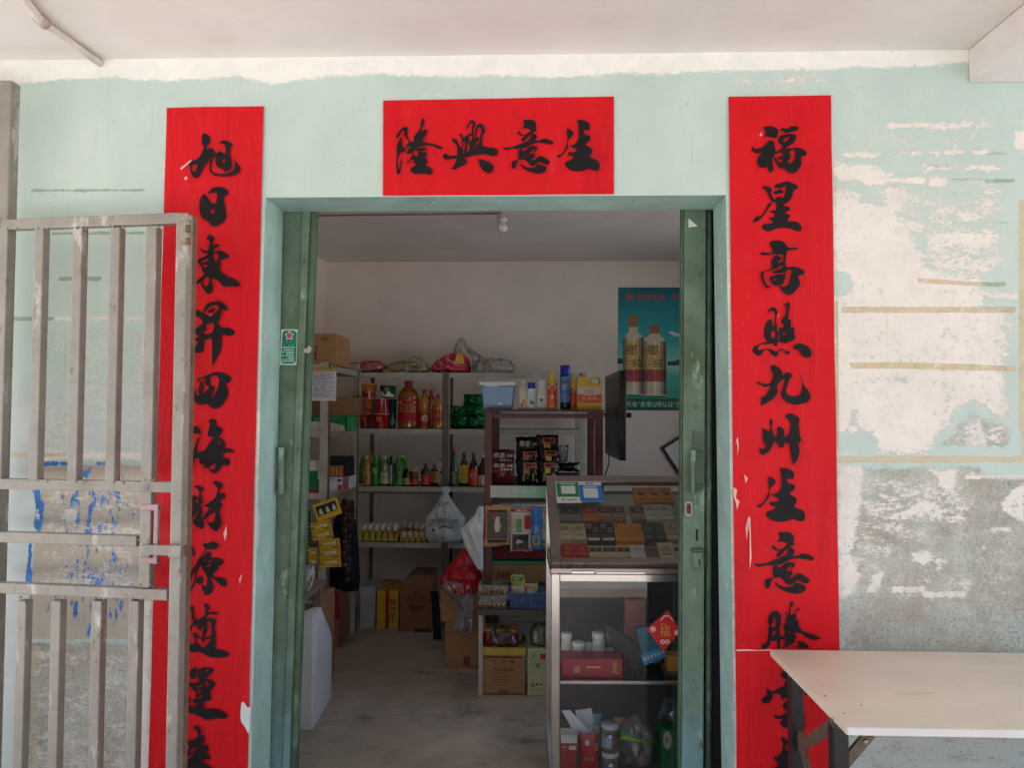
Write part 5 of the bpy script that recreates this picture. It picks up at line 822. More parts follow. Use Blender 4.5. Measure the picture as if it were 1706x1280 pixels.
for k, (a, b, t, c, lab) in enumerate(((598, 607, 757, mat('cap_orange', (210, 130, 60), .4), 'orange capped bottle at the back left corner of the drinks row'), (611, 619, 752, mat('cap_tan', (190, 150, 90), .4), 'tall tan capped bottle behind the amber tea'), (626, 636, 758, CAPG, 'green capped tea bottle in the second row behind the clear bottle'), (643, 650, 757, CAPW, 'white capped bottle in the second row behind the black bottle'), (662, 675, 758, CAPW, 'white capped green bottle behind the rightmost tea bottle'))):
    bottle(lab, a, b + 3, t, z3, Yd + .13, 'pet', GT if k != 1 else AMB, c, None, group=gd_, name='drink_bottle', cat='drink')
bottle('small dark sauce bottle with a cream label and pink cap', 672, 684, 778, z3, Yd, 'sq', SOY, mat('cap_pink', (200, 130, 110), .4), mat('sauce_cream', (190, 176, 110), .5, 0, .3, 40), (.06, .42), None, None, gd_, 'sauce_bottle', 'sauce')
bottle('squat jar of chilli sauce with a gold lid and a red label', 683, 697, 780, z3, Yd, 'jar', mat('chilli', (96, 60, 40), .2, 0, .3, 30), GOLD, REDP, (.1, .36), None, None, gd_, 'sauce_jar', 'sauce', dots=[(0, -.3, .8, .3, WHT)])
bottle('short dark liquor bottle with a wide bright red label', 701, 716.5, 773, z3, Yd - .01, 'sq', SOY, mat('cap_wine', (110, 24, 28), .35), mat('red_gold_label', (214, 60, 40), .3, 0, .15), (.05, .52), None, None, gd_, 'liquor_bottle', 'liquor', .6); bottle('short liquor bottle with a tan label and copper cap', 716.5, 730.5, 774, z3, Yd, 'sq', SOY, mat('cap_copper', (150, 80, 40), .35, .3), mat('tan_label', (190, 142, 54), .4), (.16, .66), '黄酒', BROWNP, gd_, 'liquor_bottle', 'liquor', .7, rot90=True)
carton('drink_box', 'slim white drink box with a red top beside the rack post', 'drink', (730, 764, 739, 811), Yd + .03, .06, PAPER, z3, lambda d, x0, x1, z0, z1, y: (d.flat(x0, x1, z1 - .018, z1 - .006, y, REDP), d.disc((x0 + x1) / 2, (z0 + z1) / 2, .01, y, PURP)), gd_, .001, False)
bottle('slim green glass bottle with a red cap, right of the rack post', 749, 763, 748, z3, Yd, 'slim', mat('green_glass', (60, 84, 50), .12, 0, .1, 6, 0, 10, .5), CAPR, mat('clear_label', (30, 80, 48), .35), (.06, .42), '九江', SKIN, gd_, 'liquor_bottle', 'liquor', rot90=True)
bottle('flat liquor bottle with a yellow label and black lettering', 765, 781, 754, z3, Yd, 'wine', SOY, mat('cap_brown', (96, 60, 36), .3), YELP, (.1, .62), '小村长', DARKP, gd_, 'liquor_bottle', 'liquor', .55, rot90=True); bottle('dark wine bottle with an orange red label', 781, 797, 755, z3, Yd, 'wine', SOY, mat('cap_red2', (150, 40, 34), .3), mat('wine_label', (206, 62, 40), .4), (.03, .52), '红', SKIN, gd_, 'liquor_bottle', 'liquor'); bottle('bottle with a green and cream label half hidden by the wooden stand', 797, 812, 758, z3, Yd, 'wine', SOY, CAPW, SKIN, (.03, .36), None, None, gd_, 'liquor_bottle', 'liquor', dots=[(0, .4, .9, .16, GRNP)])

# fourth shelf: eggs
z4 = ZS[3]; EGGT = mat('egg_tray_yellow', (206, 178, 70), .8, 0, .12, 14, .1); EGGO = mat('egg_tray_orange', (216, 150, 60), .8, 0, .12, 14, .1); EGGB = mat('egg_shell', (230, 196, 158), .45, 0, .1, 30, .02); EGGW = mat('egg_shell_pale', (232, 224, 206), .45, 0, .1, 30, .02)
def tray(label, px0, px1, Y, base, ncol, nrow, m, pitch=.05, h=.05):
    x0, x1 = P(px0, 880, Y).x, P(px1, 880, Y).x; pitch = (x1 - x0) / ncol
    r = thing('egg_tray', label, 'egg tray', ((x0 + x1) / 2, Y + pitch * nrow / 2, base)); mb = MB(); k = 8; vs = []; fs = []; nx_, ny_ = ncol * k, nrow * k
    for j in range(ny_ + 1):
        for i in range(nx_ + 1):
            u, v = i / k, j / k; vs.append((x0 + u * pitch, Y + v * pitch, base + .003 + h * (.5 - .25 * math.cos(2 * math.pi * u) * -1 * 1 + .25 * math.cos(2 * math.pi * v)) * .72))
    for j in range(ny_):
        for i in range(nx_): q = j * (nx_ + 1) + i; fs.append((q, q + 1, q + nx_ + 2, q + nx_ + 1))
    mb.add(vs, fs, m, True)
    for i in range(nx_):                           # scalloped front skirt with its holes
        u = i / k; z = lambda u_: base + .003 + h * (.75 + .25 * math.cos(2 * math.pi * u_)) * .72
        lo = lambda u_: base + .0012 + .012 * (1 - abs(math.cos(math.pi * u_)))
        mb.quad([(x0 + u * pitch, Y - .001, lo(u)), (x0 + (u + 1 / k) * pitch, Y - .001, lo(u + 1 / k)), (x0 + (u + 1 / k) * pitch, Y, z(u + 1 / k)), (x0 + u * pitch, Y, z(u))], m)
    for i in range(ncol): mb.quad([(x0 + (i + .5) * pitch + a * .3 * pitch, Y - .003, base + h * .34 + b * h * .2) for a, b in ((-.5, 0), (0, -1), (.5, 0), (0, 1))], mat('tray_hole', (70, 54, 26), .9))
    mb.build('tray', r); return x0, pitch
def egg(label, x, y, z, m, group):
    mb = MB(); mb.lathe([(.0008, 0), (.008, .0022), (.015, .009), (.0195, .02), (.0198, .028), (.017, .039), (.011, .0475), (.005, .0515), (.0006, .053)], (x, y, z), m, 14); return tag(mb.build('egg', None), label, 'egg', group)
x0, pt = tray('deep yellow moulded egg tray full of pale eggs on the fourth shelf', 600.5, 662, YF + .03, z4, 6, 3, EGGT, h=.11); e0 = None; n_ = 0
for j in range(3):
    for i in range(6):
        l = ('pale egg in the front row of the yellow tray', 'pale egg in the middle row of the yellow tray', 'pale egg in the back row of the yellow tray')[j]
        if e0 is None: e0 = egg(l, x0 + .5 * pt, YF + .03 + .5 * pt, z4 + .066, EGGW, 'eggs in the yellow tray')
        else: c = copy_tree(e0, (x0 + (i + .5) * pt, YF + .03 + (j + .5) * pt, z4 + .066 + .002 * (i % 2))); c['label'] = l
x0, pt = tray('low yellow egg tray with one layer of white eggs under the print bag', 667, 708, YF + .03, z4, 4, 2, EGGT, h=.05); w0 = None
for i in range(4):
    l = 'white egg in the low tray beside the hanging print bag'
    if w0 is None: w0 = egg(l, x0 + .5 * pt, YF + .055, z4 + .022, EGGW, 'white eggs in the low tray')
    else: copy_tree(w0, (x0 + (i + .5) * pt, YF + .055, z4 + .022))
x0, pt = tray('orange egg tray of brown eggs stacked behind the low yellow tray', 667, 706, YF + .13, z4 + .044, 4, 2, EGGO, h=.04); b0_ = None
for j in range(2):
    for i in range(4):
        l = 'brown egg in the orange egg tray'
        if b0_ is None: b0_ = egg(l, x0 + .5 * pt, YF + .13 + .5 * pt, z4 + .066, EGGB, 'brown eggs in the orange tray')
        else: copy_tree(b0_, (x0 + (i + .5) * pt, YF + .13 + (j + .5) * pt, z4 + .066))
tb2 = MB(); x_0, x_1 = P(666, 880, YF + .13).x, P(707, 880, YF + .13).x; tb2.box(x_0, x_1, YF + .14, YF + .26, z4 + .001, z4 + .043, EGGT); tag(tb2.build('egg_carton'), 'closed yellow egg carton under the orange egg tray', 'egg carton')

# print bag hanging from the rack
def pb(r, rr):
    mb = MB(); Yb_ = 2.745
    f = lambda x, y: (P(x, y, Yb_).x, P(x, y, Yb_).z)
    k = mat('bag_green', (44, 96, 72), .5)
    mb.text('BUY', *f(740, 839), .028, Yb_ - .055, k); mb.text('欢迎光临', *f(742, 867), .03, Yb_ - .062, k, w=.19)
    mb.text('●', *f(724, 882), .02, Yb_ - .062, k)
    for a, b in (((716, 873), (768, 874)),): mb.bar((*[f(*a)[0], Yb_ - .06], f(*a)[1]), (*[f(*b)[0], Yb_ - .06], f(*b)[1]), .003, .0005, k)
    for s in (-1, 1): mb.tube([(f(740 + s * d, y)[0], Yb_ - .058, f(740, y)[1]) for d, y in ((10, 852), (12, 858), (8, 864), (2, 862))], .0016, k, 6)
    mb.tube([(f(x, y)[0], Yb_ - .064, f(x, y)[1]) for x, y in ((733, 878), (742, 875), (752, 878), (758, 876))], .003, k, 6); mb.build('print', r)
bag('white printed carrier bag hanging knotted from the third shelf', [(735, 748, 811), (733, 750, 818), (737, 747, 824), (729, 754, 836), (721, 764, 850), (710, 774, 862), (708, 774, 876), (708, 773, 890), (712, 768, 900), (718, 762, 904)], 2.745, .1, WHITEF, 11.2, name='carrier_bag', extra=pb, crump=.5)

# ---------------------------------------------------------------- left rack goods
Yl_ = Yn + .03
def cal(r, x0, x1, z0, z1, y):
    pass
x0, x1, z0, z1 = R4(519.5, 614, 559.5, 668, Yn - .012)
r = thing('paper_sheet', 'white printed sheet with a gold strip hung on the left rack post', 'paper sheet', ((x0 + x1) / 2, Yn - .012, z0)); mb = MB(); mb.box(x0, x1, Yn - .014, Yn - .002, z0, z1 - .018, PAPER); mb.build('sheet', r, .001); mb = MB(); mb.box(x0, x1, Yn - .016, Yn - .002, z1 - .0178, z1, GOLD); mb.build('strip', r, .001)
mb = MB(); INKB = mat('pale_blue_ink', (96, 98, 150), .6); y = Yn - .0146; mb.text('30', x0 + .025, z1 - .045, .02, y, INKB); mb.text('28', x0 + .025, z1 - .115, .018, y, INKB)
for k in range(17):
    z = z1 - .03 - k * .0085
    if k in (1, 2, 9, 10): mb.flat(x0 + .05, x0 + .08, z, z + .003, y, INKB); mb.flat(x0 + .09, x1 - .012, z, z + .0015, y, INKB); continue
    mb.flat(x0 + .01, x1 - .012 - .02 * ((k * 7) % 3), z, z + .0024, y, INKB if k % 5 else REDP)
mb.build('print', r)
carton('cardboard_box', 'flat brown cardboard box on the middle shelf of the left rack', 'box', (500, 661, 584, 692), Yl_ + .14, .3, KRAFT2, P(540, 692, Yl_ + .14).z)
carton('cardboard_box', 'small dark brown box at the far end of the left rack shelf', 'box', (586, 660, 600, 692), 2.5, .2, mat('brown_card_dark', (112, 66, 46), .8), P(590, 692, 2.5).z)
carton('green_box', 'flat green box under the brown box on the left rack', 'box', (500, 693, 575, 718), Yl_ + .12, .32, GRNP, zl_[1], lambda d, x0, x1, z0, z1, y: (d.text('30', x0 + (x1 - x0) * .38, z1 - .03, .03, y, WHT), d.flat(x0, x1, z0, z0 + .028, y, mat('box_white', (196, 200, 194), .5))), tape=False)
carton('green_box', 'small bright green box at the far end of the left rack shelf', 'box', (577, 694, 588, 716), Yl_ + .1, .12, mat('leaf_green_box', (40, 150, 84), .4), zl_[1], tape=False)
pile = [('stack of white printed booklets on the left rack shelf beside the post', (513, 703, 534, 719)), ]
carton('booklet_stack', pile[0][0], 'booklets', pile[0][1], Yl_, .1, PAPER, zl_[1], lambda d, x0, x1, z0, z1, y: [d.flat(x0, x1, z0 + .008 + k * .012, z0 + .011 + k * .012, y, GREYP) for k in range(4)], tape=False, bevel=.001)
r = thing('paper_pad', 'pale open paper pad fanned out on the left rack shelf', 'paper pad', (P(558, 717, Yl_).x, Yl_ + .02, zl_[1])); mb = MB()
for k in range(9): a = P(546 + k * 2.3, 716, Yl_ + .03); mb.hexa([(a.x, a.y, zl_[1] + .001), (a.x + .004, a.y, zl_[1] + .001), (a.x + .006, a.y + .08, zl_[1] + .001), (a.x + .002, a.y + .08, zl_[1] + .001)], [(a.x + .0 + k * .0007, a.y, zl_[1] + .05 - k * .0022), (a.x + .0035 + k * .0007, a.y, zl_[1] + .05 - k * .0022), (a.x + .006, a.y + .08, zl_[1] + .05 - k * .002), (a.x + .002, a.y + .08, zl_[1] + .05 - k * .002)], SKIN if k % 3 else WHT)
mb.build('pages', r)
# low shelf: lighters, boxes
zk = zl_[2]
r = carton('display_box', 'black display box holding a row of coloured lighters', 'display box', (543, 762, 580, 795), Yl_ + .2, .16, mat('matt_black', (22, 20, 22), .6), P(560, 795, Yl_ + .2).z, tape=False)
lm = [mat('lighter_' + n, c, .3) for n, c in (('red', (206, 40, 40)), ('amber', (220, 150, 60)), ('pink', (220, 110, 120)), ('lime', (180, 180, 80)), ('white', (220, 210, 190)))]
l0 = None
for k in range(13):
    a = P(545 + k * 2.2, 792, Yl_ + .185)
    mb = MB(); mb.box(a.x - .003, a.x + .0033, a.y - .006, a.y + .006, P(560, 793, Yl_ + .185).z, P(560, 778, Yl_ + .185).z, lm[(k * 3 + k // 3) % 5]); mb.box(a.x - .0028, a.x + .003, a.y - .005, a.y + .005, P(560, 778, Yl_ + .185).z, P(560, 775.5, Yl_ + .185).z, STEEL)
    tag(mb.build('lighter', None, .0006), ('red', 'amber', 'pink', 'lime green', 'white')[(k * 3 + k // 3) % 5] + ' pocket lighter in the black display box', 'lighter', 'lighters in the display box')
carton('carton_pack', 'white and crimson printed box under the lighter display', 'box', (547, 795, 581, 816), Yl_ + .17, .2, PAPER, P(560, 816, Yl_ + .17).z, lambda d, x0, x1, z0, z1, y: (d.flat(x0 + .01, x1 - .04, z0, z0 + .03, y, REDP), d.prism([(x0 + .03, z1 - .02), (x0 + .07, z1 - .012), (x0 + .09, z1 - .024), (x0 + .05, z1 - .03)], y, y + .0002, DARKP), d.flat(x1 - .036, x1, z0, z1, y, mat('mauve_print', (150, 90, 130), .5))), tape=False)
for nm, lab, px, dy, m_ in (('carton_pack', 'red box on the lower left rack shelf beside the green door', (505, 806, 533, 833), .0, mat('crimson_box', (190, 34, 60), .4)), ('carton_pack', 'white box with a green lower half stacked on the red box', (505, 767, 529, 806), .02, PAPER), ('carton_pack', 'narrow white box standing by the left rack post', (546, 802, 556, 832), .08, PAPER)):
    carton(nm, lab, 'box', px, Yl_ + dy, .12, m_, None if 'stacked' in lab else zk, (lambda d, x0, x1, z0, z1, y: d.flat(x0, x1, z0 + .02, z0 + .075, y, GRNP)) if 'green' in lab else None, tape=False)
# yellow toothpaste cards hanging in a fan
YC = mat('yellow_card', (228, 184, 34), .45, 0, .08); cardg = 'yellow cards hanging from the left rack'
def card(label, c, w, h, rot, Y, fig):
    p = P(*c, Y); M_ = Matrix.Translation(p) @ Matrix.Rotation(rad(-rot), 4, 'Y'); r = thing('hanging_card', label, 'card', (p.x, p.y, p.z - h / 2), cardg); mb = MB(M_); mb.box(-w / 2, w / 2, 0, .0022, -h / 2, h / 2, YC); mb.build('card', r, .0006)
    mb = MB(M_)
    if fig == 'top':
        mb.flat(-w * .4, w * .4, -h * .22, h * .34, -.0008, PURP)
        for q in (-.25, .02, .28): mb.prism([(w * q - .012, -h * .16), (w * q + .012, -h * .18), (w * q + .008, h * .08), (w * q, h * .2), (w * q - .009, h * .06)], -.0016, -.001, SKIN)
    else:
        mb.tube([(-w * .34, -.004, -h * .05), (-w * .2, -.004, -h * .02), (w * .1, -.004, 0), (w * .3, -.004, h * .02)], [.003, .007, .009, .008], SKIN, 8); mb.tube([(-w * .44, -.004, -h * .08), (-w * .34, -.004, -h * .05)], .004, REDP, 8)
        mb.disc(w * .36, h * .02, .012, -.0016, GOLD, 10); mb.disc(w * .38, h * .2, .006, -.0014, BROWNP, 8); mb.flat(-w * .4, w * .2, h * .28, h * .36, -.0008, mat('amber_print', (196, 130, 20), .5)); mb.flat(w * .1, w * .42, -h * .38, -h * .3, -.0008, BROWNP)
    mb.build('picture', r); return r
Yy = Yn - .05
card('yellow card with a dark picture panel tilted across the top of the hanging fan', (545, 849), .15, .098, 20, Yy - .03, 'top')
for k, (c, ro, lab) in enumerate((((535, 877), 13, 'yellow card with a tube picture just under the tilted top card'), ((538, 891), 12, 'yellow tube card second below the tilted top card'), ((549, 906), 6, 'yellow tube card in the middle of the hanging strip'), ((550, 922), 4, 'yellow tube card second from the bottom of the hanging strip'), ((551, 938), 3, 'lowest yellow tube card of the hanging strip'))): card(lab, c, .118, .052, ro, Yy - .006 * (5 - k), 'tube')
for k, (c, lab) in enumerate((((521, 921), 'narrow yellow tube card at the left beside the green strip'), ((521, 937), 'lowest narrow yellow tube card beside the green strip'))): card(lab, c, .05, .054, 1, Yy - .001 * k, 'tube')
x0, x1, z0, z1 = R4(504, 850, 517, 945, Yy + .01); r = thing('hanging_card', 'long green strip card with white writing hanging by the green door', 'card', ((x0 + x1) / 2, Yy, z0)); mb = MB(); mb.box(x0, x1, Yy + .008, Yy + .0105, z0, z1, mat('green_strip', (38, 84, 36), .4)); mb.build('card', r); mb = MB()
for k in range(11): mb.flat(x0 + .012, x0 + .024, z0 + .02 + k * .024, z0 + .034 + k * .024, Yy + .0074, mat('pale_print', (186, 200, 170), .5)); mb.flat(x0 + .028, x0 + .036, z0 + .024 + k * .022, z0 + .033 + k * .022, Yy + .0074, mat('pale_print', (186, 200, 170)))
mb.build('print', r)
SAC = mat('sachet_foil', (92, 56, 48), .28, .2, .4, 24, .2); SAC2 = mat('sachet_foil_dark', (44, 30, 30), .3, .2, .4, 24, .2)
for k, (px, y0_, y1_, lab) in enumerate(((574, 832, 948, 'strip of dark brown sachets hanging nearest the yellow cards'), (580, 836, 972, 'longest strip of brown sachets hanging at the end of the left rack'), (586, 834, 925, 'strip of reddish sachets hanging beside the back rack post'), (570, 838, 905, 'short dark sachet strip half behind the yellow cards'))):
    Ys = 2.36 + .06 * k; mb = MB(); p = P(px, y0_, Ys); q = P(px - 1, y1_, Ys); n = int((y1_ - y0_) / 9); Hh = (p.z - q.z) / n; r = thing('sachet_strip', lab, 'sachets', (p.x, Ys, q.z), 'sachet strips on the left rack')
    for j in range(n): pillow(mb, p.x - .018 + .004 * math.sin(j * 2.), p.x + .018 + .004 * math.sin(j * 1.3), p.z - (j + 1) * Hh, p.z - j * Hh, Ys, .016, SAC if (j + k) % 2 else SAC2, 6, .6, j + k * 3.)
    mb.build('sachets', r)
bag('black garment bag hanging in the shade below the left rack', [(566, 580, 852), (556, 594, 868), (552, 597, 900), (550, 599, 940), (549, 600, 965), (552, 598, 985)], 2.5, .16, mat('black_cloth', (18, 17, 18), .8, 0, .15), 14.4, name='black_bag')

# ---------------------------------------------------------------- desk and boxes on the left
DSK = mat('worn_desk', (150, 128, 110), .55, 0, .15, 6, .04); zd = .6; xdk = PZ(545, 965, zd).x; yd1 = PZ(545, 965, zd).y
r = thing('desk', 'low worn desk against the left wall behind the white carton', 'desk', ((XL + xdk) / 2, (1.1 + yd1) / 2, 0)); mb = MB(); mb.box(XL + .01, xdk, 1.0, yd1, zd - .025, zd, DSK); mb.build('desktop', r, .003)
for (x, y) in ((xdk - .04, 1.04), (xdk - .04, yd1 - .04), (XL + .05, 1.04), (XL + .05, yd1 - .04)): mb = MB(); mb.box(x - .02, x + .02, y - .02, y + .02, 0, zd - .026, DSK); mb.build('leg', r, .002)
bag('pinkish clear plastic bag on the corner of the low desk', [(505, 524, 942), (503, 526, 955), (504, 522, 968), (506, 516, 982)], 1.35, .09, FILM2, 17., base=zd)
# white folded carton leaning in front, open brown box behind it
Yw = PZ(525, 1218, 0).y; r = thing('white_carton', 'tall opened white carton with a pointed flap leaning by the left door', 'carton', (P(525, 1218, Yw).x, Yw, 0))
mb = MB(); f = lambda x, y, Y: P(x, y, Y)
A = [f(492, 1025, Yw), f(520, 1026, Yw), f(520, 1218, Yw), f(488, 1218, Yw)]; A[2].z = A[3].z = .002
mb.hexa([A[3], A[2], A[2] + Vector((0, .006, 0)), A[3] + Vector((0, .006, 0))], [A[0], A[1], A[1] + Vector((0, .006, 0)), A[0] + Vector((0, .006, 0))], PAPER); mb.build('front_panel', r, .0012)
B = [A[1] + Vector((.001, .003, 0)), Vector((A[2].x + .001, Yw + .003, .002))]; yb_ = Yw + .42; C = Vector((f(552, 1135, yb_).x, yb_, .002)); D = Vector((C.x, yb_, f(552, 1060, yb_).z)); Tp = Vector((B[0].x + .012, Yw + .1, f(524, 1012, Yw + .1).z))
mb = MB(); nrm = Vector((-.004, 0, 0)); loop = [B[1], C, D, Tp, B[0]]; mb.add([*loop, *[v + nrm for v in loop]], [(0, 1, 2, 3, 4), (9, 8, 7, 6, 5), (0, 5, 6, 1), (1, 6, 7, 2), (2, 7, 8, 3), (3, 8, 9, 4), (4, 9, 5, 0)], PAPER); mb.build('side_panel', r)
mb = MB(); mb.hexa([A[0] + Vector((0, -.002, 0)), A[1] + Vector((0, -.002, 0)), A[1] + Vector((0, .002, 0)), A[0] + Vector((0, .002, 0))], [Tp + Vector((-.03, -.002, 0)), Tp + Vector((-.005, -.002, 0)), Tp + Vector((-.005, .002, 0)), Tp + Vector((-.03, .002, 0))], PAPER); mb.build('flap', r)
def openbox(name, label, px, Y, D, m, deco=None, rim=None):
    x0, x1, z0, z1 = R4(*px, Y); z0 = 0.001 if z0 < .12 else z0
    r = thing(name, label, 'box', ((x0 + x1) / 2, Y, z0)); mb = MB(); t = .005
    mb.box(x0, x1, Y, Y + t, z0, z1, m); mb.box(x0, x1, Y + D - t, Y + D, z0, z1, m); mb.box(x0, x0 + t, Y + t, Y + D - t, z0, z1, m); mb.box(x1 - t, x1, Y + t, Y + D - t, z0, z1, m); mb.box(x0 + t, x1 - t, Y + t, Y + D - t, z0, z0 + t, CARDIN); mb.build('carton', r, .0015)
    if rim: mb = MB(); mb.box(x0 - .002, x1 + .002, Y - .002, Y + D, z1, z1 + .006, rim); mb.build('rim', r)
    if deco: mb = MB(); deco(mb, x0, x1, z0, z1, Y - .0012); mb.build('print', r)
    return r, x0, x1, z0, z1
carton('cardboard_box', 'brown box with a pale lid edge standing behind the white carton', 'box', (480, 1000, 533, 1140), Yw + .46, .3, KRAFT, 0.001, lambda d, x0, x1, z0, z1, y: (d.flat(x0, x1, z1 - .02, z1 - .001, y, PAPER), d.prism([(x1 - .03, z1 - .06), (x1 - .004, z1 - .03), (x1 - .004, z1 - .08)], y, y + .0002, GRNP)))
carton('cardboard_box', 'upright box with a red upper half in the dark corner by the left rack', 'box', (538, 985, 566, 1078), PZ(565, 1080, 0).y, .24, KRAFT2, .001, lambda d, x0, x1, z0, z1, y: d.flat(x0, x1, z0 + (z1 - z0) * .48, z1, y, mat('dull_red', (150, 34, 30), .6)))

# boxes under the back rack
def lcz(d, x0, x1, z0, z1, y):
    d.flat(x0 + .06, x0 + .085, z0, z1, y, REDP)
    for k, ch in enumerate('老村长'): d.text(ch, x0 + (x1 - x0) * .72, z0 + (z1 - z0) * (.7 - .22 * k), .062, y, DARKP, rot=-90)
carton('cardboard_box', 'pale grey upright box at the left under the back rack', 'box', (600, 978, 625, 1052), YF + .0, .26, mat('grey_box', (182, 184, 186), .6), .001, tape=False)
carton('cardboard_box', 'yellow liquor box with a red stripe and black lettering under the back rack', 'box', (627.5, 984, 664, 1052), YF, .28, YELP, .001, lcz, tape=False)
r, x0, x1, z0, z1 = openbox('cardboard_box', 'plain brown open topped box beside the yellow box under the back rack', (627, 968, 663, 984), YF + .29, .05, KRAFT)
r = thing('cardboard_box', 'tall brown carton with a rounded flap and red emblem under the back rack', 'box', (P(693, 1058, YF).x, YF - .06, 0)); Y5 = YF - .06; mb = MB(); o = [(P(x, y, Y5).x, max(P(x, y, Y5).z, .001)) for x, y in ((666, 1066), (720, 1066), (721, 962), (714, 960), (684, 960), (674, 968), (666, 990))]; mb.prism(o[::-1], Y5, Y5 + .3, KRAFT2); mb.build('carton', r, .002)
mb = MB(); f2 = lambda x, y: (P(x, y, Y5).x, P(x, y, Y5).z); mr_ = mat('faded_red_print', (136, 52, 36), .7)
mb.prism([f2(680, 1008), f2(712, 1010), f2(688, 1024)], Y5 - .0014, Y5 - .001, mr_)
for yy in (995, 998, 1001, 1004): mb.flat(f2(678, yy)[0], f2(718, yy)[0], f2(690, yy)[1], f2(690, yy - 1)[1], Y5 - .0012, mr_)
mb.disc(*f2(692, 988), .014, Y5 - .0012, mr_); mb.flat(f2(690, 1054)[0], f2(718, 1054)[0], f2(690, 1054)[1], f2(690, 1048)[1], Y5 - .0012, BROWNP); mb.build('print', r)
mb = MB(); mb.bar(P(724, 985, 2.62), P(729, 1070, 2.62), .05, .012, mat('dark_board', (34, 28, 26), .8)); r = tag(mb.build('board'), 'dark upright board leaning between the tall brown carton and the stacked boxes', 'board')

# ---------------------------------------------------------------- stack with the red bag
Y6 = PZ(770, 1115, 0).y; zst = P(770, 1037, Y6).z
carton('cardboard_box', 'lower brown carton of the stack beneath the red bag', 'box', (741, 1037, 800, 1115), Y6, .26, KRAFT, .001, lambda d, x0, x1, z0, z1, y: (d.flat(x0 + .11, x0 + .15, z0 + .02, z0 + .07, y, mat('brick_print', (136, 62, 40), .7)), d.flat(x0, x1, z0 + .012, z0 + .016, y, mat('brick_print', (136, 62, 40)))))
carton('cardboard_box', 'upper carton of the stack, with a green edge, under the clear bag', 'box', (734, 985, 798, 1037), Y6 - .01, .26, KRAFT, zst + .002, lambda d, x0, x1, z0, z1, y: ([d.flat(x0 + .012, x0 + .075, z1 - .06 - k * .012, z1 - .058 - k * .012, y, BROWNP) for k in range(4)], d.flat(x0 + .097, x0 + .11, z0, z1 - .01, y, GRNP), d.box(x1 - .03, x1 - .012, y, y + .0002, z0 + .06, z0 + .064, DARKP)))
bag('knotted red plastic bag bulging above the stacked cartons', [(772, 778, 916), (764, 784, 925), (752, 792, 938), (742, 800, 950), (733, 803, 962), (732, 801, 974), (738, 797, 984), (746, 792, 990)], Y6 - .01, .2, REDF, 21., name='red_bag', crump=.5)
bag('white plastic bag hanging from the left post of the wooden stand', [(798, 805, 845), (790, 806, 858), (778, 806, 872), (766, 805, 884), (770, 805, 896), (776, 805, 915), (786, 805, 932), (796, 805, 950)], 1.78, .07, WHITEF, 23., name='white_bag', crump=.9)
bag('crumpled clear bag draped down over the front of the stacked cartons', [(752, 768, 966), (740, 780, 971), (736, 786, 978), (742, 788, 990), (760, 789, 1002), (762, 788, 1018), (759, 788, 1034), (756, 787, 1046), (760, 782, 1054)], Y6 - .07, .1, FILM2, 25., name='clear_bag', crump=.8)

# ---------------------------------------------------------------- wooden stand
WOOD = mat('red_brown_wood', (96, 46, 36), .45, 0, .22, 12, .05, 30); WOODD = mat('dark_wood', (44, 24, 20), .5, 0, .2, 12, .05)
YS0, YS1 = 1.85, 2.56; sx0, sx1 = P(807, 750, YS0).x, P(1006, 750, YS0).x; zt_ = P(900, 686, YS0).z; zsh = P(860, 810, YS0).z; zlow = P(860, 971, YS0 + .1).z
st = thing('wooden_stand', 'tall red brown wooden stand with cleaning goods on top and snacks on its shelf', 'stand', ((sx0 + sx1) / 2, (YS0 + YS1) / 2, 0))
lw = P(820, 750, YS0).x - sx0
for x, y in ((sx0, YS0), (sx1 - lw * 1.1, YS0), (sx0 + .005, YS1), (sx1 - lw, YS1)): mb = MB(); mb.box(x, x + lw, y, y + .045, 0, zt_ - .001, WOOD); mb.build('leg', st, .003)
mb = MB(); mb.box(sx0 + lw + .001, sx1 - lw * 1.1 - .001, YS0 + .002, YS0 + .03, P(900, 697, YS0).z, zt_ - .012, WOOD); mb.box(sx0 + lw + .001, sx1 - lw * 1.1 - .001, YS1 + .002, YS1 + .03, P(900, 697, YS0).z, zt_ - .012, WOOD); mb.build('top_rail', st, .002)
mb = MB(); mb.box(sx0 - .003, sx1 + .003, YS0 - .006, YS1 + .05, zt_, zt_ + .012, WOOD); mb.build('top_board', st, .002); zt_ += .012
mb = MB(); mb.box(sx0 + .004, sx1 - .004, YS0 + .046, YS1 - .002, zsh - .015, zsh, WOODD); mb.build('shelf_board', st, .002)
mb = MB(); mb.box(sx0 + lw + .001, sx1 - lw * 1.1 - .001, YS0 + .004, YS0 + .03, P(860, 838, YS0).z, P(860, 831, YS0).z, WOODD); mb.build('shelf_rail', st, .001)
mb = MB(); mb.tube([P(820, 842, YS0 - .012), P(916, 843, YS0 - .012)], .0035, WHT, 8)
for px in (829, 851, 872, 893): a = P(px, 842, YS0 - .012); mb.tube([a, a + Vector((0, -.03, .0)), a + Vector((0, -.034, -.03))], .0022, WHT, 6)
mb.build('hook_rail', st)
mb = MB(); mb.box(sx0 + .004, sx1 - .004, YS0 + .046, YS1 - .002, zlow - .015, zlow, WOODD); mb.build('shelf_board', st, .002)
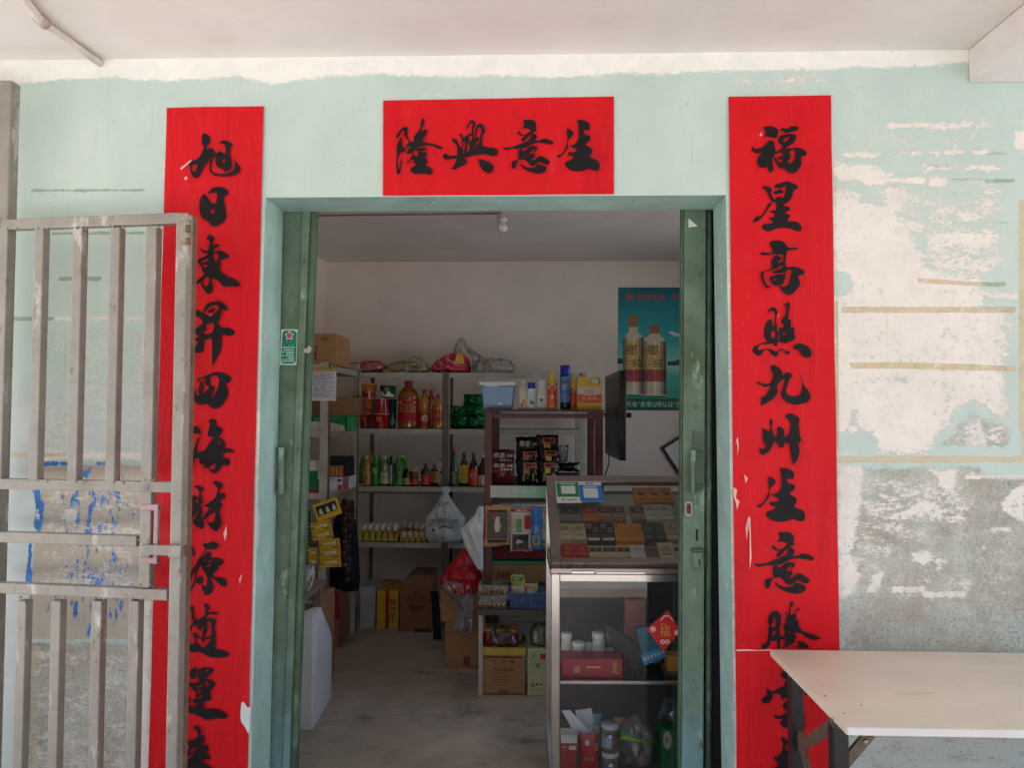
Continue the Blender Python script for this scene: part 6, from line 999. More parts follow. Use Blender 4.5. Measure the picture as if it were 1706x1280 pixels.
def strip_m():
    m = mat('strip_green', (120, 176, 136), .35, 0, .1); t = m.node_tree; N = t.nodes; L = t.links; b = N['Principled BSDF']
    tc = N.new('ShaderNodeTexCoord'); sp = N.new('ShaderNodeSeparateXYZ'); L.new(tc.outputs['Generated'], sp.inputs[0]); r_ = N.new('ShaderNodeValToRGB'); e = r_.color_ramp.elements; e[0].color = (*lin((206, 196, 186)), 1); e[1].color = (*lin((30, 130, 62)), 1); e[1].position = .88; q = e.new(.5); q.color = (*lin((150, 196, 166)), 1); L.new(sp.outputs['X'], r_.inputs[0]); L.new(r_.outputs[0], b.inputs['Base Color']); return m
r = thing('shelf_strip', 'pale green printed strip along the front of the snack shelf', 'shelf strip', (P(870, 830, YS0).x, YS0 - .004, P(870, 830, YS0).z)); mb = MB(); x0, x1, z0, z1 = R4(817, 810, 960, 830, YS0 - .004); mb.box(x0, x1, YS0 - .0045, YS0 - .001, z0, z1, strip_m()); mb.build('strip', r)
mb = MB(); mb.text('天生自厄', P(866, 820, YS0).x, P(866, 821, YS0).z, .044, YS0 - .0052, mat('strip_letters', (206, 222, 206), .4), w=.19); mb.build('lettering', r)
# on top
Ytp = YS0 + .09
r = thing('storage_tub', 'pale blue plastic tub with a white clip lid on the wooden stand', 'tub', (P(830, 686, Ytp).x, Ytp + .1, zt_)); TUB = mat('tub_blue', (128, 164, 200), .3, 0, .05, 8, .02)
x0, x1, z0, z1 = R4(802, 643, 857, 686, Ytp); z0 = zt_ + .001; mb = MB(); mb.hexa([(x0 + .012, Ytp + .01, z0), (x1 - .016, Ytp + .01, z0), (x1 - .016, Ytp + .2, z0), (x0 + .012, Ytp + .2, z0)], [(x0, Ytp, z1), (x1, Ytp, z1), (x1, Ytp + .22, z1), (x0, Ytp + .22, z1)], TUB); mb.build('tub', r, .006)
mb = MB(); zz = P(830, 636, Ytp).z; mb.box(x0 - .014, x1 + .006, Ytp - .008, Ytp + .225, z1 + .0005, zz, WHT); mb.box(x0 + .02, x0 + .1, Ytp - .012, Ytp - .0085, z1 - .006, zz - .002, WHT); mb.build('lid', r, .004)
mb = MB(); c_ = P(833, 673, Ytp); mb.quad([(c_.x + .012 * math.cos(k * .628) * (1 if k % 2 else .45) * 1.5, Ytp - .0002 + .0025, c_.z + .012 * math.sin(k * .628) * (1 if k % 2 else .45)) for k in range(10)], WHT); mb.build('star_mark', r)
gt_ = 'cleaning goods on the wooden stand'
bottle('cream shampoo bottle with fruit print at the left of the row on the wooden stand', 863, 878, 634, zt_, Ytp, 'sham', mat('shampoo_cream', (216, 206, 192), .3), mat('shampoo_cap', (206, 200, 190), .3), SKIN, (.05, .6), None, None, gt_, 'shampoo_bottle', 'shampoo', .6, dots=[(.2, -.1, .4, .16, ORGP), (-.1, -.3, .3, .1, REDP)])
bottle('white shampoo bottle with a blue top and green print', 877, 893, 638, zt_, Ytp - .01, 'sham', mat('shampoo_white', (224, 226, 230), .28), mat('cap_blue', (34, 60, 150), .3), mat('shampoo_label', (220, 226, 232), .3), (.05, .55), None, None, gt_, 'shampoo_bottle', 'shampoo', .6, .8, dots=[(.15, -.1, .5, .14, GRNP), (-.2, .1, .2, .06, BLUP)])
bottle('white conditioner bottle tapering to its top, beside the blue topped shampoo', 894, 911, 634, zt_, Ytp, 'sham', mat('shampoo_pearl', (222, 216, 208), .28), WHT, WHT, (.06, .5), None, None, gt_, 'shampoo_bottle', 'shampoo', .55, dots=[(-.1, .1, .3, .12, BROWNP)])
DY = mat('detergent_yellow', (226, 186, 52), .3, 0, .06); OR2 = mat('detergent_orange', (222, 92, 36), .35, 0, .1)
bottle('slim yellow dish soap bottle with an orange label, nearest the shampoo', 911.5, 928, 619, zt_, Ytp, 'det', DY, DY, OR2, (.1, .68), '立白', REDP, gt_, 'soap_bottle', 'dish soap', .6, dots=[(0, .34, .86, .15, SKIN), (0, -.1, .25, .1, SKIN)])
bottle('tall insect spray can with a blue cap and dark blue print', 933, 950, 609, zt_, Ytp + .01, 'can', mat('can_black', (30, 34, 52), .25, .3), mat('cap_royal', (24, 34, 170), .3), mat('can_blue', (60, 140, 214), .3, .2, .3, 26), (.16, .74), '杀', WHT, gt_, 'spray_can', 'spray can', 1, 1.02, dots=[(-.2, .2, .5, .16, REDP), (-.1, -.32, .8, .18, ORGP)])
bottle('slim yellow dish soap bottle half hidden behind the spray can', 948, 960, 624, zt_, Ytp + .05, 'det', DY, DY, OR2, (.1, .68), '立白', REDP, gt_, 'soap_bottle', 'dish soap', .6, dots=[(0, .34, .86, .15, SKIN)])
r = thing('soap_jug', 'yellow dish soap jug with a loop handle and orange label on the wooden stand', 'dish soap', (P(981, 686, Ytp).x, Ytp + .04, zt_)); x0, x1, z0, z1 = R4(961, 627, 1003, 686, Ytp); z0 = zt_ + .0006; H = z1 - z0; W = x1 - x0
def jug_outline(): return [(x0 + .002, z0), (x1 - .003, z0), (x1, z0 + .012), (x1, z0 + H * .86), (x1 - .008, z1 - .008), (x1 - .02, z1), (x0 + W * .62, z1), (x0 + W * .52, z0 + H * .93), (x0 + W * .5, z0 + H * .8), (x0 + W * .38, z0 + H * .93), (x0 + W * .34, z1), (x0 + W * .06, z1), (x0 + W * .02, z0 + H * .7), (x0, z0 + .012)]
hole = catmull([(x0 + W * .6, z0 + H * .82), (x0 + W * .88, z0 + H * .78), (x1 - .012, z0 + H * .84), (x1 - .016, z0 + H * .93), (x0 + W * .66, z0 + H * .94)])
v, f_ = fill([jug_outline(), hole]); mb = MB(); mb.add([(a_[0], Ytp, a_[1]) for a_ in v], f_, DY); mb.add([(a_[0], Ytp + .09, a_[1]) for a_ in v], [t_[::-1] for t_ in f_], DY)
for lp in (jug_outline(), hole[::-1]): n = len(lp); mb.add([(p_[0], Ytp, p_[1]) for p_ in lp] + [(p_[0], Ytp + .09, p_[1]) for p_ in lp], [(k, (k + 1) % n, (k + 1) % n + n, k + n) for k in range(n)], DY)
mb.build('jug', r); mb = MB(); mb.flat(x0 + .003, x1 - .003, z0 + H * .2, z0 + H * .46, Ytp - .0012, OR2); mb.flat(x0 + .003, x1 - .003, z0 + H * .462, z0 + H * .68, Ytp - .0012, SKIN); mb.text('立白', x0 + W * .5, z0 + H * .54, .026, Ytp - .002, REDP); mb.prism([(x0 + .003, z0 + H * .46), (x0 + W * .5, z0 + H * .42), (x1 - .003, z0 + H * .46)], Ytp - .0018, Ytp - .0014, SKIN)
for k in range(3): mb.disc(x0 + W * (.27 + .22 * k), z0 + H * .33, .011, Ytp - .0018, mat('detergent_pale', (236, 170, 120), .4), 12)
mb.build('label', r); mb = MB(); mb.lathe([(.011, 0), (.011, .016), (.009, .018)], (x0 + W * .2, Ytp + .045, z1 + .0005), mat('cap_orange2', (196, 120, 30), .4), 14); mb.build('cap', r)
# snacks
gs = 'snack packets on the wooden stand'; YK = YS0 + .06; zs_ = zsh + .001
pk2 = dict(group=gs)
packet('maroon snack packet with white lettering standing at the left of the shelf', (818, 770, 857, 810), YK, .05, MAROONF, zs_, [('脆香', .36, .86, .18, WHT, .5), ('美味', .8, .84, .12, WHT, .24), ('●●●●', .66, .68, .05, WHT, .5)], [(.3, .62, .22, .06, REDP)], seed=1., **pk2)
packet('maroon snack packet with white lettering leaning behind the left one', (818, 749, 857, 790), YK + .055, .05, MAROONF, zs_ + .05, [('脆香', .36, .78, .2, WHT, .5), ('美味', .8, .76, .12, WHT, .24), ('●●●●', .66, .58, .05, WHT, .5)], [(.26, .52, .2, .08, REDP)], seed=2., **pk2)
for k, (px, dy, lab, lift, t_) in enumerate((((862, 768, 897, 810), 0, 'black snack packet with an orange title, front of the middle column', 0, '卫龙'), ((897, 768, 928, 810), 0, 'black snack packet with an orange title, front of the right column', 0, '卫龙'), ((860, 749, 898, 790), .06, 'black snack packet with an orange title, middle row of the middle column', .06, '卫龙'), ((897, 747, 931, 789), .06, 'black snack packet with a yellow square, middle row of the right column', .06, '卫龙'), ((859, 728, 898, 770), .12, 'dark red black snack packet with white lettering at the top of the middle column', .12, None), ((893, 725, 930, 768), .12, 'black snack packet with a yellow square at the top of the right column', .12, '卫龙'))):
    bl = [(.6, .82, .3, .1, mat('title_orange', (214, 96, 44), .4)), (.5 if k % 2 else .42, .6, .14, .1, YELP if k % 2 else mat('dull_copper', (150, 90, 50), .4))] if t_ else [(.3, .4, .16, .16, mat('dull_maroon', (110, 30, 36), .4))]
    tx = [] if t_ else [('脆香', .4, .76, .2, WHT, .46), ('美味', .8, .74, .12, WHT, .2)]
    if t_: bl += [(.42 + .13 * q, .83 + .01 * (q % 2), .04, .05, PURP) for q in range(4)] + [(.3, .3, .05, .14, mat('gold_streak', (170, 130, 60), .4)), (.75, .34, .04, .16, mat('gold_streak', (170, 130, 60)))]
    packet(lab, px, YK + dy, .05, BLACKF, zs_ + lift * .9, tx, bl, seed=3. + k, **pk2)
packet('flat black packet lying on its side at the right of the snack shelf', (927, 771, 966, 792), YK + .1, .07, BLACKF, zs_ + .07, seed=12., **pk2)
mb = MB(); x0, x1, z0, z1 = R4(862, 795, 968, 809, YK + .1); mb.box(x0, x1, YK + .05, YK + .35, zs_, zs_ + .045, mat('dark_tray', (30, 26, 26), .7)); tag(mb.build('snack_tray', None, .003), 'low dark tray under the rear snack packets', 'tray')
r = thing('plastic_tumbler', 'clear plastic tumbler behind the flat black packet', 'tumbler', (P(937, 772, YK + .2).x, YK + .2, zs_ + .05)); mb = MB(); mb.lathe([(.03, 0), (.036, .085), (.037, .1), (.034, .1)], (P(937, 772, YK + .2).x, YK + .2, zs_ + .12), PETC, 20); mb.build('tumbler', r)
# hanging packets
YH = YS0 - .05
packet('tan seaweed packet with a dark centre hanging from the first hook', (808, 843, 849, 907), YH - .02, .012, mat('seaweed_tan', (196, 148, 86), .4), None, [('海苔', .48, .5, .24, SKIN, .12), ], [(.5, .48, .42, .34, mat('seaweed_dark', (56, 44, 30), .35)), (.5, .86, .4, .03, BROWNP), (.34, .72, .13, .05, REDP), (.5, .52, .09, .2, SKIN), (.5, .08, .4, .04, BROWNP)], seed=2.2, group='packets hanging from the wooden stand', crump=.1)
packet('red and tan seaweed packet hanging behind the first one', (804, 852, 832, 911), YH + .004, .012, mat('seaweed_red', (186, 56, 40), .4), None, [('海', .3, .3, .12, SKIN)], [(.5, .05, .48, .05, mat('seaweed_tan', (196, 148, 86)))], seed=3.3, group='packets hanging from the wooden stand', crump=.1)
packet('white and red jerky packet with a dark window hanging on the middle hook', (850, 847, 887, 919), YH - .01, .03, mat('jerky_white', (206, 206, 196), .3), None, [('牛', .42, .62, .1, GRNP)], [(.5, .95, .48, .04, REDP), (.46, .22, .36, .18, mat('jerky_dark', (58, 40, 32), .3, 0, .4, 40)), (.4, .6, .13, .16, mat('jerky_green', (120, 160, 90), .4)), (.78, .68, .14, .16, REDP), (.5, .04, .46, .035, mat('jerky_pink', (200, 90, 90), .4))], seed=4.4, group='packets hanging from the wooden stand')
packet('bright blue packet hanging right of the jerky packet', (885, 847, 902, 916), YH - .02, .03, mat('packet_blue', (38, 120, 196), .3), None, [('海味', .5, .5, .2, SKIN, .4)], [(.5, .22, .36, .12, mat('packet_sand', (190, 160, 110), .4))], seed=5.5, group='packets hanging from the wooden stand')
packet('green and cream packet hanging at the right end of the hook rail', (900, 847, 926, 915), YH, .03, mat('packet_cream', (190, 176, 150), .3, 0, .4, 40), None, [('豆', .4, .6, .16, GRNP)], [(.5, .12, .46, .1, GRNP), (.4, .9, .12, .05, REDP)], seed=6.6, group='packets hanging from the wooden stand')
# lower shelf of the stand: green lidded carton, red cloth
r = carton('cardboard_box', 'wide brown carton with a green lid edge and barcode low in the wooden stand', 'box', (817, 940, 962, 971), YS0 + .1, .3, KRAFT, zlow + .001, lambda d, x0, x1, z0, z1, y: ([d.flat(x0 + .03 + k * .008, x0 + .033 + .002 * (k % 3) + k * .008, z0 + .025, z0 + .06, y, BROWNP) for k in range(12)], d.flat(x0 + .022, x0 + .135, z0 + .066, z0 + .069, y, BROWNP), d.flat(x0 + .022, x0 + .135, z0 + .018, z0 + .021, y, BROWNP)), tape=False)
x0, x1, z0, z1 = R4(816, 936, 962, 941, YS0 + .09); mb = MB(); mb.box(x0, x1, YS0 + .09, YS0 + .41, z1 - .02, z1, GRNP); mb.build('lid', r, .002)
mb = MB(); nx_ = 26; vs = []; fs = []; x0, x1 = P(822, 930, YS0 + .12).x, P(955, 930, YS0 + .12).x
for j in range(9):
    for i in range(nx_ + 1): u = i / nx_; v_ = j / 8; vs.append((x0 + (x1 - x0) * u, YS0 + .12 + .2 * v_, z1 + .004 + (.075 + .02 * nz(u * 4, v_ * 2, 3)) * math.sin(math.pi * min(v_ * .8 + .1, 1)) ** .7 * (.5 + .5 * math.sin(math.pi * u) ** .4) * (1 if 0 < j < 8 else .15)))
for j in range(8):
    for i in range(nx_): q_ = j * (nx_ + 1) + i; fs.append((q_, q_ + 1, q_ + nx_ + 2, q_ + nx_ + 1))
mb.add(vs, fs, mat('dark_red_cloth', (120, 22, 26), .75, 0, .2, 10, .1), True); tag(mb.build('red_cloth'), 'folded dark red cloth lying on the green lidded carton', 'cloth')

# ---------------------------------------------------------------- low table, bread, basket
YL0, YL1 = PZ(800, 1160, 0).y, 1.83; zlt = P(850, 1016, YL0).z; lx0, lx1 = P(797, 1100, YL0).x, .42
lt = thing('low_table', 'low dark topped table with white legs in front of the wooden stand', 'table', ((lx0 + lx1) / 2, (YL0 + YL1) / 2, 0)); mb = MB(); mb.box(lx0 - .004, lx1, YL0 - .012, YL1, zlt - .03, zlt, mat('dark_tabletop', (84, 70, 64), .4, 0, .15, 8, .03)); mb.build('tabletop', lt, .002)
for x, y in ((lx0, YL0), (lx1 - .03, YL0), (lx0, YL1 - .03), (lx1 - .03, YL1 - .03)): mb = MB(); mb.box(x, x + .022, y, y + .022, 0, zlt - .031, mat('leg_white', (196, 186, 178), .5)); mb.build('leg', lt, .001)
BRD = mat('bread_crust', (204, 160, 96), .7, 0, .25, 18, .08); BRD2 = mat('bread_pale', (222, 196, 148), .75, 0, .15, 18, .08)
def breadtray(label, px, Y, base, m):
    x0, x1, z0, z1 = R4(*px, Y); r = thing('bread_tray', label, 'bread tray', ((x0 + x1) / 2, Y + .06, base)); h = z1 - z0
    mb = MB(); mb.hexa([(x0 + .006, Y + .004, base), (x1 - .006, Y + .004, base), (x1 - .006, Y + .11, base), (x0 + .006, Y + .11, base)], [(x0, Y, base + .012), (x1, Y, base + .012), (x1, Y + .115, base + .012), (x0, Y + .115, base + .012)], FILM2); mb.build('tray', r)
    for k in range(6): xx = x0 + (x1 - x0) * (k + .5) / 6; mb = MB(); mb.tube([(xx - .008, Y + .01, base + .018), (xx, Y + .055, base + .024), (xx + .01, Y + .1, base + .019)], [.009, .013, .009], m, 10); mb.build('bread_roll', r)
    mb = MB(); mb.box(x0 - .001, x1 + .001, Y - .001, Y + .116, base + h * .5, base + h, FILM); mb.build('cover', r, .003); return base + h
Yb2 = YL0 + .02; h1 = breadtray('lower clear tray of pale bread rolls on the low table', (798, 992, 845, 1012), Yb2, zlt + .001, BRD2); breadtray('upper clear tray of crusty bread rolls stacked on the other tray', (797, 976, 846, 993), Yb2, h1 + .001, BRD)
BSK = mat('basket_blue', (84, 110, 160), .4, 0, .12, 10, .03)
r = thing('plastic_basket', 'blue perforated plastic basket of snack packs on the low table', 'basket', (P(880, 1020, Yb2).x, Yb2 + .07, zlt)); x0, x1, z0, z1 = R4(846, 990, 914, 1022, Yb2 - .01); z0 = zlt + .001
mb = MB(); n = 30
def bw(t, u): return (x0 + .016 + (x1 - x0 - .032) * u - .016 * t + .032 * t * u, Yb2 + .01 - .016 * t, z0 + (z1 - z0) * t)
nu, nv = 15, 5                                     # the front wall is a grid with diamond holes
for j in range(nv):
    for i in range(nu):
        q = [bw((j + b) / nv, (i + a) / nu) for a, b in ((0, 0), (1, 0), (1, 1), (0, 1))]; c = Vector(bw((j + .5) / nv, (i + .5) / nu)); 
        if j in (1, 2, 3) and (i + j) % 2 == 0:
            d4 = [c.lerp((Vector(q[k]) + Vector(q[(k + 1) % 4])) / 2, .82) for k in range(4)]
            for k in range(4): mb.quad([q[k], (Vector(q[k]) + Vector(q[(k + 1) % 4])) / 2, d4[k], d4[k - 1], ][:4] if 0 else [q[k], d4[k], d4[k - 1]], BSK); mb.quad([q[k], q[(k + 1) % 4], d4[k]], BSK)
        else: mb.quad(q, BSK)
yb = Yb2 + .17; mb.quad([(x0 + .016, Yb2 + .01, z0), (x1 - .016, Yb2 + .01, z0), (x1 - .016, yb, z0), (x0 + .016, yb, z0)], BSK); mb.quad([(x0 + .016, Yb2 + .01, z0), (x0 + .016, yb, z0), (x0, yb + .015, z1), (x0, Yb2 - .006, z1)], BSK); mb.quad([(x1 - .016, yb, z0), (x1 - .016, Yb2 + .01, z0), (x1, Yb2 - .006, z1), (x1, yb + .015, z1)], BSK); mb.quad([(x1 - .016, yb, z0), (x0 + .016, yb, z0), (x0, yb + .015, z1), (x1, yb + .015, z1)], BSK); mb.build('basket', r)
mb = MB(); mb.tube([(x0, Yb2 - .008, z1), (x1, Yb2 - .008, z1), (x1, yb + .015, z1), (x0, yb + .015, z1), (x0, Yb2 - .008, z1)], .005, BSK, 8); mb.build('rim', r)
packet('yellow green packet sticking up at the back of the blue basket', (851, 958, 874, 1000), Yb2 + .12, .03, mat('pack_yellowgreen', (186, 186, 96), .35, 0, .25, 22), None, [], [(.5, .85, .4, .08, GRNP)], seed=31., group='packs in the blue basket')
packet('cream packet leaning in the middle of the blue basket', (852, 977, 874, 1005), Yb2 + .07, .03, mat('pack_cream', (214, 196, 156), .4, 0, .2, 22), None, [('面', .5, .5, .2, BROWNP)], seed=33., group='packs in the blue basket'); packet('tan packet with a printed picture at the right of the blue basket', (872, 972, 896, 1005), Yb2 + .09, .03, mat('pack_tan', (190, 160, 108), .4, 0, .3, 30), None, [], [(.5, .6, .2, .12, SKIN)], seed=35., group='packs in the blue basket')
# under the low table
def sauce(d, x0, x1, z0, z1, y):
    w, h = x1 - x0, z1 - z0; d.text('苏稼绿椒酱', x0 + w * .5, z0 + h * .63, .02, y, BROWNP, w=.11); d.text('辣酱', x0 + w * .5, z0 + h * .1, .02, y, BROWNP)
    for k in range(5): d.flat(x0 + w * .24, x0 + w * (.6 + .12 * (k % 2)), z0 + h * (.52 - .07 * k), z0 + h * (.53 - .07 * k), y, BROWNP)
    d.flat(x0 + w * .06, x1 - w * .05, z1 - .016, z1 - .006, y, mat('brick_print', (136, 62, 40))); d.flat(x0 + w * .05, x1 - w * .05, z0 + .004, z0 + .01, y, mat('brick_print', (136, 62, 40)))
    for k, u in enumerate((.28, .5, .7)):
        xx, zz = x0 + w * u, z0 + h * .82; q = .012
        for a in ((-q, -q, q, -q + .0015), (-q, q - .0015, q, q), (-q, -q, -q + .0015, q), (q - .0015, -q, q, q)): d.flat(xx + a[0], xx + a[2], zz + a[1], zz + a[3], y, BROWNP)
        if k == 0: d.flat(xx - .006, xx - .003, zz - .008, zz + .008, y - .0003, BROWNP); d.flat(xx + .003, xx + .006, zz - .008, zz + .008, y - .0003, BROWNP)
        elif k == 1: d.flat(xx - .009, xx + .009, zz + .002, zz + .007, y - .0003, DARKP)
        else: d.disc(xx, zz + .003, .006, y - .0003, DARKP, 10); d.flat(xx - .001, xx + .001, zz - .009, zz, y - .0003, DARKP)
Yk = YL0 + .015; r = carton('cardboard_box', 'brown sauce carton with handling marks under the low table', 'box', (803, 1092, 875, 1163), Yk, .2, KRAFT, .001, sauce, tape=False)
x0, x1, z0, z1 = R4(802, 1080, 876, 1093, Yk - .004); mb = MB(); mb.box(x0, x1, Yk - .006, Yk + .2, z0 + .001, z1, mat('yellow_trim', (206, 178, 70), .5)); mb.build('yellow_tray', r, .002); zj = z1
j0 = None
for k in range(6):
    xx = P(812 + (k % 3) * 21, 1070, Yk + .03).x + .004; yy = Yk + .035 + (k // 3) * .075; R_ = .03
    if j0 is None:
        j0 = thing('sauce_jar', 'dark red sauce jar with a gold lid, front row of the sauce carton', 'sauce jar', (xx, yy, zj), 'jars in the sauce carton'); mb = MB(); mb.lathe([(.001, 0), (R_, .001), (R_, .062), (.024, .07), (.024, .074)], (xx, yy, zj + .0008), mat('chilli_red', (130, 18, 20), .18, 0, .2, 20), 20); mb.build('jar', j0); mb = MB(); mb.lathe([(.027, .0745), (.027, .088), (.024, .09)], (xx, yy, zj + .0008), mat('lid_gold', (206, 150, 60), .35, .3), 20); mb.build('lid', j0)
    else: c = copy_tree(j0, (xx, yy, zj)); c['label'] = 'dark red sauce jar with a gold lid, %s row of the sauce carton' % ('front' if k < 3 else 'back')
bag('clear film wrapped loosely over the red jars under the low table', [(826, 832, 1034), (812, 832, 1043), (806, 868, 1052), (805, 873, 1062), (806, 874, 1072), (808, 872, 1080)], Yk + .07, .19, FILM, 41., name='plastic_film', base=zj, crump=.5)
def gold(d, x0, x1, z0, z1, y):
    h = z1 - z0; d.text('金', x0 + .055, z1 - .085, .026, y, DARKP); d.flat(x0, x0 + .03, z0 + h * .48, z0 + h * .487, y, GREYP); d.flat(x0 + .068, x0 + .1, z1 - .055, z1 - .025, y, REDP)
    for k, ch in enumerate('客厂家'): d.text(ch, x0 + .029, z1 - .04 - k * .018, .012, y, DARKP)
    for a in ((.018, .019), (.04, .041)): d.flat(x0 + a[0], x0 + a[1], z1 - .09, z1 - .022, y, GREYP)
    d.disc(x0 + .048, z0 + .06, .006, y, DARKP); d.flat(x0 + .062, x0 + .08, z0 + .056, z0 + .061, y, DARKP); d.flat(x0 + .02, x0 + .036, z0 + .045, z0 + .07, y, mat('pale_olive', (150, 150, 96), .6)); d.flat(x0 + .015, x0 + .1, z0 + .03, z0 + .032, y, GREYP)
carton('cardboard_box', 'pale green carton with black characters under the right of the low table', 'box', (879, 1082, 935, 1167), Yk - .005, .2, mat('pale_green_card', (200, 200, 150), .65), .001, gold, tape=False); zz = P(895, 1082, Yk).z
bag('clear bag of green herbs on the pale green carton', [(890, 912, 1038), (884, 922, 1048), (881, 926, 1058), (882, 926, 1070), (885, 922, 1079)], Yk + .07, .13, FILM, 44., name='herb_bag', base=zz, inner=goods([(890, 914, 1051), (886, 920, 1060), (886, 920, 1070), (890, 916, 1078)], mat('dried_herbs', (130, 146, 106), .7, 0, .5, 50, .3), Yk + .07, 5.))

# ---------------------------------------------------------------- television, poster, picture, bulb
TVB = mat('tv_black', (16, 15, 16), .3, 0, .1); TVS = mat('tv_screen', (6, 6, 7), .35, 0, .05, 6, 0)
n_, f_ = P(1032, 690, 1.62), P(1006, 700, 2.35); f_.x = P(1008, 700, 2.35).x; dv = (f_ - n_); dv.z = 0; L_ = dv.length; dv.normalize(); nrm = Vector((-dv.y, dv.x, 0)); nrm = nrm if nrm.x < 0 else -nrm
z0, z1 = P(1038, 768, 1.62).z, P(1038, 617, 1.62).z; r = thing('television', 'black flat television seen nearly edge on beside the wooden stand', 'television', ((n_.x + f_.x) / 2, (n_.y + f_.y) / 2, z0))
def tvq(t, s, z): return Vector((n_.x, n_.y, z)) + dv * (L_ * t) + nrm * s
mb = MB(); mb.hexa([tvq(0, 0, z0), tvq(1, 0, z0), tvq(1, -.035, z0), tvq(0, -.035, z0)], [tvq(0, 0, z1), tvq(1, 0, z1), tvq(1, -.035, z1), tvq(0, -.035, z1)], TVB); mb.build('casing', r, .003)
mb = MB(); mb.quad([tvq(.03, .0008, z0 + .03), tvq(.97, .0008, z0 + .03), tvq(.97, .0008, z1 - .02), tvq(.03, .0008, z1 - .02)], TVS); mb.build('screen', r)
mb = MB(); mb.hexa([tvq(.2, -.036, z0 + .1), tvq(.8, -.036, z0 + .1), tvq(.75, -.06, z0 + .13), tvq(.25, -.06, z0 + .13)], [tvq(.2, -.036, z1 - .1), tvq(.8, -.036, z1 - .1), tvq(.75, -.06, z1 - .15), tvq(.25, -.06, z1 - .15)], TVB); m_ = tvq(.5, -.09, (z0 + z1) / 2); mb.bar(m_, (P(1008, 690, YB).x, YB - .003, m_.z), .05, .03, TVB, (0, 0, 1)); mb.build('wall_arm', r, .003)
mb = MB(); a = tvq(.95, -.02, z0); mb.tube([a, a + Vector((.0, .0, -.06)), a + Vector((-.03, .02, -.16)), a + Vector((-.035, .04, -.3))], .004, TVB, 8); tag(mb.build('power_cable'), 'thin black cable dangling below the television', 'cable')
# poster on the back wall
Yp = YB - .004
def pm():
    m = bpy.data.materials.new('poster_lake'); m.use_nodes = True; t = m.node_tree; N = t.nodes; L = t.links; b = N['Principled BSDF']; b.inputs['Roughness'].default_value = .3
    tc = N.new('ShaderNodeTexCoord'); sp = N.new('ShaderNodeSeparateXYZ'); L.new(tc.outputs['Generated'], sp.inputs[0]); n = N.new('ShaderNodeTexNoise'); n.inputs['Scale'].default_value = 5; L.new(tc.outputs['Generated'], n.inputs['Vector'])
    ad = N.new('ShaderNodeMath'); ad.operation = 'MULTIPLY_ADD'; ad.inputs[1].default_value = .06; L.new(n.outputs['Fac'], ad.inputs[0]); L.new(sp.outputs['Z'], ad.inputs[2])
    r_ = N.new('ShaderNodeValToRGB'); e = r_.color_ramp.elements; e[0].position = 0; e[0].color = (*lin((16, 106, 84)), 1); e[1].position = 1; e[1].color = (*lin((18, 104, 116)), 1)
    for p_, c in ((.1, (40, 160, 132)), (.3, (76, 180, 158)), (.38, (150, 210, 190)), (.42, (130, 206, 192)), (.6, (52, 172, 178))): q = e.new(p_); q.color = (*lin(c), 1)
    L.new(ad.outputs[0], r_.inputs[0]); L.new(r_.outputs[0], b.inputs['Base Color']); return m
r = thing('poster', 'teal liquor poster showing two cream bottles on the back wall', 'poster', (P(1085, 685, Yp).x, Yp, P(1085, 685, Yp).z)); mb = MB(); g4 = lambda x, y: (P(x, y, Yp).x, P(x, y, Yp).z)
x0, z1 = g4(1030, 479); x1, z0 = P(1190, 600, Yp).x, g4(1085, 684)[1]; mb.box(x0, x1, Yp, Yp + .0015, z0, z1, pm()); mb.build('sheet', r)
mb = MB(); mb.flat(x0, x1, z0, g4(1085, 664)[1], Yp - .0006, mat('poster_band', (14, 96, 74), .35)); mb.text('东省“香港Q唛认证”优质', g4(1094, 674)[0], g4(1094, 674)[1], .046, Yp - .0014, mat('poster_white', (214, 222, 214), .4), w=P(1141, 674, Yp).x - P(1040, 674, Yp).x)
PRD = mat('poster_red', (206, 60, 56), .4); mb.text('鄉純米酒', g4(1084, 495)[0], g4(1084, 495)[1], .05, Yp - .0012, PRD); mb.text('酒', g4(1049, 495)[0], g4(1049, 495)[1], .055, Yp - .0012, PRD); mb.text('国', g4(1125, 495)[0], g4(1125, 495)[1], .045, Yp - .0012, PRD)
for k, yy in enumerate((528, 574, 604, 632, 655)): mb.text('纯香米酒好'[k], g4(1138, yy)[0], g4(1138, yy)[1], .055, Yp - .0012, PRD)
hill = mat('poster_hill', (22, 60, 60), .4); mb.prism([g4(1112, 609), g4(1112, 603), g4(1122, 602), g4(1138, 597), g4(1160, 600), g4(1160, 609)][::-1], Yp - .0007, Yp - .0004, hill); mb.prism([g4(1029, 606), g4(1029, 598), g4(1036, 597), g4(1042, 604), g4(1042, 607)][::-1], Yp - .0007, Yp - .0004, hill); mb.prism([g4(1113, 554), g4(1120, 552), g4(1130, 556), g4(1140, 555), g4(1140, 561), g4(1124, 560)][::-1], Yp - .0007, Yp - .0004, mat('poster_cloud', (200, 214, 210), .4)); mb.build('print', r)
CRM = mat('poster_cream', (212, 198, 172), .4, 0, .06); CRM2 = mat('poster_label', (216, 182, 112), .4, 0, .08); CPR = mat('poster_copper', (160, 104, 60), .4, 0, .1); PNK = mat('poster_rose', (176, 76, 76), .4, 0, .4, 40)
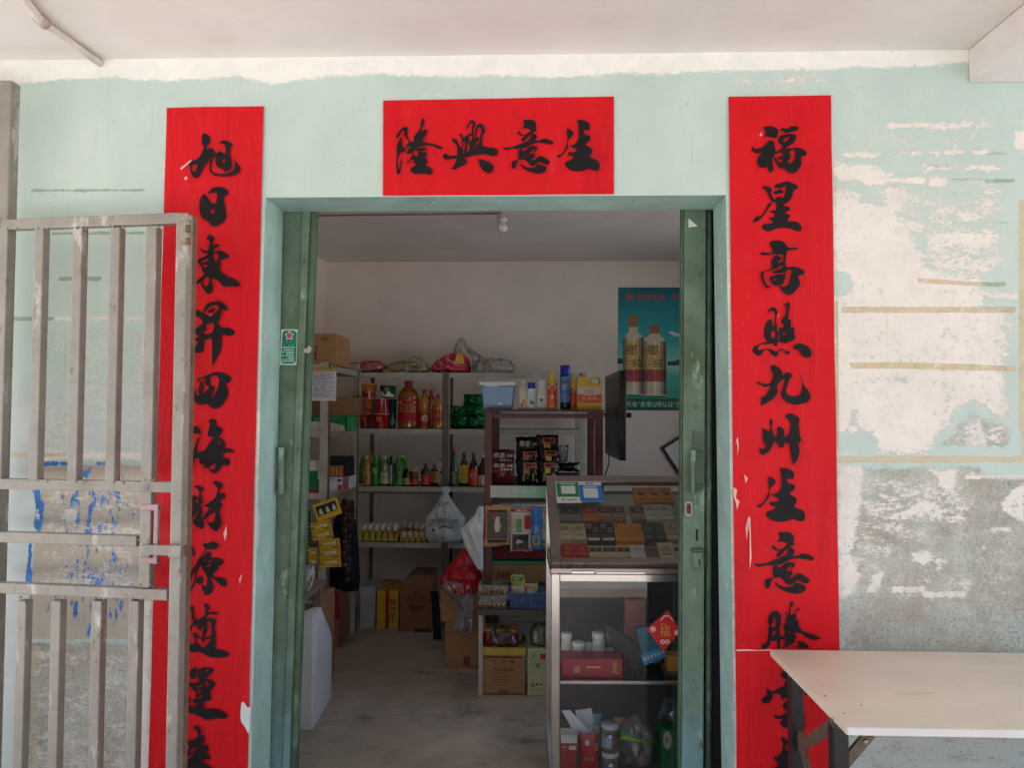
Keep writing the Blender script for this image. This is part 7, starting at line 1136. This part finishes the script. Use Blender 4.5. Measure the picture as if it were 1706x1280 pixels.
for cx_, sh, yb_, yt_, yn_, cap_, lab_, dy in ((1055, 17, 658, 524, 552, (526, 545), (567, 640), .0016), (1090, 20, 660, 543, 558, (543, 556), (578, 636), .0022)):
    mb = MB(); f3 = lambda x, y: (P(x, y, Yp).x, P(x, y, Yp).z); y_ = Yp - dy; wn = 7 if sh < 20 else 8
    o = catmull([f3(cx_ - sh, yb_ - 6), f3(cx_ - sh + 2, yb_), f3(cx_ + sh - 2, yb_), f3(cx_ + sh, yb_ - 6), f3(cx_ + sh, yn_ + 18), f3(cx_ + sh - 3, yn_ + 8), f3(cx_ + wn, yn_), f3(cx_ + wn, cap_[1]), f3(cx_ - wn, cap_[1]), f3(cx_ - wn, yn_), f3(cx_ - sh + 3, yn_ + 8), f3(cx_ - sh, yn_ + 18)], 3); mb.quad([(a_, y_, b_) for a_, b_ in o], CRM)
    mb.flat(f3(cx_ - sh, 600)[0], f3(cx_ + sh, 600)[0], f3(cx_, lab_[1])[1], f3(cx_, lab_[0])[1], y_ - .0005, CRM2); mb.flat(f3(cx_ - sh, 600)[0], f3(cx_ + sh, 600)[0], f3(cx_, 636)[1], f3(cx_, 616)[1], y_ - .001, PNK); mb.flat(f3(cx_ - wn - .5, 540)[0], f3(cx_ + wn + .5, 540)[0], f3(cx_, cap_[1])[1], f3(cx_, cap_[0])[1], y_ - .001, CPR)
    
    for k, (u0, u1, q) in enumerate(((-1, -.84, .5), (-.84, -.6, .74), (-.05, .16, 1.16), (.52, .76, .74), (.76, 1, .46))):
        for (ya_, yb2_, cc, nm) in ((yn_ + 10, lab_[0], (212, 198, 172), 'cream'), (lab_[0], 616, (216, 182, 112), 'gold'), (616, 636, (176, 76, 76), 'rose'), (636, yb_ - 2, (212, 198, 172), 'cream')):
            if yb2_ > ya_: mb.flat(f3(cx_ + sh * u0, 600)[0], f3(cx_ + sh * u1, 600)[0], f3(cx_, yb2_)[1], f3(cx_, ya_)[1], y_ - .0012, mat('print_%s_%d' % (nm, k), tuple(min(int(v_ * q), 235) for v_ in cc), .35, 0, .12, 30))
    mb.text('鄉', *f3(cx_ - 3, 583), .085, y_ - .0015, BROWNP, rot=-4); mb.text('純', *f3(cx_ + 6, 605), .07, y_ - .0015, BROWNP); mb.text('二', *f3(cx_ - 7, 604), .028, y_ - .0015, BROWNP); mb.build('bottle_picture', r)
# tilted frame
c = P(1141, 756, Yp); M_ = Matrix.Translation((c.x + .02, Yp - .004, c.z)) @ Matrix.Rotation(rad(-33), 4, 'Y'); FRM = mat('dark_frame', (56, 34, 28), .4)
r = thing('picture_frame', 'tilted dark framed picture on the back wall by the right door', 'picture frame', (c.x, Yp, c.z - .2)); mb = MB(M_); s_ = .15; t_ = .022
mb.box(-s_, s_ + .12, -.012, .003, -s_, -s_ + t_, FRM); mb.box(-s_, s_ + .12, -.012, .003, s_ - t_, s_, FRM); mb.box(-s_, -s_ + t_, -.012, .003, -s_ + t_, s_ - t_, FRM); mb.box(s_ + .12 - t_, s_ + .12, -.012, .003, -s_ + t_, s_ - t_, FRM); mb.build('frame', r, .002)
mb = MB(M_); mb.box(-s_ + t_, s_ + .12 - t_, -.002, .002, -s_ + t_, s_ - t_, PAPER); mb.flat(-.04, .1, -.04, .05, -.0026, GREYP); mb.build('picture', r)
# bulb on the ceiling with its wire
q = P(837, 372, 2.0); r = thing('light_bulb', 'unlit white light bulb in a socket under the shop ceiling', 'light bulb', (q.x, 2.0, P(837, 388, 2.0).z)); zc_ = ZC
mb = MB(); mb.lathe([(.03, 0), (.03, .02), (.022, .024), (.022, .055)], (q.x, 2.0, zc_ - .057), mat('socket_white', (214, 206, 198), .5), 20); mb.build('socket', r); zb_ = P(837, 387, 2.0).z; hb = zc_ - .058 - zb_
mb = MB(); mb.lathe([(.001, 0), (.018, .004), (.03, hb * .22), (.033, hb * .42), (.028, hb * .66), (.018, hb * .86), (.016, hb)], (q.x, 2.0, zb_), mat('opal_bulb', (222, 214, 210), .3), 22); mb.build('bulb', r)
mb = MB(); mb.tube([(q.x - .03, 2.0, ZC - .008), (-.6, 2.01, ZC - .008), (XL + .01, 2.04, ZC - .006)], .0045, mat('brown_wire', (150, 112, 88), .6), 8); tag(mb.build('ceiling_wire'), 'brown wire clipped along the shop ceiling to the bulb', 'wire')
# enamel plate on the left leaf
Yq = Yl - .0012; r = thing('door_plate', 'small green enamel address plate with a red flower emblem on the left door', 'plate', (P(482, 608, Yq).x, Yq, P(482, 608, Yq).z)); g5 = lambda x, y: (P(x, y, Yq).x, P(x, y, Yq).z)
mb = MB(); pl = [g5(468.5, 549), g5(496.5, 549), g5(494, 608.5), g5(466, 608)]; mb.prism(pl[::-1], Yq - .0012, Yq, mat('plate_white', (206, 220, 212), .35)); mb.build('plate', r); mb = MB(); PG = mat('plate_green', (18, 118, 92), .3); inn = [g5(471, 553), g5(473.5, 553), g5(474, 551), g5(491.5, 551), g5(492, 553.5), g5(495, 554), g5(493, 603), g5(490, 604.5), g5(489, 606.5), g5(471.5, 606), g5(470.5, 604), g5(468.5, 603)]; mb.prism(inn[::-1], Yq - .0018, Yq - .0013, PG); mb.build('field', r)
mb = MB()
def blossom(s, m, y): cx_, cz_ = g5(482.5, 559.5); mb.quad([(cx_ + s * (1 + .22 * math.cos(5 * a)) * math.sin(a), y, cz_ + s * (1 + .22 * math.cos(5 * a)) * math.cos(a)) for a in [6.2832 * k / 40 for k in range(40)]], m)
blossom(.0128, WHT, Yq - .0021); blossom(.0098, mat('plate_red', (176, 36, 50), .35), Yq - .0024); mb.disc(*g5(482.8, 560), .003, Yq - .0027, mat('plate_pink', (226, 120, 120), .4)); mb.build('emblem', r)
mb = MB(); PT = mat('plate_letters', (196, 222, 206), .4)
mb.text('中', *g5(478.6, 569), .004, Yq - .0021, PT); mb.text('国', *g5(485.3, 569.3), .004, Yq - .0021, PT)
for k, ch in enumerate('广东省'): mb.text(ch, *g5(475 + 6.4 * k, 575), .0046, Yq - .0021, PT)
for xa_, xb_, yy in ((470, 492, 579), (473, 489, 583), (470, 475, 586.5), (477, 490, 586.5), (477, 490, 589.5), (470, 474, 593), (476, 490, 593), (481, 490, 596), (470, 474, 599), (476, 490, 599), (469, 479, 602), (481, 490, 602)):
    n = int((xb_ - xa_) / 1.7)
    for k in range(n): a_, b_ = g5(xa_ + (xb_ - xa_) * (k + .1) / n, yy + .9), g5(xa_ + (xb_ - xa_) * (k + .85) / n, yy - .9); mb.flat(a_[0], b_[0], a_[1], b_[1], Yq - .002, PT)
mb.build('lettering', r)
# ---------------------------------------------------------------- glass counter
YG = .5; W_ = 1.0; DG = .55; A0 = P(919, 960, YG); TH = rad(1.6)
CT = Matrix.Translation((A0.x, YG, 0)) @ Matrix.Rotation(TH, 4, 'Z')      # local: x along the front, y into the shop
SST = mat('stainless', (186, 178, 172), .22, .95, .12, 5, .03, 20); SSD = mat('stainless_dark', (166, 150, 144), .3, .9, .15, 5, .03); BACK = mat('counter_back', (104, 96, 92), .6, 0, .2, 5, .04)
zf = P(925, 957, YG).z; zs0 = P(925, 943, YG).z; zs1 = P(917, 796, YG + DG).z; zsh_ = P(1000, 1141, YG).z
ct = thing('glass_counter', 'stainless framed glass counter with a sloped display top of cigarettes', 'counter', (A0.x + W_ / 2, YG + DG / 2, 0))
def cb(name, boxes, m, bevel=.002, parent=ct):
    mb = MB(CT)
    for b_ in boxes: mb.box(*b_, m)
    return mb.build(name, parent, bevel)
t = .032
cb('frame', [(0, t, 0, t, 0, zf), (W_ - t, W_, 0, t, 0, zf), (0, t, DG - t, DG, 0, zs1 - .02), (W_ - t, W_, DG - t, DG, 0, zs1 - .02), (t + .001, W_ - t - .001, .002, t - .002, zf - .03, zf - .001), (t + .001, W_ - t - .001, .002, t - .002, 0, .05), (.002, t - .002, t + .001, DG - t - .001, zf - .03, zf - .001), (.002, t - .002, t + .001, DG - t - .001, 0, .05)], SST)
cb('middle_rail', [(t + .001, W_ - t - .001, .006, .02, zsh_ - .004, zsh_ + .008)], SST, .001)
cb('shelf_glass', [(t, W_ - t, .03, DG - .03, zsh_ - .004, zsh_ + .002)], GLASS, 0); cb('base_board', [(t, W_ - t, .03, DG - .02, .045, .055)], BACK, 0)
cb('back_board', [(t, W_ - t, DG - .018, DG - .012, .05, zs1 - .06)], BACK, 0)
mb = MB(CT); mb.quad([(t, .014, .05), (W_ - t, .014, .05), (W_ - t, .014, zf - .03), (t, .014, zf - .03)], GLASS); mb.build('front_glass', ct)
mb = MB(CT); mb.quad([(.014, t, .05), (.014, DG - t, .05), (.014, DG - t, zf - .03), (.014, t, zf - .03)], GLASS); mb.build('side_glass', ct)
mb = MB(CT); mb.quad([(.016, .02, zs0 - .015), (.016, DG - .01, zs0 - .015), (.016, DG - .01, zs1 - .02)], GLASS); mb.build('cheek_glass', ct)
# lip and sloped lid
cb('front_lip', [(-.004, W_ + .004, -.012, .03, zf + .001, zs0 - .008)], SSD, .004); cb('lip_handle', [(.075, .165, -.02, -.0125, zf + .004, zf + .016), (.17, .36, -.017, -.0125, zf + .003, zf + .013)], SST, .003)
sl = Vector((0, DG, zs1 - zs0)).normalized(); sn = Vector((0, -sl.z, sl.y))
def SP(u, v, off=0.): return Vector((u, 0, zs0)) + sl * v + sn * off
LS = math.hypot(DG, zs1 - zs0)
def slab(mb, u0, u1, v0, v1, o0, o1, m): mb.hexa([SP(u0, v0, o0), SP(u1, v0, o0), SP(u1, v1, o0), SP(u0, v1, o0)], [SP(u0, v0, o1), SP(u1, v0, o1), SP(u1, v1, o1), SP(u0, v1, o1)], m)
mb = MB(CT); slab(mb, 0, .038, 0, LS, -.012, .012, SSD); slab(mb, W_ - .038, W_, 0, LS, -.012, .012, SSD); slab(mb, .0385, W_ - .0385, 0, .034, -.012, .012, SSD); slab(mb, .0385, W_ - .0385, LS - .05, LS, -.012, .012, SSD); mb.build('lid_frame', ct, .002)
mb = MB(CT); mb.quad([SP(.036, .032, .006), SP(W_ - .036, .032, .006), SP(W_ - .036, LS - .048, .006), SP(.036, LS - .048, .006)], GLASS); mb.build('lid_glass', ct)
mb = MB(CT); slab(mb, .03, W_ - .03, .02, LS - .03, -.062, -.056, mat('display_liner', (190, 194, 182), .35, 0, .12, 5)); mb.build('display_board', ct)
mb = MB(CT)
for v in (.135, .275, .42): slab(mb, .03, W_ - .03, v - .002, v + .002, -.055, -.014, GLASS)
mb.build('display_divider', ct)
# where a photo point meets the display: counter coordinates (u along, v up the slope)
CI = CT.inverted(); n_w = (CT.to_3x3() @ sn); p_w = CT @ SP(0, 0, -.03)
def UV(x, y):
    q = CI @ on_plane(x, y, p_w, n_w); return q.x, (q - Vector((0, 0, zs0))).dot(sl)
def pack(label, x0, y0, x1, y1, m, kind=0, group=None, name='cigarette_pack', cat='cigarette pack', cols=None):
    xm, ym = (x0 + x1) / 2, (y0 + y1) / 2; u0, u1 = UV(x0, ym)[0], UV(x1, ym)[0]; v0, v1 = UV(xm, y1)[1], UV(xm, y0)[1]; u0 += .0006; u1 -= .0006
    c = CT @ SP((u0 + u1) / 2, v0, -.052); r = thing(name, label, cat, c, group); mb = MB(CT); slab(mb, u0, u1, v0, v1, -.0545, -.031, m); mb.build('box', r, .0008)
    d = MB(CT); q = lambda a, b, c_, e, m_: slab(d, u0 + (u1 - u0) * a, u0 + (u1 - u0) * b, v0 + (v1 - v0) * c_, v0 + (v1 - v0) * e, -.0305, -.0301, m_)
    c1, c2 = cols or (REDP, BROWNP); tx = lambda s, a, b, h, m_: d.text(s, 0, 0, (v1 - v0) * h, 0, m_, plane=lambda px, pz: SP(u0 + (u1 - u0) * a + px, v0 + (v1 - v0) * b + pz, -.0299))
    if kind == 0: tx('云', .38, .7, .26, c1); q(.28, .78, .46, .58, c2); q(.2, .8, .12, .2, c1)
    elif kind == 1: q(.05, .95, .45, .85, c1); tx('烟', .5, .66, .2, GOLD); q(.1, .9, .1, .14, c2)
    elif kind == 2: q(.15, .85, .62, .66, c2); q(.15, .85, .3, .34, c2); tx('喜', .5, .8, .18, c1)
    elif kind == 3:
        for a, b in ((.12, .7), (.55, .5)): q(a, a + .3, b, b + .03, SKIN); q(a, a + .3, b + .16, b + .19, SKIN); q(a, a + .04, b, b + .19, SKIN); q(a + .26, a + .3, b, b + .19, SKIN)
        q(.12, .7, .3, .33, GREYP); q(.1, .9, .04, .18, SKIN)
    elif kind == 4: q(.1, .25, .82, .92, BROWNP); q(.1, .9, .46, .48, c2); q(.1, .8, .3, .32, c2); tx('贵', .7, .62, .12, c2)
    elif kind == 5: tx('双', .5, .6, .3, c1); q(.2, .8, .2, .26, c1)
    d.build('print', r); return r
def card_on_lid(label, x0, y0, x1, y1, m, parts):
    pw = CT @ SP(0, 0, .0085); g_ = lambda x, y: CI @ on_plane(x, y, pw, n_w)
    uv = lambda x, y: (g_(x, y).x, (g_(x, y) - Vector((0, 0, zs0))).dot(sl)); xm, ym = (x0 + x1) / 2, (y0 + y1) / 2
    u0, u1, v0, v1 = uv(x0, ym)[0], uv(x1, ym)[0], uv(xm, y1)[1], uv(xm, y0)[1]; r = thing('payment_card', label, 'card', CT @ SP((u0 + u1) / 2, v0, .007)); mb = MB(CT); slab(mb, u0, u1, v0, v1, .007, .0085, WHT); mb.build('card', r)
    d = MB(CT)
    for k, (a, b, c_, e, m_) in enumerate(parts): slab(d, u0 + (u1 - u0) * a, u0 + (u1 - u0) * b, v0 + (v1 - v0) * c_, v0 + (v1 - v0) * e, .0087, .0089 + .0002 * k, m_)
    d.build('print', r)
card_on_lid('white and green payment card on the sloped glass of the counter', 926.5, 801.5, 967, 838, WHT, [(.04, .94, .26, .96, mat('pay_green', (22, 132, 62), .4)), (.16, .84, .84, .88, WHT), (.22, .8, .4, .76, WHT), (.22, .32, .1, .16, GRNP), (.4, .8, .11, .14, GREYP)])
card_on_lid('white and blue payment card beside the green one on the sloped glass', 965, 803, 1003.5, 836, WHT, [(.0, 1, 0, .82, mat('pay_blue', (48, 120, 206), .4)), (.2, .78, .72, .76, WHT), (.18, .8, .18, .66, WHT), (.34, .44, .87, .94, BLUP), (.48, .66, .88, .93, GREYP)])
OP = mat('pack_orange', (236, 158, 52), .35, 0, .06); OP2 = mat('pack_deep_orange', (240, 150, 30), .32, 0, .05); CRP = mat('pack_cream', (222, 208, 172), .4, 0, .06); BRP = mat('pack_rosybrown', (176, 130, 108), .4, 0, .08); WHP = mat('pack_white', (222, 218, 210), .4, 0, .05); BKP = mat('pack_black', (34, 36, 42), .3, 0, .1); DGP = mat('pack_darkgreen', (26, 48, 30), .3, 0, .12); RDP = mat('pack_red', (196, 26, 36), .32, 0, .08)
for k, (a, b) in enumerate(((1056, 1078), (1078, 1100), (1100, 1121))): pack('orange cigarette pack in the row of three along the top of the display', a, 812, b, 836, OP, 0, 'orange packs along the top of the display')
pack('red and gold striped pack beside the brown packs in the second row', 969, 841, 995, 868, mat('pack_gold', (206, 120, 40), .35), 1, None, cols=(REDP, GOLD)); pack('grey pack with a dark red picture at the left of the second row', 932, 843, 968, 868, mat('pack_smoke', (140, 132, 134), .4), 1, cols=(mat('pack_dim', (74, 40, 40), .5), GREYP))
for a, b in ((995, 1018), (1019, 1042), (1051, 1075)): pack('rosy brown pack with a dark band in the second row', a, 842, b, 866, BRP, 1, 'rosy brown packs in the second row', cols=(mat('pack_plum', (70, 36, 50), .4), BROWNP))
for a, b in ((1073, 1096), (1096, 1120)): pack('white pack with grey marks at the right of the second row', a, 841, b, 866, WHP, 2, 'white packs in the second row', cols=(GREYP, GREYP))
for a, b in ((932, 953), (953, 976)): pack('cream pack with fine print at the left of the third row', a, 873, b, 899, CRP, 2, 'cream packs in the third row', cols=(BROWNP, mat('olive_print', (130, 126, 80), .5)))
for a, b in ((976, 1000), (1000, 1024)): pack('black pack with white outlined squares in the third row', a, 871, b, 902, BKP, 3, 'black packs in the third row')
for a, b in ((1024, 1048), (1048, 1071)): pack('plain bright orange pack in the middle of the third row', a, 873, b, 901, OP2, 4, 'bright orange packs in the third row')
for a, b in ((1071, 1090), (1090, 1110)): pack('dark green pack in the third row', a, 871, b, 903, DGP, 5, 'dark green packs in the third row', cols=(mat('pack_sage', (150, 160, 140), .5), GREYP))
pack('cream pack with a brown picture at the right end of the third row', 1107, 871, 1131, 899, CRP, 2, cols=(BROWNP, BROWNP))
for a, b in ((934, 957), (957, 981)): pack('red pack with gold lettering at the left of the bottom row', a, 906, b, 927, RDP, 5, 'red packs in the bottom row', cols=(GOLD, GOLD))
for a, b in ((981, 1004), (1004, 1027), (1027, 1051)): pack('cream pack with a black strip in the middle of the bottom row', a, 910, b, 928, CRP, 1, 'cream packs in the bottom row', cols=(BROWNP, REDP))
pack('plain white pack in the bottom row', 1050, 909, 1075, 930, WHP, 2, cols=(GREYP, SKIN)); pack('plain rosy brown pack in the bottom row', 1075, 910, 1096, 930, mat('pack_mauve', (140, 106, 96), .45), 5, cols=(BROWNP, BROWNP)); pack('large beige pack in the bottom row beside the right door', 1097, 904, 1123, 930, SKIN, 5, cols=(BROWNP, BROWNP)); pack('beige and brown pack at the very end of the bottom row', 1124, 909, 1140, 928, SKIN, 1, cols=(BROWNP, BROWNP))
# inside the case: shelf
Yi = YG + .16; zi = zsh_ + .0025
SALT = mat('white_tub', (216, 208, 200), .35, 0, .06)
for k, (a, b, y_, dy, lab) in enumerate(((935, 953, 1055, .05, 'white plastic tub at the far left of the counter shelf'), (953, 974, 1070, .03, 'short white tub in front of the red box on the counter shelf'), (986, 1008, 1054, .06, 'tall white tub in the middle of the counter shelf'), (974, 988, 1072, .09, 'half hidden white tub behind the other tubs'), (1004, 1022, 1082, .1, 'small white tub at the right of the tub row'))):
    bottle(lab, a, b, y_, zi, Yi + dy, 'jar', SALT, WHT, SALT, (.1, .5), None, None, 'white tubs on the counter shelf', 'plastic_tub', 'tub', capr=1.0, dots=[(0, 0, .8, .15, mat('faded_pink', (196, 160, 150), .6))])
def rb(d, x0, x1, z0, z1, y):
    w = x1 - x0; d.flat(x0 + w * .8, x1 - w * .06, z0 + .006, z1 - .006, y, mat('box_crimson', (176, 26, 44), .4)); d.text('礼', x0 + w * .88, z0 + .03, .026, y - .0006, GOLD); d.text('品', x0 + w * .88, z1 - .02, .02, y - .0006, GOLD); d.flat(x0 + w * .2, x0 + w * .3, z0 + .02, z1 - .03, y, mat('dim_pink', (196, 140, 140), .5)); d.flat(x0 + w * .4, x0 + w * .64, z1 - .036, z1 - .03, y, GOLD)
carton('gift_box', 'long red carton with gold print lying on the counter shelf', 'box', (936, 1098, 1037, 1131), YG + .06, .1, mat('gift_red', (188, 28, 48), .35), zi, rb, tape=False, bevel=.002)
def slant(name, label, cat, pts, Y, D, m, deco=None):
    r = thing(name, label, cat, (P(*pts[0], Y).x, Y, min(P(*p, Y).z for p in pts))); mb = MB(); q = [P(*p, Y) for p in pts]; mb.hexa([v + Vector((0, D, 0)) for v in q], q, m); mb.build('carton', r, .001)
    if deco: d = MB(); deco(d, Y - .0012); d.build('print', r)
    return r
def bq(d, Y, pts, m): d.quad([tuple(P(x, y, Y)) for x, y in pts], m)
slant('carton_box', 'long black cigarette carton leaning diagonally in the counter', 'carton', [(1002, 1062), (1012, 1040), (1060, 1074), (1085, 1132)][::-1], YG + .2, .05, BKP, lambda d, y: (bq(d, y, [(1008, 1061), (1012, 1054), (1018, 1064), (1014, 1071)], GREYP), bq(d, y, [(1052, 1116), (1056, 1109), (1063, 1114), (1059, 1121)], SKIN), bq(d, y - .0008, [(1053, 1116), (1056, 1111), (1061, 1114), (1058, 1119)], BKP), bq(d, y, [(1064, 1120), (1067, 1115), (1072, 1119), (1069, 1124)], GREYP)))
slant('carton_box', 'teal and sky blue carton leaning across the black one', 'carton', [(1074, 1110), (1060, 1048), (1090, 1044), (1112, 1094)][::-1], YG + .12, .04, mat('carton_teal', (40, 128, 156), .4), lambda d, y: (bq(d, y, [(1073, 1110), (1067, 1092), (1104, 1078), (1111, 1094)], mat('carton_sky', (70, 170, 220), .4)), [bq(d, y - .0006, [(1073 + 6 * k, 1103 - 2.4 * k), (1071 + 6 * k, 1097 - 2.4 * k), (1075 + 6 * k, 1095.5 - 2.4 * k), (1077 + 6 * k, 1101 - 2.4 * k)], WHT) for k in range(6)]))
carton('carton_box', 'small orange carton at the right end of the counter shelf', 'carton', (1112, 1095, 1150, 1120), YG + .1, .08, OP, P(1120, 1120, YG + .1).z, tape=False); carton('carton_box', 'brown carton under the small orange one on the counter shelf', 'carton', (1108, 1120, 1150, 1137), YG + .1, .1, KRAFT2, zi, tape=False)
carton('carton_box', 'tall salmon pink carton standing behind the leaning cartons', 'carton', (1042, 1000, 1076, 1074), YG + .36, .08, mat('salmon_box', (196, 120, 110), .5), zi, tape=False)
# red diamond sticker on the glass
Yd2 = (CT @ Vector((.2, .0135, 0))).y - .004; r = thing('lucky_sticker', 'red diamond new year sticker with a gold fortune character on the counter glass', 'sticker', (P(1106, 1086, Yd2).x, Yd2, P(1106, 1086, Yd2).z)); g6 = lambda x, y: (P(x, y, Yd2).x, P(x, y, Yd2).z)
mb = MB(); mb.prism([g6(1077, 1049), g6(1106, 1086), g6(1133, 1052), g6(1113, 1017)], Yd2, Yd2 + .0008, mat('sticker_red', (206, 34, 34), .4)); mb.build('diamond', r); mb = MB(); mb.text('福', *g6(1108, 1052), .042, Yd2 - .0008, GOLD); mb.text('新年', *g6(1106, 1041), .012, Yd2 - .0008, GOLD)
for x in (1104, 1112): mb.disc(*g6(x, 1070), .0085, Yd2 - .0008, WHT); mb.disc(*g6(x, 1070), .0045, Yd2 - .0012, mat('sticker_red', (206, 34, 34)))
for x, y in ((1088, 1049), (1128, 1055)): mb.disc(*g6(x, y), .011, Yd2 - .0008, mat('sticker_pink', (230, 170, 170), .5))
mb.tube([(g6(x, y)[0], Yd2 - .0008, g6(x, y)[1]) for x, y in ((1101, 1034), (1106, 1028), (1112, 1026), (1118, 1030), (1122, 1036))], .0018, WHT, 6); mb.build('print', r)
# bottom of the case
zb = .0562; Yj = YG + .12
carton('small_box', 'red box with a white lid at the left of the counter floor', 'box', (935, 1238, 961, 1300), Yj - .03, .07, mat('box_crimson', (176, 26, 44)), zb, lambda d, x0, x1, z0, z1, y: (d.flat(x0 + .004, x0 + .02, z1 - .02, z1 - .017, y, SKIN), d.flat(x0 + .03, x1 - .002, z1 - .028, z1 - .012, y, SKIN)), tape=False)
mb = MB(); x0, x1, z0, z1 = R4(934.5, 1226, 961.5, 1239, Yj - .03); mb.box(x0, x1, Yj - .032, Yj + .042, z0, z1, WHT); mb.build('lid', [o for o in COL.objects if o.get('label', '').startswith('red box with a white lid')][0], .001)
slant('envelope', 'pale folded envelope leaning behind the red box', 'envelope', [(960, 1228), (936, 1185), (950, 1184), (985, 1222)][::-1], Yj + .05, .004, PAPER); slant('envelope', 'white card sleeve standing up behind the envelopes', 'envelope', [(968, 1222), (958, 1185), (985, 1181), (990, 1205), (990, 1205)][:4][::-1], Yj + .1, .006, PAPER)
packet('glossy red packet with white marks beside the cotton bud tubs', (965, 1222, 997, 1300), Yj + .02, .04, RDP, zb, [('年货', .5, .42, .09, SKIN, .5)], [(.4, .8, .1, .06, WHT), (.9, .7, .08, .1, GOLD)], seed=51., name='red_packet', cat='packet')
def cotton(label, x0, x1, y0, zb_, Y, col):
    xa_, xb_ = P(x0, 1240, Y).x, P(x1, 1240, Y).x; R_ = (xb_ - xa_) / 2; xc = (xa_ + xb_) / 2; H = P(x0, y0, Y).z - zb_; r = thing('cotton_bud_tub', label, 'cotton buds', (xc, Y, zb_), 'cotton bud tubs in the counter')
    mb = MB(); mb.lathe([(R_ * .94, 0), (R_, .002), (R_, H * .84)], (xc, Y, zb_ + .0006), PETC, 26); mb.build('tub', r); mb = MB(); mb.lathe([(R_ * 1.03, H * .845), (R_ * 1.04, H * .86), (R_ * 1.04, H * .97), (R_ * .96, H)], (xc, Y, zb_ + .0006), WHT, 26); mb.build('lid', r)
    mb = MB()
    for k in range(22): a = 6.2832 * k / 22; rr = R_ * .88; mb.tube([(xc + rr * math.cos(a), Y + rr * math.sin(a), zb_ + .004), (xc + rr * math.cos(a), Y + rr * math.sin(a), zb_ + H * .72)], .0014, mat('bud_stick', (214, 170, 110), .6), 5); mb.tube([(xc + rr * math.cos(a), Y + rr * math.sin(a), zb_ + H * .72), (xc + rr * math.cos(a), Y + rr * math.sin(a), zb_ + H * .83)], .0024, WHT, 6)
    mb.build('cotton_buds', r); mb = MB(); mb.add([(xc + R_ * 1.02 * math.sin(a), Y - R_ * 1.02 * math.cos(a), zb_ + H * h) for h in (.2, .55) for a in [-1.2 + .16 * k for k in range(9)]], [(k, k + 1, k + 10, k + 9) for k in range(8)], col, True); mb.build('label', r); return zb_ + H
zz = cotton('lower cotton bud tub with a blue label on the counter floor', 1003, 1031, 1252, zb, Yj - .02, BLUP) if P(1015, 1252, Yj).z > zb + .02 else zb
cotton('upper cotton bud tub with wooden sticks stacked on the lower tub', 1002, 1030, 1205, zz + .001, Yj - .02, mat('bud_label', (170, 196, 210), .4))
bag('green and clear snack bag in the middle of the counter floor', [(1052, 1062, 1192), (1036, 1078, 1206), (1032, 1090, 1220), (1034, 1094, 1240), (1036, 1092, 1262), (1038, 1088, 1290)], Yj + .1, .12, FILM2, 61., base=zb, name='snack_bag', inner=goods([(1042, 1076, 1212), (1038, 1086, 1226), (1038, 1088, 1250), (1040, 1084, 1285)], mat('pinkish_snack', (196, 160, 140), .6, 0, .2, 20), Yj + .1, 6.))
slant('green_wrapper', 'bright green and yellow wrapper lying across the snack bag', 'wrapper', [(1032, 1234), (1034, 1216), (1060, 1230), (1096, 1240)][::-1], Yj + .01, .006, mat('wrapper_green', (40, 166, 60), .3), lambda d, y: bq(d, y, [(1034, 1232), (1040, 1226), (1070, 1236), (1092, 1240)], mat('wrapper_lime', (190, 200, 40), .3)))
carton('small_box', 'green box with a white oval label beside the right door in the counter', 'box', (1100, 1215, 1134, 1300), Yj + .02, .08, mat('box_green', (24, 130, 66), .35), zb, lambda d, x0, x1, z0, z1, y: (d.disc(x0 + .028, z1 - .045, .017, y, SKIN, 20, .036), d.text('茶', x0 + .028, z1 - .045, .022, y - .0006, mat('label_rose', (190, 90, 90), .5))), tape=False)
bag('thin clear bag crumpled behind the green box in the counter', [(1108, 1130, 1160), (1098, 1140, 1180), (1092, 1142, 1205), (1096, 1140, 1240)], Yj + .16, .1, FILM, 64., base=zb, name='clear_bag')

packet('amber snack packet standing behind the cotton bud tubs in the counter', (1022, 1196, 1044, 1280), Yj + .2, .04, mat('packet_amber', (206, 150, 70), .3, 0, .25, 24), zb, [('香', .5, .6, .2, REDP)], [], seed=71., name='snack_packet')
packet('pale blue packet leaning at the back of the counter floor', (975, 1190, 1002, 1280), Yj + .26, .04, mat('packet_paleblue', (150, 180, 206), .3, 0, .2, 24), zb, [], [(.5, .5, .3, .2, WHT)], seed=73., name='snack_packet')
bag('clear bag of white cups lying on the upper counter shelf', [(1076, 1092, 1096), (1072, 1100, 1106), (1070, 1104, 1118), (1072, 1104, 1130), (1076, 1100, 1136)], YG + .3, .12, FILM2, 75., base=zi, name='clear_bag', inner=goods([(1078, 1094, 1106), (1076, 1100, 1116), (1076, 1100, 1126), (1080, 1096, 1134)], WHT, YG + .3, 7.))
